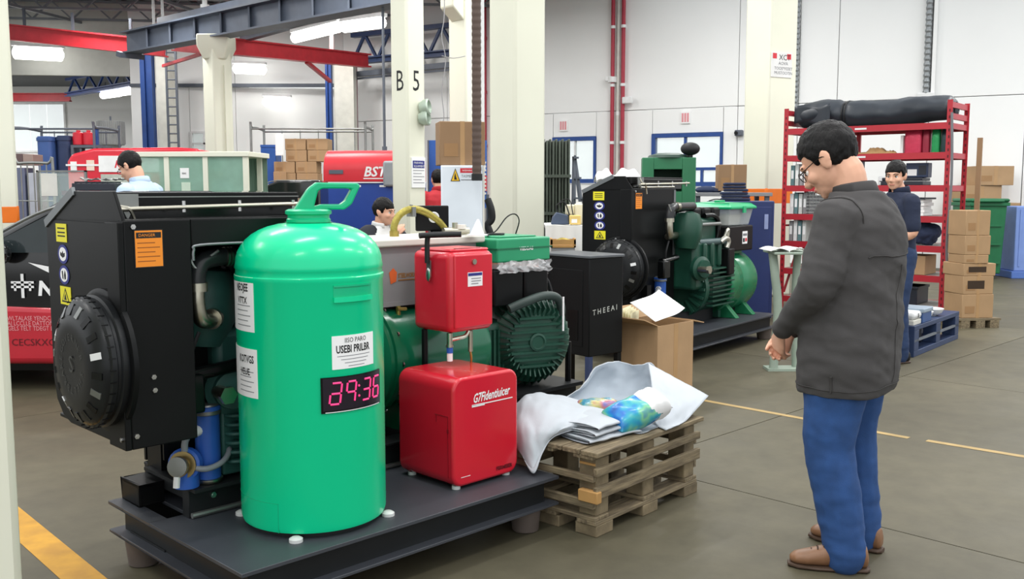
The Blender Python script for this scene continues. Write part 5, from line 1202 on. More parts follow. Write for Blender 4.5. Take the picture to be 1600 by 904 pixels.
# big sack: rim (photo column, row, distance) read as points in the hall, base ring on the deck
rim = [at(*q) for q in ((945, 660, 4.16), (905, 642, 4.3), (886, 624, 4.5), (915, 592, 4.72), (948, 562, 4.88), (980, 570, 4.93), (1014, 568, 4.94), (1036, 598, 4.86), (1042, 640, 4.62), (1036, 676, 4.36), (1012, 684, 4.2), (985, 672, 4.15))]
cen = Vector((.62, 4.5, ZP)); base = []
for r in rim:
    d = Vector((r.x-cen.x, r.y-cen.y, 0)); L = min(d.length*.8, .36); base.append(cen+d.normalized()*L+Vector((0, 0, .006)))
t = thing('sack', 'large open white sack with printed packs inside on the pallet crate', 'sack', cen)
def sackf(u, v):
    r, b = spl(rim, u, True), spl(base, u, True)
    if v < .35: p = cen.lerp(b, v/.35)+Vector((0, 0, .004))
    else:
        f = (v-.35)/.65; d = Vector((b.x-cen.x, b.y-cen.y, 0)).normalized()
        p = b.lerp(r, f)+d*.05*math.sin(PI*f)*(1-.4*f)
        a = fbm(Vector((u*14, v*3, 1.5)), 1, 3)*.016+.01*math.sin(u*2*PI*9+4*v)*f; p = p+d*a+Vector((0, 0, .5*a*f))
    p.z = max(p.z, ZP+.003); return p-cen
MB().grid(sackf, 96, 22).build('bag', SACK, t, solid=.003, smooth=75)
def shade_skin(u, v):
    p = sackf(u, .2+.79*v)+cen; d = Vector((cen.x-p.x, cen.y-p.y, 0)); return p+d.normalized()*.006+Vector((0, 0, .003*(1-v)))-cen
MB().grid(shade_skin, 96, 18).build('inner_shade', SACK_SHADE, t, smooth=75)  # inner skin of the same sack, its shade put into the colour
PA, PB_, PC, PD_ = at(1013, 567, 4.93), at(1107, 618, 4.62), at(1040, 692, 4.2), at(1022, 655, 4.3)
def flapf(u, v):
    p = (PA.lerp(PB_, u)).lerp(PD_.lerp(PC, u), v); b = math.sin(PI*u)*math.sin(PI*v)*.05+.02*math.sin(PI*v)+.012*fbm(Vector((u*3, v*6, 8)), 1, 3)
    p = p+Vector((.1, -.8, .35))*b; p.z = max(p.z, ZP+.004); return p-cen
MB().grid(flapf, 24, 30).build('side_flap', SACK, t, solid=.003, smooth=75)
PACK = None
def packmat(name, cols, scale=7):
    m = bpy.data.materials.new(name); m.use_nodes = True; nt = m.node_tree; b = nt.nodes['Principled BSDF']; b.inputs['Roughness'].default_value = .25
    tc = nt.nodes.new('ShaderNodeTexCoord'); n = nt.nodes.new('ShaderNodeTexNoise'); n.inputs['Scale'].default_value = scale; n.inputs['Detail'].default_value = 2
    nt.links.new(tc.outputs['Object'], n.inputs['Vector']); r = nt.nodes.new('ShaderNodeValToRGB'); nt.links.new(n.outputs['Fac'], r.inputs[0])
    el = r.color_ramp.elements
    while len(el) < len(cols): el.new(.5)
    for k, c in enumerate(cols): el[k].position = .28+.44*k/(len(cols)-1); el[k].color = (*lin([x/255 for x in c]), 1)
    nt.links.new(r.outputs[0], b.inputs['Base Color']); return m
PK1 = packmat('printed_pack', [(30, 70, 150), (40, 120, 200), (60, 170, 190), (130, 200, 150), (40, 90, 180)], 9)
PK2 = packmat('rainbow_pack', [(30, 80, 160), (70, 150, 170), (190, 180, 110), (190, 120, 130), (50, 110, 190)], 11)
def pillow(mb, sx, sy, sz):
    def f(u, v, s):
        x, y = 2*u-1, 2*v-1; h = (max(0, 1-x**4)*max(0, 1-y**4))**.5
        return Vector((x*sx/2*(1-.04*y*y), y*sy/2, s*sz/2*h+.003*math.sin(9*x+5*y)*h))
    for s in (1, -1): mb.grid(lambda u, v: f(u, v, s), 16, 16)
    return mb
pp = on(985, 640, ZP+.09)
t = thing('printed_pack', 'blue and green printed pack with white end in the open sack', 'pack', (pp.x-.0, pp.y-.02, ZP+.075), 20)
pillow(MB(), .24, .17, .11).build('wrapper', PK1, t, smooth=60); t.rotation_euler = (.25, -.25, .5)
pillow(MB().__class__(), .13, .165, .12).build('white_end', WHITEP, t, smooth=60).location = (.11, 0, .005)
pp = on(935, 637, ZP+.05)
t = thing('printed_pack', 'thin rainbow coloured pack tucked in the left of the open sack', 'pack', (pp.x, pp.y, ZP+.062), 10)
pillow(MB(), .2, .13, .06).build('wrapper', PK2, t, smooth=60); MB().box(-.1, -.085, -.055, .055, -.004, .004).build('crimp', PK2, t)
# folded cloths: one thing each, lying in a pile
pp = on(925, 690, ZP)
for k in range(3):
    c = Vector((pp.x+.02, pp.y+.14, ZP+.001+.026*k)); t = thing('folded_cloth', 'white folded cloth, %s of the pile in front of the open sack' % ('bottom', 'middle', 'topmost')[k], 'cloth', c, 40+7*k, 'pile of folded white cloths')
    sx, sy = .32-.02*k, .27-.02*k
    def fc(u, v, k=k, sx=sx, sy=sy):
        a = 2*PI*v; e = 1-.25*abs(2*u-1)**6; x = (u-.5)*sx*(1+.04*math.sin(a*2+k)); y = math.copysign(abs(math.cos(a))**.7, math.cos(a))*sy/2*(1+.05*math.sin(7*u+2*k)); z = .0125+.0125*e*math.copysign(abs(math.sin(a))**.7, math.sin(a))
        return Vector((x, y, max(0, z+.006*fbm(Vector((x*9, y*9, k)), 1, 2))))
    MB().grid(fc, 20, 32).build('fold', SACK, t, smooth=80)
    MB().box(-sx/2+.02, sx/2-.02, -sy/2+.03, sy/2-.03, .006, .016).build('inner_fold', SACK, t, bevel=.004)
# the sack hanging over the skid end
net = [[(800, 640, 4.5), (822, 617, 4.5), (850, 614, 4.54), (900, 624, 4.56), (965, 640, 4.5)],
       [(800, 652, 4.34), (818, 630, 4.3), (856, 628, 4.28), (905, 636, 4.3), (955, 646, 4.34)],
       [(802, 690, 4.13), (816, 676, 4.06), (846, 668, 4.02), (890, 660, 4.06), (938, 654, 4.16)],
       [(812, 700, 4.06), (833, 738, 3.94), (848, 706, 3.98), (864, 682, 4.02), (905, 668, 4.08)]]
net = [[at(*q) for q in row] for row in net]; o0 = net[1][2].copy(); o0.z = ZP
t = thing('sack', 'empty white sack draped over the corner of the grey skid', 'sack', o0)
def drape(u, v):
    p = spl([spl(row, u) for row in net], v); a = fbm(Vector((u*5, v*4, 3)), 1, 3)*.012; return p+Vector((0, -a, a))-o0
MB().grid(drape, 40, 30).build('cloth', SACK, t, solid=.003, smooth=70)
def hemf(u, v):
    p = spl(net[3], u)+Vector((0, -.004, -.002)); q = spl(net[2], u)+Vector((0, -.004, 0)); return p.lerp(q, v*.12)-o0
MB().grid(hemf, 40, 2).build('hem', SACK, t, solid=.005)

# ================================================================ clear tub with green lid on the second generator
t = thing('storage_tub', 'clear plastic tub with bright green lid on the black control box', 'tub', g2(1.34, -.15, 1.022), R2)
CLR = M('clear_plastic', (214, 220, 218), .15, alpha=.45, var=.05)
def frus(mb, x0, y0, z0, x1, y1, z1):
    vs = [(-x0, -y0, z0), (x0, -y0, z0), (x0, y0, z0), (-x0, y0, z0), (-x1, -y1, z1), (x1, -y1, z1), (x1, y1, z1), (-x1, y1, z1)]
    return mb.add(vs, [(0, 1, 5, 4), (1, 2, 6, 5), (2, 3, 7, 6), (3, 0, 4, 7), (0, 3, 2, 1)])
frus(MB(), .225, .2, .0, .26, .23, .16).build('bin', CLR, t, bevel=.01)
frus(MB(), .15, .13, .005, .17, .15, .1).build('contents', M('white_filter_media', (214, 214, 210), .8, bump=.3, bscale=20), t)
LIDG = M('lid_green', (24, 168, 110), .35, var=.04)
l = MB(); frus(l, .285, .255, .155, .285, .255, .175); frus(l, .285, .255, .175, .235, .205, .215); l.box(-.235, .235, -.205, .205, .205, .215).build('lid', LIDG, t, bevel=.008)
MB().box(-.03, .03, -.262, -.25, .12, .18).build('latch', LIDG, t); MB().box(-.06, .06, -.03, .03, .215, .235).build('lid_grip', LIDG, t, bevel=.006)
MB().tube([(-.12, .05, .23), (-.05, .02, .245), (.05, .0, .24)], .006, 6).build('strap', RUBBER, t)

# ================================================================ red rack
REDR = M('rack_red', (172, 38, 50), .42, var=.08)
SHEL = M('shelf_board', (150, 146, 140), .6, var=.08)
RC = at(1483, 290, 10.4); RZR = -40.0; rr_ = math.radians(RZR); RX, RY = Vector((math.cos(rr_), math.sin(rr_), 0)), Vector((-math.sin(rr_), math.cos(rr_), 0)); RW, RD = 1.9, .7
RO = Vector((RC.x, 10.4, 0))-RX*RW
RK = thing('storage_rack', 'tall red steel storage rack against the white wall', 'rack', RO, RZR)
rtop = at(1490, 155, 10.4).z; SZ = [at(1483, y, 10.4).z for y in (480, 432, 385, 338, 289, 237)]+[2.16]
for x in (0, RW-.055):
    for y in (0, RD-.055):
        p_ = MB().box(x, x+.055, y, y+.006, 0, rtop).box(x if x > .5 and False else x, x+.006, y+.006, y+.055, 0, rtop).build('post', REDR, RK)
        s_ = MB()
        for k in range(32): s_.box(x+.02, x+.035, y-.001, y, .1+.07*k, .13+.07*k)
        s_.build('slot_row', M('slot_dark', (92, 20, 28), .6), p_)['kind'] = 'stuff'
for z in SZ:
    for y in (0, RD-.03): MB().box(.055, RW-.055, y, y+.03, z-.07, z).build('shelf_beam', REDR, RK)
    for x in (.006, RW-.05): MB().box(x, x+.035, .055, RD-.055, z-.065, z-.005).build('side_beam', REDR, RK)
    MB().box(.055, RW-.055, .03, RD-.03, z-.02, z-.003).build('shelf', SHEL, RK)
    MB().box(RW*.45, RW*.52, -.001, 0, z-.045, z-.025).build('shelf_tag', LAMPH, RK)
for z in (rtop-.05, rtop-.17):
    for x in (.006, RW-.05): MB().box(x, x+.035, .055, RD-.055, z-.03, z+.03).build('end_rail', REDR, RK)
MB().box(.01, .05, .055, RD-.055, 1.0, 1.02).bar((.03, .06, .2), (.03, RD-.06, 1.0), .03, .01).build('end_brace', REDR, RK)
MB().box(RW*.33, RW*.33+.05, RD-.03, RD, 0, rtop-.1).build('centre_post', REDR, RK)
def rk(x, y, z): return RO+RX*x+RY*y+Vector((0, 0, z))
def simple(name, label, cat, loc, rz, parts, group=None):
    t = thing(name, label, cat, loc, rz, group)
    for nm, mb, mt, bv in parts: mb.build(nm, mt, t, bevel=bv)
    return t
# rolled tarpaulin on top
TARP = M('dark_tarpaulin', (38, 44, 52), .45, var=.1, scale=4, bump=.15, bscale=14)
t = thing('rolled_tarpaulin', 'long rolled black tarpaulin tied with straps on top of the rack', 'tarpaulin', rk(0, 0, SZ[6]), RZR)
def roll(u, v):
    a = 2*PI*v; x = .08+1.78*u; r = .135+.035*math.sin(3.1*u+.4)+.02*fbm(Vector((u*6, math.cos(a)*1.2, math.sin(a)*1.2)), 1, 3)-.035*math.exp(-((u-.32)/.03)**2)
    e = min(1, (u/.04)**.5 if u < .04 else ((1-u)/.03)**.5 if u > .97 else 1); e = .55+.45*e
    y = .3+math.cos(a)*r*1.45*e; z = .155+math.sin(a)*r*e+.02*math.sin(9*u); return Vector((x, y, max(.003, z)))
MB().grid(roll, 70, 28).build('roll', TARP, t, smooth=80)
MB().grid(lambda u, v: Vector((.1+.45*u, .06+.04*math.sin(5*u), .06+.2*v+.02*math.sin(7*u))), 12, 6).build('loose_flap', TARP, t, solid=.006)
for u in (.32, .345): MB().tube([roll(u, k/16)+Vector((0, 0, .004)) for k in range(17)], .014, 6, 2).build('strap', RUBBER, t)
for x in (.08, 1.86): MB().lathe([(.06, 0), (.08, .003), (.03, .02), (.001, .0)], (x, .3, .15), (-1 if x < 1 else 1, 0, 0), 16).build('roll_end', TARP, t)
MB().tube([(1.9, -.02, .1), (1.93, -.03, -.6), (1.91, -.02, -1.3), (1.95, -.03, -1.9), (1.93, -.02, -2.15)], .014, 8).build('hanging_strap', M('grey_webbing', (110, 112, 116), .6), t)
# shelf contents
def bag(label, x, z, w_, h_, mat, mat2=None, y=.12):
    t = thing('gift_bag', label, 'bag', rk(x, y, z), RZR); mb = MB(); eloft(mb, [((0, .06, 0), (w_/2, 0, 0), (0, .055, 0)), ((0, .06, h_*.5), (w_/2*1.03, 0, 0), (0, .06, 0)), ((0, .06, h_*.85), (w_/2*.97, 0, 0), (0, .05, 0)), ((0, .06, h_), (w_/2*.8, 0, 0), (0, .03, 0))], 20, 4); mb.build('wrapper', mat, t, bevel=.004)
    MB().box(-w_/2*.7, w_/2*.7, .055, .065, h_*.97, h_*1.05).build('seal', mat2 or mat, t); return t
FOILR = M('red_foil', (202, 56, 84), .25, .3, var=.15, bump=.2, bscale=25); FOILG = M('green_foil', (36, 150, 84), .22, .3, var=.2, bump=.2, bscale=25); FOILD = M('dark_foil', (40, 62, 64), .3, .3)
bag('shiny pink red gift bag on the upper rack shelf', 1.46, SZ[5], .19, .29, FOILR); bag('narrow dark red bag beside the pink gift bag on the rack', 1.6, SZ[5], .08, .28, M('dark_red_foil', (150, 40, 60), .3, .3)); bag('shiny green bag on the upper rack shelf', 1.7, SZ[5], .09, .28, FOILG); bag('dark teal bag next to the shiny green bag', 1.8, SZ[5], .09, .26, FOILD)
simple('book', 'white upright book left of the pink gift bag', 'book', rk(1.32, .15, SZ[5]), RZR, [('cover', MB().box(0, .03, 0, .2, 0, .2), WHITEP, .002), ('pages', MB().box(.004, .026, -.002, .0, .004, .196), PAP, 0)])
KRAFT = M('kraft_paper', (176, 138, 94), .8, bump=.3, bscale=18)
for k, (x, sx, h_) in enumerate(((.86, .3, .03), (1.05, .26, .075), (1.2, .14, .04))):
    t = thing('paper_bundle', ('flat', 'tall', 'small')[k]+' crumpled brown paper bundle on the upper rack shelf', 'paper', rk(x, .2, SZ[5]), RZR+8*k)
    MB().grid(lambda u, v: Vector(((u-.5)*sx, (v-.5)*.22, max(.002, h_*(1-(2*u-1)**4)*(1-(2*v-1)**4)*(.7+.5*fbm(Vector((u*5, v*5, k)), 1, 3))))), 14, 12).build('bundle', KRAFT, t, solid=.004); MB().box(-sx/2, sx/2, -.1, .1, 0, .003).build('base_sheet', KRAFT, t)
DKP = M('dark_plastic', (36, 40, 50), .4); NAVP = M('navy_plastic', (44, 56, 84), .4)
simple('equipment_case', 'flat black equipment case on the middle rack shelf', 'case', rk(1.4, .08, SZ[4]), RZR, [('base', MB().box(-.26, .2, 0, .3, 0, .045), DKP, .006), ('lid', MB().box(-.25, .19, .01, .3, .05, .085), DKP, .008), ('latch', MB().box(-.06, .0, -.004, 0, .03, .06), LAMPH, 0)])
simple('instrument', 'small dark instrument with pale label standing on the black case', 'instrument', rk(1.5, .12, SZ[4]+.086), RZR, [('case', MB().box(-.1, .14, 0, .14, 0, .16), NAVP, .008), ('label', MB().box(-.08, .02, -.003, 0, .02, .09), WHITEP, 0), ('screen', MB().box(.04, .12, -.003, 0, .03, .13), DKP, 0)])
simple('navy_box', 'small navy box behind the pale labelled instrument', 'box', rk(1.28, .16, SZ[4]+.086), RZR, [('body', MB().box(-.07, .07, 0, .12, 0, .1), NAVP, .004), ('lid', MB().box(-.073, .073, -.003, .123, .1, .115), NAVP, .003)])
simple('box_file', 'tall navy box file at the dark end of the middle shelf', 'file', rk(.78, .15, SZ[4]), RZR, [('body', MB().box(-.06, .06, 0, .25, 0, .28), NAVP, .003), ('spine', MB().box(-.05, .05, -.003, 0, .05, .2), WHITEP, 0)])
simple('white_dispenser', 'white plastic dispenser left of the black case', 'dispenser', rk(1.16, .1, SZ[4]), RZR, [('body', MB().box(-.06, .06, 0, .1, 0, .1), LAMPH, .015), ('slot', MB().box(-.04, .04, -.002, 0, .04, .05), DKP, 0)])
for k in range(5):
    simple('paper_stack', 'white ream of paper, %s in the stack on the rack' % ('lowest', 'second', 'third', 'fourth', 'topmost')[k], 'paper', rk(1.42+.01*(k % 2), .08, SZ[3]+.036*k), RZR+2*(k % 3)-2, [('sheets', MB().box(-.22, .2, 0, .3, 0, .033), PAP, .002), ('wrapper', MB().box(-.222, -.1, -.002, .3, .004, .03), WHITEP, 0)], 'reams of paper on the rack')
simple('black_folder', 'thin black folder lying on the reams of paper', 'folder', rk(1.42, .07, SZ[3]+.181), RZR-6, [('cover', MB().box(-.24, .22, 0, .31, 0, .02), DKP, .003), ('clip', MB().box(-.02, .04, .0, .03, .02, .03), STEEL, 0)])
for k in range(5):
    simple('magazine', '%s magazine in the pile on the lower rack shelf' % ('lowest', 'second', 'third', 'fourth', 'topmost')[k], 'magazine', rk(1.28+.012*(k % 3), .06, SZ[2]+.032*k), RZR+5*(k % 2), [('cover', MB().box(-.15, .12, 0, .22, 0, .028), (PAP, NAVP, M('grey_cover', (150, 156, 164), .4), PAP, NAVP)[k], .003), ('page_edge', MB().box(-.145, .115, -.002, 0, .006, .022), PAP, 0)], 'magazines on the rack')
t = thing('cloth_bag', 'crumpled dark blue cloth bag beside the magazine pile', 'bag', rk(1.62, .2, SZ[2]), RZR); mb = MB(); mb.ball((0, 0, .12), (.16, .14, .13), 20, 14)
remesh(mb, 'bag', M('dark_blue_cloth', (42, 52, 78), .85, bump=.2, bscale=20), t, .012, 2, lambda c: .03*fbm(c, 9, 3)); MB().tube([(-.08, 0, .2), (-.02, -.02, .27), (.06, 0, .21)], .012, 8).build('handle', MATS['dark_blue_cloth'], t)
simple('carton', 'closed cardboard carton on the second lowest rack shelf', 'carton', rk(1.4, .06, SZ[1]), RZR, [('body', MB().box(-.28, .27, 0, .4, 0, .21), CARD, .003), ('tape', MB().box(-.03, .03, -.001, .401, .03, .211), TAPE, 0), ('print', MB().box(-.24, .1, -.002, 0, .03, .07), M('pale_print', (206, 180, 146), .8), 0)])
simple('parts_crate', 'black parts crate on the lowest rack shelf', 'crate', rk(1.3, .06, SZ[0]), RZR, [('body', MB().box(-.3, .3, 0, .4, 0, .2), DKP, .006), ('rim', MB().box(-.31, .31, -.01, .41, .17, .2), DKP, .004)])
for k, z in enumerate((SZ[2], SZ[3], SZ[4])):
    for j in range(4):
        simple('binder', ('grey', 'white', 'teal', 'pale')[j]+' binder standing at the column end of the '+('third', 'fourth', 'fifth')[k]+' rack shelf', 'binder', rk(.08+.055*j, .05, z), RZR, [('cover', MB().box(0, .045, 0, .26, 0, .24+.015*(j % 2)), (GREYP, LAMPH, M('teal_board', (96, 128, 132), .6), M('pale_board', (196, 200, 196), .6))[(j+k) % 4], .003), ('spine_label', MB().box(.008, .037, -.002, 0, .08, .18), WHITEP, 0)])
# wire basket hanging on the rack end
t = thing('wire_basket', 'grey wire basket with spiral notebooks on the rack', 'basket', rk(.3, .02, SZ[3]), RZR)
b = MB()
for k in range(7): b.cyl((0, 0, .02+.04*k), (.28, 0, .02+.04*k), .004, n=6)
for k in range(8): b.cyl((.04*k, 0, 0), (.04*k, 0, .27), .004, n=6)
b.build('front_grid', DULLST, t); MB().box(0, .28, .0, .2, 0, .006).build('tray', DULLST, t); MB().box(.02, .2, .04, .1, .006, .22).build('notebook', GREYP, t)

# ================================================================ blue plastic pallet with dishes
c0 = on(1428, 558, 0); cR = on(1497, 529, 0); ang = math.degrees(math.atan2(cR.y-c0.y, cR.x-c0.x)); BL = (cR-c0).length
BLP = M('navy_blue_plastic', (46, 62, 96), .5, var=.12)
t = thing('plastic_pallet', 'dark blue plastic pallet box in front of the red rack', 'pallet', c0, ang)
BH = .27; bp = MB()
MB().box(0, BL, 0, .45, BH-.04, BH).build('deck', BLP, t, bevel=.004)
for x in (0, BL*.5-.05, BL-.12):
    for y in (0, .165, .33): MB().box(x, x+.12, y, y+.12, .05, BH-.04).build('leg_block', BLP, t, bevel=.004)
for y in (0, .165, .33): MB().box(0, BL, y, y+.12, 0, .05).build('runner', BLP, t, bevel=.004)
MB().box(.0, BL, .0, .02, .13, .15).build('mid_rail', M('grey_blue_plastic', (110, 116, 124), .5), t)
MB().box(-.012, 0, 0, .45, 0, BH).build('end_panel', BLP, t, bevel=.003); MB().box(-.016, -.012, .08, .35, .04, .12).build('end_recess', DKP, t)
ca, sa = math.cos(math.radians(ang)), math.sin(math.radians(ang))
def bpal(x, y, z=0): return c0+Vector((x*ca-y*sa, x*sa+y*ca, BH+z))
def bowl(label, x, y, r, z=0.0):
    t = thing('bowl', label, 'bowl', bpal(x, y, z+.001), 0, 'white bowls'); MB().lathe([(.001, .004), (r*.5, .004), (r*.85, .02), (r, .045), (r*.97, .047), (r*.8, .024), (r*.45, .01), (.001, .01)], n=24).build('bowl', LAMPH, t, smooth=60); MB().lathe([(r*.45, 0), (r*.5, .006), (r*.4, .006)], n=20).build('foot_ring', LAMPH, t)
bowl('white bowl at the middle of the blue pallet box', .56, .12, .09); bowl('white bowl at the far end of the blue pallet box', .84, .12, .1); bowl('white bowl close to the blue box on the pallet', .83, .33, .07)
simple('flat_box', 'flat blue box with pale lid on the blue pallet box', 'box', bpal(.24, .15), ang, [('body', MB().box(-.0, .22, -.12, .12, 0, .06), M('mid_blue', (52, 86, 140), .4), .004), ('lid', MB().box(-.01, .23, -.13, .13, .06, .085), M('pale_blue_lid', (150, 166, 180), .4), .006)])
simple('white_tray', 'white plastic tray at the near corner of the blue pallet box', 'tray', bpal(.02, .02), ang, [('tray', MB().box(0, .18, 0, .3, 0, .03), CREAML, .004), ('insert', MB().box(.0, .2, .0, .26, .03, .075), LAMPH, .02), ('slot', MB().box(.1, .115, -.001, .0, .04, .065), DKP, 0)])
simple('black_tray', 'black tray of papers at the back of the blue pallet box', 'tray', bpal(.62, .29), ang, [('tray', MB().box(-.26, .06, 0, .13, 0, .1), DKP, .01), ('papers', MB().box(-.25, .04, .02, .12, .1, .112), PAP, .002)])
for k in range(3):
    t = thing('leaflet', ('curled', 'folded', 'flat')[k]+' white leaflet at the far end of the blue pallet box', 'leaflet', bpal(.78+.13*k, .36-.07*k, .001+.012*k), ang+25*k)
    MB().grid(lambda u, v: Vector((.24*u-.12, .17*v-.08, .004+.03*(k != 2)*u*u+.01*math.sin(4*v)*(k == 0)+.01*(k == 0))), 8, 6).build('sheet', PAP, t, solid=.002); MB().box(-.05, .05, -.03, .03, .0, .002).build('fold', PAP, t)

for o_ in list(COL.objects):
    if o_.parent is None and o_.name.split('.')[0] in ('bowl', 'black_tray', 'white_tray', 'flat_box') and o_.location.x > 3: o_.scale = (1.15, 1.15, 1.5)
# ================================================================ cartons, bin and crates on the far right
def carton(label, loc, rz, sx, sy, sz, mat=CARD, group='stacked cartons', dark=False):
    t = thing('carton', label, 'carton', loc, rz, group); MB().box(0, sx, 0, sy, 0, sz).build('body', mat, t, bevel=.006)
    MB().box(sx*.45, sx*.55, -.0015, sy+.0015, sz*.0+.001, sz+.0015).build('tape', TAPE, t)
    MB().box(sx*.1, sx*.4, -.002, 0, sz*.2, sz*.5).build('print', M('carton_print', (158, 122, 84), .8), t)
    if dark: MB().box(sx*.15, sx*.7, -.003, 0, sz*.3, sz*.75).build('hand_hole', M('hole_dark', (60, 46, 34), .9), t)
    return t
b0 = on(1506, 492, .1)*.972; b0.z = 0
t = thing('wood_pallet', 'low wooden pallet under the tall carton stack', 'pallet', b0+Vector((-.06, 0, 0)), 8)
for y in (-.03, .12, .3): MB().box(0, .47, y, y+.1, .08, .1).build('board', WX, t)
for x in (.02, .19, .35): MB().box(x, x+.1, -.03, .4, 0, .08).build('bearer', WY, t)
z = .1
for k, (sx, sy, sz, dx, mt, dk) in enumerate(((.35, .34, .25, 0, CARD, 0), (.345, .34, .19, 0, CARD, 1), (.37, .36, .13, .0, CARD, 1), (.27, .3, .09, 0, CARD, 0), (.29, .3, .2, 0, CARD, 0), (.28, .3, .26, 0, CARD, 0))):
    carton(('bottom', 'second', 'shallow open', 'thin', 'fifth', 'top')[k]+' carton of the tall stack beside the rack', b0+Vector((-.01+dx, .03, z)), 8+1.5*(k % 3-1), sx, sy, sz, mt, 'tall carton stack', dk); z += sz+.001
GBIN = M('bin_green', (30, 104, 66), .45, var=.08)
q = on(1512, 436, 0)
t = thing('wheeled_bin', 'green wheeled waste bin behind the carton stack', 'bin', (q.x, q.y, 0), 3)
bz = at(1540, 312, q.y).z
frus(MB(), .26, .26, .08, .3, .3, bz-.08).build('body', GBIN, t, bevel=.02).location = (.3, .3, 0)
MB().box(-.03, .63, -.03, .63, bz-.1, bz-.04).build('rim', GBIN, t, bevel=.01); MB().box(-.02, .62, -.05, .6, bz-.04, bz+.02).build('lid', GBIN, t, bevel=.03); MB().cyl((.1, -.06, bz-.02), (.5, -.06, bz-.02), .02).build('handle', GBIN, t)
for k in range(3): MB().box(.08, .52, -.012, .03, .25+.3*k, .28+.3*k).build('rib', GBIN, t)
for x in (.05, .5): MB().cyl((x, .5, .09), (x+.06, .5, .09), .09, n=18).build('wheel', RUBBER, t)
q = on(1518, 432, 0); q = Vector((q.x+.25, q.y+.72, 0)); z = 0
for k, (sx, sz) in enumerate(((.75, .45), (.72, .4), (.78, .36), (.7, .3), (.62, .33))):
    carton(('lowest', 'second', 'third', 'fourth', 'top')[k]+' carton of the back stack above the green bin', q+Vector((.05*k if k < 3 else .12-.25*(k == 3), 0, z)), 4*(k % 2), sx, .5, sz, CARD, 'back carton stack'); z += sz+.001
q = on(1574, 434, 0); PB = M('periwinkle_plastic', (120, 146, 206), .5, var=.06)
t = thing('plastic_crate', 'tall pale blue plastic container cut by the frame edge', 'container', (q.x, q.y-.1, 0), -3)
hz = at(1585, 322, q.y).z; MB().box(.04, .9, 0, .6, .12, hz).build('body', PB, t, bevel=.015); MB().box(0, .95, -.03, .63, 0, .12).build('base', M('mid_periwinkle', (84, 116, 186), .5), t, bevel=.01)
for k in range(4): MB().box(.1+.2*k, .13+.2*k, -.012, 0, .2, hz-.05).build('rib', PB, t)
t = thing('timber_board', 'tall brown board leaning behind the rack end', 'board', at(1521, 420, 12.2)*1.0, -40); t.location.z = 0
MB().box(-.03, .03, 0, .03, 0, at(1520, 215, 12.2).z).build('board', CARDD, t); MB().box(-.03, .03, -.004, 0, .4, .45).build('batten', CARDD, t)
# navy cabinet with folded cloths, table and papers near the rack
q = at(1190, 400, 10.6)
t = thing('steel_cabinet', 'navy steel cabinet behind the clear tub', 'cabinet', (q.x-.62, q.y, 0), -14)
hz = at(1190, 314, 10.6).z; NVC = M('navy_enamel', (36, 48, 96), .4); MB().box(0, .72, 0, .5, .04, hz).build('body', NVC, t, bevel=.008); MB().box(.03, .35, -.012, 0, .1, hz-.06).build('door', NVC, t, bevel=.004); MB().box(.37, .69, -.012, 0, .1, hz-.06).build('door', NVC, t, bevel=.004); MB().box(.62, .66, -.016, -.012, hz-.3, hz-.14).build('vent_label', M('pale_blue_mark', (140, 150, 190), .5), t); MB().box(.02, .7, .02, .48, 0, .04).build('plinth', DKP, t)
for k in range(6):
    simple('folded_garment', '%s folded navy garment on the navy cabinet' % ('lowest', 'second', 'third', 'fourth', 'fifth', 'topmost')[k], 'garment', Vector((q.x-.28+.01*(k % 2), q.y+.1, hz+.001+.034*k)), -14+3*(k % 3), [('fold', MB().box(-.17+.008*k, .16-.012*k, 0, .28, 0, .031), M('navy_denim', (44, 54, 82), .9, var=.2, bump=.2, bscale=60), .013), ('edge', MB().box(-.15+.008*k, .14-.012*k, -.003, .0, .01, .02), NAVY, 0)], 'folded navy garments')
carton('open brown carton standing on the bench below the blue framed window', at(1122, 298, 11.8), -5, .34, .3, at(1140, 257, 11.8).z-at(1140, 298, 11.8).z, CARDD)
tb_ = at(1100, 300, 11.8)
t = thing('workbench', 'plain grey workbench under the blue framed window', 'bench', (at(1085, 300, 11.7).x, 11.7, 0), 0); MB().box(0, .95, 0, .6, tb_.z-.05, tb_.z-.005).build('top', GREYP, t, bevel=.005)
for x in (.03, .87):
    for y in (.03, .52): MB().box(x, x+.05, y, y+.05, 0, tb_.z-.05).build('leg', GREYST, t)
simple('folded_garment', 'loose dark blue garment heaped on the grey workbench', 'garment', Vector((at(1108, 300, 11.75).x, 11.78, tb_.z-.004)), 5, [('heap', MB().ball((0, .1, .03), (.14, .1, .05), 14, 8), M('navy_denim', (44, 54, 82), .9), 0), ('sleeve', MB().ball((.1, .06, .02), (.08, .05, .03), 12, 6), NAVY, 0)])
# small stand with papers, left of the man
q = at(1222, 390, 7.6); GST = M('pale_green_stand', (146, 160, 146), .5, var=.1)
t = thing('reading_stand', 'pale green curved stand carrying open papers', 'stand', (q.x, q.y, 0), 0)
MB().box(-.1, .2, -.15, .2, q.z-.03, q.z-.01).build('top', GST, t, bevel=.005)
MB().tube([(-.06, .05, q.z-.03), (-.05, .0, q.z-.2), (-.02, 0, q.z-.5), (-.05, -.02, .0)], .035, 10).build('leg', GST, t); MB().tube([(.14, .05, q.z-.03), (.13, .05, q.z-.4), (.15, .05, .0)], .03, 10).build('leg', GST, t); MB().box(-.1, .2, -.06, .1, 0, .02).build('base', GST, t)
t = thing('open_papers', 'open white papers lying on the pale green stand', 'paper', (q.x, q.y, q.z-.009), 10)
for s in (-1, 1): MB().grid(lambda u, v: Vector((s*(.004+.15*u), -.13+.22*v, .008+.02*math.sin(PI*u)+.006*v)), 8, 4).build('leaf', PAP, t, solid=.003)
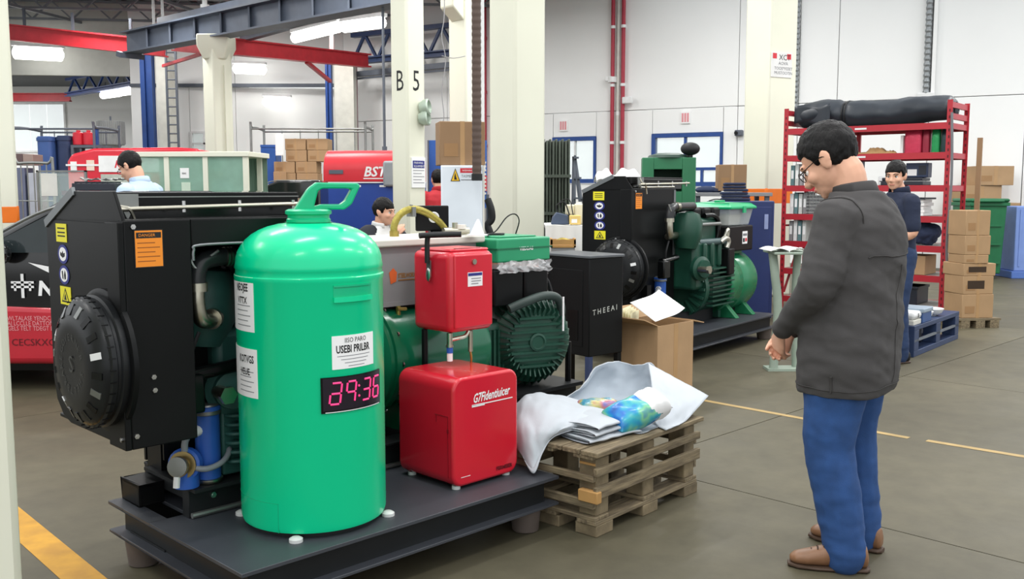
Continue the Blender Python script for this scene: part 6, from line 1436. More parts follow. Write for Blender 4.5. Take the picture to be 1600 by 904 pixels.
MB().box(-.004, .004, -.13, .09, 0, .012).build('spine', PAP, t)
# ================================================================ middle background
# white cabinet with warning label, tall carton on top
WC = at(723, 300, 7.5); zt = at(723, 258, 7.5).z
t = thing('white_cabinet', 'tall white cabinet with yellow warning triangle', 'cabinet', (at(689, 300, 7.5).x, 7.5, 0), 4)
WCP = M('cool_white_enamel', (222, 230, 238), .4, var=.02); Wc = at(757, 300, 7.5).x-at(689, 300, 7.5).x
MB().box(0, Wc, 0, .4, .05, zt).build('body', WCP, t, bevel=.006); MB().box(.006, Wc-.02, -.012, 0, .1, zt-.008).build('door', WCP, t, bevel=.003); MB().box(.01, Wc-.01, .01, .39, 0, .05).build('plinth', DKP, t); MB().box(Wc-.014, Wc, -.004, 0, .1, zt).build('hinge_edge', CREAML, t)
zo = at(711, 283, 7.5).z; tri = MB().prism([(0, 0), (.075, 0), (.0375, .1)], .002, (.075, -.0125, zo), (1, 0, 0), (0, 0, 1), (0, -1, 0)).build('warning_triangle', INK, t)
MB().prism([(.008, .004), (.067, .004), (.0375, .088)], .002, (.075, -.0135, zo), (1, 0, 0), (0, 0, 1), (0, -1, 0)).build('triangle_face', M('amber_sticker', (238, 190, 40), .5), tri); MB().prism([(.028, .012), (.05, .012), (.042, .04), (.036, .066), (.03, .04)], .002, (.075, -.0145, zo), (1, 0, 0), (0, 0, 1), (0, -1, 0)).build('pictogram', INK, tri)
plate(t, 'red_label', REDINK, (.15, -.0125, zo+.065), (1, 0, 0), UP, .115, .036); txt('WERNING', .018, WINK, t, (.165, -.0142, zo+.077), (1, 0, 0), UP); txt('TASMEN1', .03, GREYINK, t, (.158, -.0125, zo+.03), (1, 0, 0), UP, sx=.85); plate(t, 'print', GREYINK, (.155, -.0125, zo+.008), (1, 0, 0), UP, .1, .006)
t = carton('tall brown carton standing on the white cabinet', (at(687, 258, 7.52).x, 7.52, zt+.001), 12, .36, .24, at(700, 189, 7.5).z-zt, CARDD, None)
t = thing('hanging_duct', 'thick dark brown hose hanging down past the tall carton', 'hose', (at(745, 250, 7.36).x, 7.36, zt-.1))
pr_ = []; z = 0
while z < 5.2: pr_ += [(.034, z), (.0365, z+.012), (.0365, z+.026), (.034, z+.038)]; z += .05
MB().lathe(pr_, n=14).build('hose', M('brown_duct', (84, 68, 60), .6, var=.1), t); MB().lathe([(.036, -.02), (.042, -.018), (.042, .03), (.036, .032)], n=14).build('end_cuff', RUBBER, t)
t = thing('white_conduit', 'slim white conduit just right of the brown hose', 'conduit', (at(754, 250, 7.9).x, 7.96, 0)); MB().cyl((0, 0, 0), (0, 0, 6.5), .016, n=10).build('pipe', LAMPH, t); MB().cyl((0, 0, 1.6), (0, 0, 1.66), .022, n=10).build('coupling', LAMPH, t)
# dark hose bundle and louvred panel between cabinet and thick column
t = thing('blue_screen', 'tall blue partition panel beside the white cabinet', 'panel', (at(671, 300, 12.6).x, 12.6, 0), 0); hz = at(680, 219, 12.6).z; MB().box(0, .75, 0, .05, .1, hz).build('panel', M('partition_blue', (44, 92, 170), .5, var=.05), t); MB().box(-.02, .77, -.05, .1, 0, .1).build('foot', GREYST, t); MB().box(-.02, .0, -.02, .07, .1, hz).build('edge_post', GREYST, t); MB().box(.0, .75, -.006, 0, .1, 1.2).build('kick_panel', M('grey_panel', (150, 152, 150), .5), t)
for k in range(9): MB().box(.58, .74, -.012, 0, hz-.3-.05*k, hz-.275-.05*k).build('louvre', CREAML, t)
MB().box(.55, .75, -.01, 0, 1.42, 1.62).build('red_patch', REDST, t)
t = thing('hose_coil', 'black hose hanging against the thick cream column', 'hose', (at(762, 350, 7.95).x, 7.95, 0)); MB().tube([(0, 0, 1.36), (.03, -.02, 1.28), (.035, -.02, 1.2), (.0, -.02, 1.15), (.02, -.02, 1.08), (0, -.02, 1.02)], .03, 10).build('hose', RUBBER, t); MB().cyl((0, .0, 0), (0, .0, 1.4), .012, n=8).build('stand_pole', GREYST, t)
# red and blue machine behind the young man
mx0, mY = at(505, 280, 12.2).x, 12.2
t = thing('compressor_unit', 'red domed machine on a blue cabinet behind the young man', 'machine', (mx0, mY, 0), -6)
zt, zm, zb = at(560, 234, mY).z, at(560, 284, mY).z, at(560, 358, mY).z; W_ = 1.22; REDH = M('machine_red', (206, 40, 52), .35, var=.05)
hp = zt-zm; prof_ = [(0, 0), (.5, 0)]+[(.25+.25*math.cos(PI*k/14), hp*.35+hp*.65*math.sin(PI*k/14)) for k in range(15)]
MB().prism(prof_, W_, (0, 0, zm), (0, 1, 0), (0, 0, 1), (1, 0, 0)).build('hood', REDH, t, bevel=.012)
MB().box(.0, W_, .02, .5, zb, zm-.012).build('cabinet', M('machine_blue', (40, 70, 150), .4, var=.05), t, bevel=.008); MB().box(-.005, W_+.005, .0, .52, zm-.015, zm).build('white_trim', LAMPH, t); MB().box(.0, W_, .01, .51, .1, zb).build('red_base', REDH, t); MB().box(.05, W_-.05, .05, .45, 0, .1).build('plinth', DKP, t)
MB().box(-.02, .0, .1, .3, zm+.12, zm+.16).build('handle', DULLST, t); MB().box(.08, .26, -.012, .0, zm+.1, zm+.15).build('latch', GREYST, t)
txt('BSTAR', .17, WINK, t, (.52, -.002, zm+.07), (1, 0, 0), UP, shear=.25, bold=.004); MB().box(.52, .95, -.004, -.001, zm+.035, zm+.048).build('underline', WINK, t)
for x, w_ in ((.16, .1), (.28, .2), (.72, .08)): MB().box(x, x+w_, .014, .02, zm-.065, zm-.04).build('print', WINK, t)
MB().box(.78, 1.05, -.06, .02, zm-.06, zm+.26).build('grey_hatch', M('hatch_grey', (150, 154, 158), .5), t, bevel=.03)
MB().box(.2, 1.2, -.004, .0, zb-.1, zb-.03).build('base_stripe', LAMPH, t)
# cage trolley with cartons
def cage(label, x0, x1, Y, ztop, depth, mat=DULLST, rows=3):
    t = thing('cage_trolley', label, 'trolley', (x0, Y, 0), 0, 'wire cage trolleys'); Wd_ = x1-x0
    for x in (0, Wd_):
        MB().tube([(x, 0, .1), (x, 0, ztop-.1), (x, .06, ztop), (x, depth-.06, ztop), (x, depth, ztop-.1), (x, depth, .1)], .02, 8, 4).build('end_frame', mat, t)
    for y in (0, depth):
        for k in range(rows): MB().cyl((0, y, .3+(ztop-.32)*k/(rows-1)), (Wd_, y, .3+(ztop-.32)*k/(rows-1)), .014, n=8).build('rail', mat, t)
    MB().box(0, Wd_, 0, depth, .18, .21).build('platform', mat, t)
    for x in (.08, Wd_-.08):
        for y in (.08, depth-.08): MB().cyl((x-.02, y, .075), (x+.02, y, .075), .075, n=14).box(x-.03, x+.03, y-.03, y+.03, .1, .18).build('castor', RUBBER, t)
    for k in range(1, 6): MB().cyl((Wd_*k/6, depth, .2), (Wd_*k/6, depth, ztop), .008, n=6).build('upright', mat, t)
    return t
Yc = 15.2; cx0, cx1 = at(394, 280, Yc).x, at(572, 280, Yc).x; cage('long grey wire cage trolley full of cartons', cx0, cx1, Yc, at(480, 199, Yc).z, .8)
rows_ = [[(428, 470, 272, 288), (470, 505, 270, 288)], [(426, 465, 252, 270), (462, 500, 248, 270)], [(460, 490, 232, 250), (488, 520, 234, 250)], [(458, 492, 217, 231), (488, 518, 216, 233)]]
nn = 0; zz = .211
for r_i, (ya, yb) in enumerate(((300, 330), (270, 300), (252, 270), (234, 252), (216, 234))):
    h_ = at(470, ya, Yc+.1).z-at(470, yb, Yc+.1).z
    if r_i == 0: h_ = at(470, 300, Yc+.1).z-.212; 
    for c_i in range(2 if r_i else 3):
        x = at((428, 462, 500)[c_i]+(18 if r_i > 2 else 0), 280, Yc+.1).x; nn += 1
        carton('cage carton, %s from the platform in the %s pile' % (('lowest', 'second', 'third', 'fourth', 'fifth')[r_i], ('grey post side', 'middle', 'red machine side')[c_i]), (x+.01*(r_i % 2), Yc+.12, zz), 0, .33, .4, h_-.003, CARD, 'cartons in the wire cage')
    zz += h_
t = carton('open flapped carton leaning in the wire cage', (at(426, 280, Yc).x, Yc+.06, at(430, 268, Yc).z-.9), 0, .2, .05, .9, CARD, 'cartons in the wire cage')
simple('paper_sign', 'white paper hanging inside the wire cage', 'paper', (at(431, 243, Yc-.03).x, Yc-.04, at(431, 243, Yc).z), 0, [('sheet', MB().box(0, .13, 0, .01, 0, .34), PAP, 0), ('curl', MB().box(.02, .11, -.01, 0, 0, .04), PAP, .004)])
simple('blue_crate', 'blue plastic crate inside the wire cage', 'crate', (at(397, 260, Yc).x+.03, Yc+.3, .212), 0, [('body', MB().box(0, .24, 0, .4, 0, at(400, 225, Yc).z-.21), M('partition_blue', (44, 92, 170), .5), .01), ('rim', MB().box(-.0, .24, -.01, .41, 1.9, 1.94), M('partition_blue', (44, 92, 170), .5), 0)])
# glass display cabinet
Yg = 9.6; gx0, gx1, gz = at(212, 300, Yg).x, at(392, 300, Yg).x, at(300, 237, Yg).z
t = thing('glass_cabinet', 'cream framed cabinet with green tinted glass doors', 'cabinet', (gx0, Yg, 0), -4)
GT = M('green_glass', (150, 190, 170), .08, alpha=.62, var=.1); W_ = gx1-gx0; sp = W_*.26
MB().box(-.02, W_+.02, -.02, .62, gz-.05, gz).build('top_board', CREAM, t, bevel=.006); MB().box(0, W_, 0, .6, .0, .5).build('base_unit', CREAM, t)
for x in (0, sp, sp+(W_-sp)/2-.03, W_-.05): MB().box(x, x+.05, 0, .04, .5, gz-.05).build('frame_post', CREAM, t)
for x in (.05, W_-.05): MB().box(x-.05, x, .56, .6, .5, gz-.05).build('rear_post', CREAM, t)
for a, b in ((.05, sp), (sp+.05, sp+(W_-sp)/2-.03), (sp+(W_-sp)/2+.02, W_-.05)): MB().box(a, b, .012, .018, .5, gz-.05).build('pane', GT, t)
MB().box(.0, W_, .595, .6, .5, gz-.05).build('back_panel', M('green_curtain', (112, 138, 122), .8, var=.25, scale=14, stretch=(6, 1, .3)), t)
MB().box(.05, W_-.05, .03, .58, 1.1, 1.12).build('glass_shelf', GT, t)
MB().box(sp+.16, sp+.25, .006, .012, gz-.26, gz-.16).build('door_notice', PAP, t); txt('aac', .035, INK, t, (sp+.18, .005, gz-.22), (1, 0, 0), UP); MB().box(sp+.17, sp+.26, .006, .012, gz-.42, gz-.3).build('door_notice', M('pale_green_note', (198, 216, 196), .7), t)
# red van-like machine with white panel, left
Yv = 13.15; t = thing('red_vehicle', 'red delivery vehicle with white lettered panel behind the pale blue shirt', 'vehicle', (at(106, 290, Yv).x, Yv, 0), 6)
RV = M('vehicle_red', (206, 40, 56), .3, var=.04); vz = at(160, 229, Yv).z; vw = 1.75; zk = at(140, 258, Yv).z
mb = MB(); mb.prism([(0, .35), (vw, .35), (vw, vz-.02), (vw-.3, vz), (.35, vz-.02), (.06, vz-.1), (0, vz-.2)], .9, (0, .9, 0), (1, 0, 0), (0, 0, 1), (0, -1, 0)); mb.build('cab', RV, t, bevel=.04)
MB().box(.42, 1.3, -.012, .0, vz-.34, vz-.12).build('white_panel', LAMPH, t); txt('KVSeS', .14, REDINK, t, (.62, -.013, vz-.28), (1, 0, 0), UP, shear=.3, bold=.003)
MB().box(-.01, .42, -.014, 0, zk-.01, zk+.015).build('white_line', LAMPH, t); MB().box(.44, 1.1, -.012, 0, zk-.7, vz-.37).build('shutter', M('shutter_grey', (172, 178, 168), .5, var=.1, scale=20, stretch=(3, 1, .2)), t); MB().box(.05, .13, -.012, 0, vz-.34, vz-.2).build('lamp', LAMPH, t); MB().box(.26, .36, -.012, 0, vz-.32, vz-.18).build('lamp', M('pale_amber', (226, 206, 190), .4), t)
for x in (.1, 1.3):
    for y in (.1, .75): MB().cyl((x+.15, y-.1, .28), (x+.15, y+.1, .28), .28, n=22).build('wheel', RUBBER, t)
# storage fence with bins, far left
cage('grey post fence bay holding blue bins at the far left', at(22, 280, 14.2).x, at(150, 280, 14.2).x, 14.2, at(90, 199, 14.2).z, .9, GREYST, 4)
def drum(label, px, Y, ytop, w_, mat, zb=.212, nm='storage_bin'):
    t = thing(nm, label, 'bin', (at(px, 280, Y).x, Y+.1, zb), 0); h_ = at(px, ytop, Y).z-zb; MB().prism(rrect(0, w_, 0, .4, .05), h_, (0, 0, 0)).build('body', mat, t, bevel=.01); MB().prism(rrect(-.01, w_+.01, -.01, .41, .05), .05, (0, 0, h_-.07)).build('rim', mat, t); return t
BB, BB2 = M('bin_blue', (62, 92, 150), .5), M('bin_dark_blue', (44, 58, 92), .5)
drum('tall pale blue bin in the far left fence bay', 54, 14.3, 212, .22, BB); drum('dark blue bin next to the pale blue bin', 85, 14.4, 211, .2, BB2)
t = thing('shelf_board', 'raised shelf holding red drums in the fence bay', 'shelf', (at(108, 228, 14.4).x, 14.45, 0)); hs = at(120, 226, 14.4).z; MB().box(0, .45, 0, .4, hs-.04, hs).build('board', GREYST, t)
for x in (0, .41): MB().box(x, x+.04, .0, .04, .21, hs-.04).box(x, x+.04, .36, .4, .21, hs-.04).build('leg', GREYST, t)
for k, px in enumerate((112, 128)):
    t = thing('red_drum', ('round', 'squarish')[k]+' red drum on the raised shelf in the fence bay', 'drum', (at(px, 220, 14.5).x+.06, 14.6, hs+.001)); h_ = at(px, 206, 14.5).z-hs; MB().lathe([(.07, 0), (.08, .01), (.085, h_*.5), (.08, h_-.01), (.05, h_), (.001, h_)], n=20 if k == 0 else 10).build('drum', RV, t); MB().cyl((0, 0, h_), (0, 0, h_+.03), .03, n=10).build('cap', RV, t)
simple('blue_post', 'short blue bar at the end of the raised shelf', 'bar', (at(141, 220, 14.5).x, 14.62, hs+.001), 0, [('bar', MB().box(0, .06, 0, .06, 0, .24), BLUEST, .004), ('cap', MB().box(-.01, .07, -.01, .07, .24, .26), BLUEST, 0)])
for k, (px, yt, yb, mt, nm) in enumerate(((24, 240, 256, M('brown_box', (96, 78, 78), .7), 'brown'), (40, 241, 254, M('grey_brown', (150, 130, 122), .7), 'grey brown'), (26, 262, 282, M('slate_box', (96, 102, 124), .6), 'slate'), (45, 270, 290, M('pale_slate', (168, 172, 182), .6), 'pale'))):
    z0 = at(px, yb, 14.0).z
    simple('parts_box', nm+' parts box stacked in front of the fence bay', 'box', (at(px, 280, 13.6).x, 13.55, .0 if k > 1 else at(26, 258, 13.6).z), 0, [('body', MB().box(0, .14, 0, .3, 0, (at(px, yt, 13.6).z if k > 1 else at(px, yt, 13.6).z-at(26, 258, 13.6).z)), mt, .006), ('rim', MB().box(-.002, .142, -.006, .0, 0, .03), mt, 0)])
t = thing('wire_fence', 'low steel wire fence in front of the parts boxes', 'fence', (at(24, 290, 12).x, 12.0, 0)); fz = at(60, 255, 12).z; fw = at(84, 290, 12).x-at(24, 290, 12).x
MB().tube([(0, 0, 0), (0, 0, fz-.06), (.06, 0, fz), (fw-.06, 0, fz), (fw, 0, fz-.06), (fw, 0, 0)], .018, 8, 4).build('frame', DULLST, t)
for k in range(5): MB().cyl((0, 0, .3+.25*k), (fw, 0, .3+.25*k), .008, n=6).build('wire', DULLST, t)
for k in range(1, 6): MB().cyl((fw*k/6, 0, .1), (fw*k/6, 0, fz), .008, n=6).build('upright_wire', DULLST, t)
# clear screen and its paper, parts tray
t = thing('clear_screen', 'clear acrylic screen with steel frame in front of the red vehicle', 'screen', (at(58, 290, 9.5).x, 9.5, 0)); sw = at(136, 290, 9.5).x-at(58, 290, 9.5).x; sz = at(90, 266, 9.5).z
MB().box(0, sw, 0, .008, .3, sz).build('pane', GLASS, t)
MB().box(0, .02, -.01, .02, 0, sz).box(sw-.02, sw, -.01, .02, 0, sz).box(0, sw, -.01, .02, sz-.015, sz).build('frame', DULLST, t); MB().box(.04, .2, -.004, 0, sz-.25, sz-.03).build('notice', M('pale_card', (216, 216, 210), .7), t)
t = thing('parts_table', 'table behind the black generator stacked with dark parts trays', 'table', (at(96, 300, 8.9).x, 8.9, 0)); tz = at(130, 298, 8.9).z; MB().box(0, .75, 0, .5, tz-.04, tz).build('top', GREYP, t)
for x in (.02, .69):
    for y in (.02, .44): MB().box(x, x+.04, y, y+.04, 0, tz-.04).build('leg', GREYST, t)
simple('parts_tray', 'black slotted parts tray on the table', 'tray', (at(108, 297, 8.9).x, 8.95, tz+.001), 0, [('tray', MB().box(0, .4, 0, .3, 0, .07), DKP, .008)]+[('divider', MB().box(.05*k+.03, .05*k+.04, -.003, .3, .07, .085), DKP, 0) for k in range(7)])
simple('parts_heap', 'heap of pale metal offcuts behind the parts tray', 'parts', (at(118, 297, 9.2).x, 9.28, tz+.001), 0, [('sheet', MB().grid(lambda u, v: Vector((.42*u, .1*v, .11+.03*fbm(Vector((u*9, v*4, 0)), 1, 3))), 24, 6), DULLST, 0), ('base', MB().box(0, .42, 0, .1, 0, .08), LAMPH, .01)])
# grey round ventilator
Yf = 22.0; t = thing('ventilator', 'grey ribbed round ventilator hung above the red vehicle', 'ventilator', (at(174, 220, Yf).x, Yf, at(174, 232, Yf).z)); r_ = 20*Yf/FOC; h_ = at(174, 190, Yf).z-t.location.z; vm = MB()
for k in range(40):
    a0, a1 = 2*PI*k/40, 2*PI*(k+.6)/40; vm.add([(r_*math.cos(a)*s, r_*math.sin(a)*s, z) for z in (.1, h_) for s, a in ((1, a0), (1.03, (a0+a1)/2), (1, a1), (.98, (a0+a1)/2))], [(0, 1, 5, 4), (1, 2, 6, 5), (2, 3, 7, 6), (3, 0, 4, 7), (4, 5, 6, 7), (3, 2, 1, 0)])
vm.build('louvres', M('ventilator_grey', (150, 152, 152), .5), t); MB().cyl((0, 0, .08), (0, 0, h_+.01), r_*.97, n=32).build('drum', MATS['ventilator_grey'], t); MB().lathe([(r_*.6, 0), (r_*.8, .1), (.001, .1)], n=24).build('collar', MATS['ventilator_grey'], t); MB().cyl((0, 0, -t.location.z), (0, 0, .02), .12, n=12).build('stand_pipe', GREYST, t); MB().cyl((0, 0, h_), (0, 0, h_+.12), .02, n=8).build('spike', GREYST, t)
# car on the far left: black body, red lower half
cY = 6.75; t = thing('car', 'black car with red lower sides behind the first generator', 'car', (-3.35, cY, 0), 0)
CARB = M('car_black', (20, 21, 23), .12, var=.04, coat=.8); CARR = M('car_red', (186, 34, 50), .25, var=.05, coat=.5); CGL = M('car_glass', (44, 52, 54), .05, var=.1)
# side profile (x along the car: front at -1.3, rear at +2.9); local y = depth
prof_ = [(-1.5, .3), (1.8, .3), (1.88, .7), (1.84, 1.0), (1.6, 1.36), (1.2, 1.43), (.6, 1.43), (.15, 1.36), (-.35, 1.1), (-.65, .98), (-1.3, .86), (-1.52, .7)]
MB().prism([p for p in prof_ if True], 1.55, (0, 0, 0), (1, 0, 0), (0, 0, 1), (0, 1, 0)).build('body', CARB, t, bevel=.09, seg=4)
MB().prism([(-1.46, .2), (1.82, .2), (1.86, .56), (-1.5, .68)], 1.58, (0, -.015, 0), (1, 0, 0), (0, 0, 1), (0, 1, 0)).build('lower_side', CARR, t, bevel=.05, seg=3)
MB().prism([(-.42, 1.0), (.12, 1.27), (.55, 1.35), (.7, 1.35), (.7, 1.0)], .01, (0, -.012, 0), (1, 0, 0), (0, 0, 1), (0, -1, 0)).build('side_window', CGL, t)
MB().tube([(-.6, -.012, .97), (-.35, -.02, 1.08), (.1, -.02, 1.3), (.55, -.02, 1.385), (.9, -.02, 1.39)], .012, 6).build('window_trim', DULLST, t)
mb = MB(); mb.ball((0, 0, 0), (.1, .09, .085), 18, 12); mm = mb.build('mirror', CARB, t); mm.location = (-.22, -.12, 1.0)
MB().prism([(-.05, .0), (.1, -.03), (.45, -.035), (.45, -.06), (.1, -.075)], .006, (0, -.014, .93), (1, 0, 0), (0, 0, 1), (0, -1, 0)).build('body_flash', WINK, t)
txt('NE', .14, WINK, t, (.0, -.008, .7), (1, 0, 0), UP, shear=.12, bold=.006)
MB().prism([(-.11, -.008), (.05, -.008), (.05, .008), (-.11, .008)], .003, (-.07, -.016, .79), (1, 0, 0), (0, 0, 1), (0, -1, 0)).prism([(-.11, .03), (.05, .03), (.05, .046), (-.11, .046)], .003, (-.07, -.016, .72), (1, 0, 0), (0, 0, 1), (0, -1, 0)).prism([(-.04, -.02), (-.02, -.02), (-.02, .15), (-.04, .15)], .003, (-.07, -.016, .7), (1, 0, 0), (0, 0, 1), (0, -1, 0)).prism([(-.09, 0), (-.075, 0), (-.075, .06), (-.09, .06)], .003, (-.07, -.016, .73), (1, 0, 0), (0, 0, 1), (0, -1, 0)).prism([(.015, 0), (.03, 0), (.03, .06), (.015, .06)], .003, (-.07, -.016, .73), (1, 0, 0), (0, 0, 1), (0, -1, 0)).build('emblem', WINK, t)
txt('WLTALASE YENDCJDLAIRPENVISS\nAJ LCCLLE DATTONDMANTNSSANGN\nGELS TELT TDEGT LVESEL', .045, M('pink_print', (222, 150, 156), .5), t, (-.22, -.017, .52), (1, 0, 0), UP, sx=.8)
txt('CECSKXOSAE', .07, M('dark_red_print', (90, 10, 20), .5), t, (-.2, -.017, .34), (1, 0, 0), UP)
for x in (-1.0, 1.3):
    for y in (-.01, 1.36): MB().cyl((x, y, .31), (x, y+.2, .31), .31, n=28).build('wheel', RUBBER, t)
MB().box(-1.3, 1.7, .1, 1.45, .14, .3).build('underbody', BLACKG, t)

# ================================================================ behind the second generator
# dark green shutter stack and step ladder at the first window
q = at(873, 290, 13); ST = M('olive_steel', (66, 74, 64), .6, var=.15)
t = thing('shutter_stack', 'tall dark olive corrugated steel stack beside the thick column', 'shutters', (at(848, 290, 13).x, 13, 0), 0); hz = at(870, 217, 13).z; W_ = at(892, 290, 13).x-at(848, 290, 13).x
for k in range(9): MB().box(W_*k/9, W_*(k+.7)/9, -.03*(k % 2), .4, .1, hz-.02*(k % 2)).build('corrugation', ST, t, bevel=.01)
MB().box(0, W_, .02, .38, 0, .1).build('base', GREYST, t)
for z in (.6, 1.1, 1.6): MB().box(0, W_, -.05, -.03, z, z+.04).build('strap', ST, t)
t = thing('step_ladder', 'aluminium step ladder standing in front of the shutter window', 'ladder', (at(898, 290, 13.5).x, 13.5, 0), 0); hz = at(898, 243, 13.5).z
for s, x2 in ((-1, .28), (-1, -.02)): MB().bar((.0, 0, hz), (x2, -.3, 0), .05, .03).bar((.0, .35, hz), (x2, .35, 0), .05, .03).build('rail', GREYST, t)
for k in range(7): MB().bar((.26-.035*k, -.28+.04*k, .2+.28*k), (-.02, -.28+.04*k, .2+.28*k), .06, .025).build('tread', GREYST, t)
t = thing('green_cylinder', 'bright green round vessel beyond the second generator', 'vessel', (at(925, 300, 12.2).x, 12.2, 0)); zc = at(925, 312, 12.2).z
MB().lathe([(.001, 0), (.12, .02), (.17, .08), (.17, .45), (.12, .5), (.001, .52)], (-.1, 0, zc), (1, 0, 0), 28).build('vessel', ALTG2, t); MB().box(-.06, .3, -.12, .12, 0, zc-.1).build('saddle', GREYST, t)
# table with white cloth, crate and cable things
Yt = 10.2; tx0, tx1, tz = at(852, 340, Yt).x, at(934, 340, Yt).x, at(890, 352, Yt).z
t = thing('covered_table', 'table under a white cloth between the thick column and second generator', 'table', (tx0, Yt, 0)); W_ = tx1-tx0
MB().box(0, W_, 0, .7, tz-.03, tz-.004).build('table_top', GREYP, t)
MB().grid(lambda u, v: Vector((W_*u, -.01-.012*math.sin(u*30)*(1-v), tz-.42*(1-v)+.004*math.sin(9*u))), 40, 6).grid(lambda u, v: Vector((W_*u, -.01+.72*v, tz+.004*math.sin(9*u))), 40, 3).build('table_cloth', WSH, t, solid=.004)
for x in (.03, W_-.08):
    for y in (.03, .62): MB().box(x, x+.05, y, y+.05, 0, tz-.03).build('leg', GREYST, t)
simple('shelf_plank', 'low wooden crate in front of the covered table', 'crate', (at(860, 390, Yt-.3).x, Yt-.35, at(880, 387, 9.8).z), 0, [('slat', MB().box(0, .26, 0, .2, 0, .02), WOODL, 0), ('slat', MB().box(0, .26, 0, .015, .03, .08), WOODL, 0), ('slat', MB().box(0, .26, .185, .2, .03, .08), WOODL, 0), ('end', MB().box(0, .02, 0, .2, 0, .09), WOODL, 0), ('end', MB().box(.24, .26, 0, .2, 0, .09), WOODL, 0), ('coil', MB().tube([(.05, .1, .05), (.12, .06, .08), (.2, .12, .06)], .02, 8), M('brass', (170, 150, 80), .4), 0), ('pedestal', MB().box(.01, .25, .01, .19, -at(880, 387, 9.8).z, 0), GREYP, 0)])
simple('cable_transformer', 'dark blue transformer with looped cable on the covered table', 'transformer', (at(861, 350, Yt+.1).x, Yt+.1, tz+.006), 0, [('core', MB().prism([(0, 0), (.2, 0), (.18, .1), (.06, .13), (.02, .08)], .15, (0, .15, 0), (1, 0, 0), (0, 0, 1), (0, -1, 0)), M('slate_blue', (70, 82, 104), .6), .01), ('cable', MB().tube([(.08, .05, .12), (.06, .05, .2), (.14, .05, .24), (.18, .05, .16), (.22, 0, .02), (.21, -.03, .004)], .008, 6), RUBBER, 0), ('cable', MB().tube([(.12, .05, .12), (.1, .05, .24), (.2, .05, .26), (.24, .05, .1), (.28, .0, .004)], .006, 6), RUBBER, 0)])
CRP = M('cream_plastic', (232, 224, 196), .5)
simple('cream_canister', 'tall cream plastic canister on the covered table', 'canister', (at(884, 350, Yt+.2).x, Yt+.2, tz+.006), 0, [('body', MB().box(.1, .2, 0, .16, 0, .22), CRP, .015), ('wing', MB().box(0, .1, .03, .12, .1, .21), CRP, .015), ('cap', MB().cyl((.15, .08, .22), (.15, .08, .24), .03), LAMPH, 0)])
simple('yellow_block', 'small yellow foam block in front of the cream canister', 'block', (at(890, 350, Yt+.05).x, Yt+.05, tz+.006), 0, [('block', MB().box(0, .12, 0, .1, 0, .1), M('yellow_foam', (226, 196, 120), .8), .01), ('label', MB().box(.02, .08, -.002, 0, .02, .06), PAP, 0)])
simple('navy_toolbox', 'small navy toolbox next to the cream canister', 'toolbox', (at(918, 350, Yt+.1).x, Yt+.1, tz+.006), 0, [('body', MB().box(0, .16, 0, .16, 0, .1), M('slate_blue', (70, 82, 104), .6), .01), ('lid', MB().box(0, .16, 0, .16, .105, .13), NAVP, .01), ('handle', MB().tube([(.03, .08, .13), (.04, .08, .17), (.12, .08, .17), (.13, .08, .13)], .008, 6), GREYP, 0)])
# green machine housing with round dark lamp, white sheets draped beside it
Ym = 11.0; mz0, mz1 = at(1040, 292, Ym).z, at(1040, 246, Ym).z; mx = at(1003, 280, Ym).x; MW = at(1086, 280, Ym).x-mx; GM = M('machine_green', (40, 108, 72), .4, var=.06)
t = thing('green_machine', 'dark green machine housing with open hatch behind the second generator', 'machine', (mx, Ym, 0), -6)
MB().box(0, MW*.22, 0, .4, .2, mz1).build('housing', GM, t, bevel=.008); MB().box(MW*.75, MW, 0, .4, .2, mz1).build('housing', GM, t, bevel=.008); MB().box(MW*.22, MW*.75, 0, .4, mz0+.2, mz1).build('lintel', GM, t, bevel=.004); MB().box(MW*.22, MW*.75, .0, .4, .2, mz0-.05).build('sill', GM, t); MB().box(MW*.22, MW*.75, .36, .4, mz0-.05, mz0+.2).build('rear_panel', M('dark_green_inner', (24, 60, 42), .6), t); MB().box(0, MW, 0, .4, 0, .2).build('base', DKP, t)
mb = MB(); mb.lathe([(.24, 0), (.22, .03), (.12, .055), (.001, .06)], (MW*.5, .2, mz1), n=28); mb.build('dome', M('dark_green_dome', (40, 64, 54), .5), t)
mb = MB(); mb.ball((MW*.9, .1, mz1+.1), (.11, .1, .075), 18, 12); mb.cyl((MW*.9, .1, mz1), (MW*.9, .1, mz1+.06), .03); mb.build('round_lamp', RUBBER, t)
simple('cloth_bundle', 'pinkish cloth bundle lying inside the green hatch', 'cloth', (mx+MW*.52, Ym+.1, mz0-.049), 0, [('bundle', MB().ball((0, .05, .07), (.12, .09, .075), 16, 10), M('pink_cloth', (196, 150, 150), .8, bump=.3, bscale=30), 0), ('fold', MB().ball((.06, .02, .11), (.06, .05, .03), 12, 8), M('red_cloth', (170, 84, 84), .8), 0)])
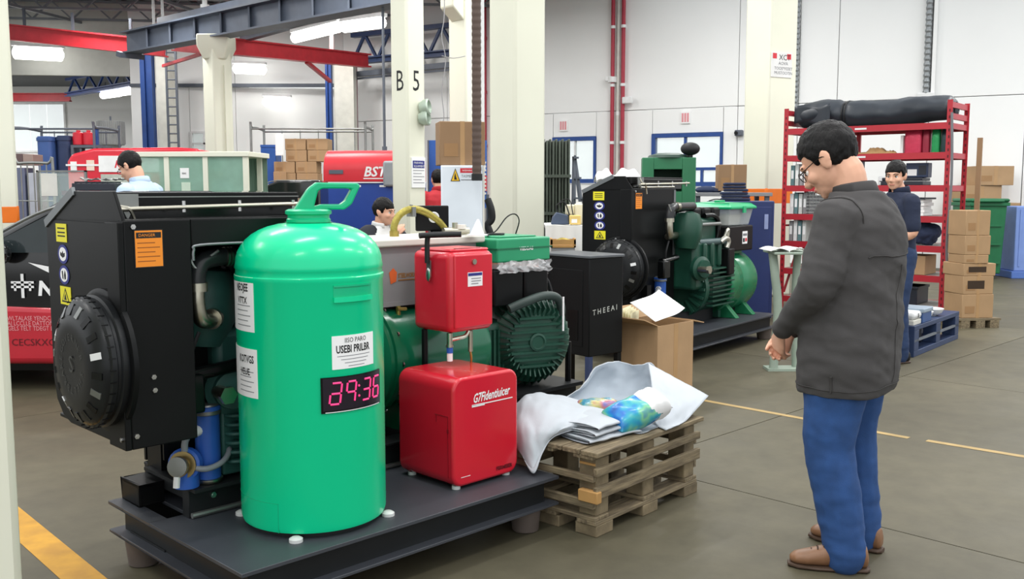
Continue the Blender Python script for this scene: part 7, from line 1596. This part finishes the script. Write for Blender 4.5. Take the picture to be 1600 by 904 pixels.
for k, (px0, px1, yt) in enumerate(((932, 962, 268), (962, 1003, 264))):
    Ys = 10.5; x0, x1 = at(px0, 280, Ys).x, at(px1, 280, Ys).x; z0, z1 = at(px0, 290, Ys).z, at(px0, yt, Ys).z
    t = thing('plastic_sheet', ('smaller', 'larger')[k]+' crumpled white plastic sheet behind the black radiator', 'sheet', (x0, Ys, z0), 0)
    MB().grid(lambda u, v: Vector(((x1-x0)*u, .35*v+.02*math.sin(7*u), (z1-z0)*math.sin(PI*(.15+.75*v))*(.7+.5*math.sin(PI*u)*(1-.3*k)+.1*math.sin(13*u+4*k)))), 20, 14).build('sheet', M('white_film', (240, 241, 242), .4, bump=.2, bscale=10), t, solid=.003)
    MB().box(.02, x1-x0-.02, .03, .33, -z0, .01).build('bench', GREYP, t)

# black sloping machine cover seen over the first generator
Yh = 10.7; hx0, hx1 = at(392, 290, Yh).x, at(500, 290, Yh).x; hz = at(450, 282, Yh).z; W_ = hx1-hx0
t = thing('machine_cover', 'black sloping machine cover between the glass cabinet and the red domed machine', 'cover', (hx0, Yh, 0), 0)
MB().prism([(0, .9), (W_, .9), (W_, hz), (.3, hz), (.16, hz-.05), (0, hz-.2)], .5, (0, .5, 0), (1, 0, 0), (0, 0, 1), (0, -1, 0)).build('hood', CARB, t, bevel=.02); MB().box(.03, W_-.03, .03, .47, 0, .9).build('cabinet', DKP, t)
MB().tube([(-.0, -.004, hz-.2), (.16, -.004, hz-.045), (.3, -.004, hz+.002), (W_, -.004, hz+.002)], .006, 6, 2).build('trim', DULLST, t)
# loose cable on the column with the corbel
p = at(690, 60, 12.7); t = thing('hanging_cable', 'thin grey cable hanging loosely beside the corbel column', 'cable', (p.x, p.y, at(690, 215, 12.7).z))
MB().tube([(-.06, 0, 0), (.02, 0, .25), (-.0, 0, .6), (.05, 0, 1.0), (.0, 0, 1.3), (.04, 0, 1.7), (.02, 0, 3.2)], .007, 6).build('cable', GREYP, t); MB().tube([(.0, 0, 1.05), (.15, 0, 1.02), (.3, .1, 1.06)], .006, 6).build('branch_cable', GREYP, t); MB().cyl((-.07, 0, -.05), (-.055, 0, .01), .015, n=8).build('plug', LAMPH, t)
bpy.data.scenes.remove(TMP)
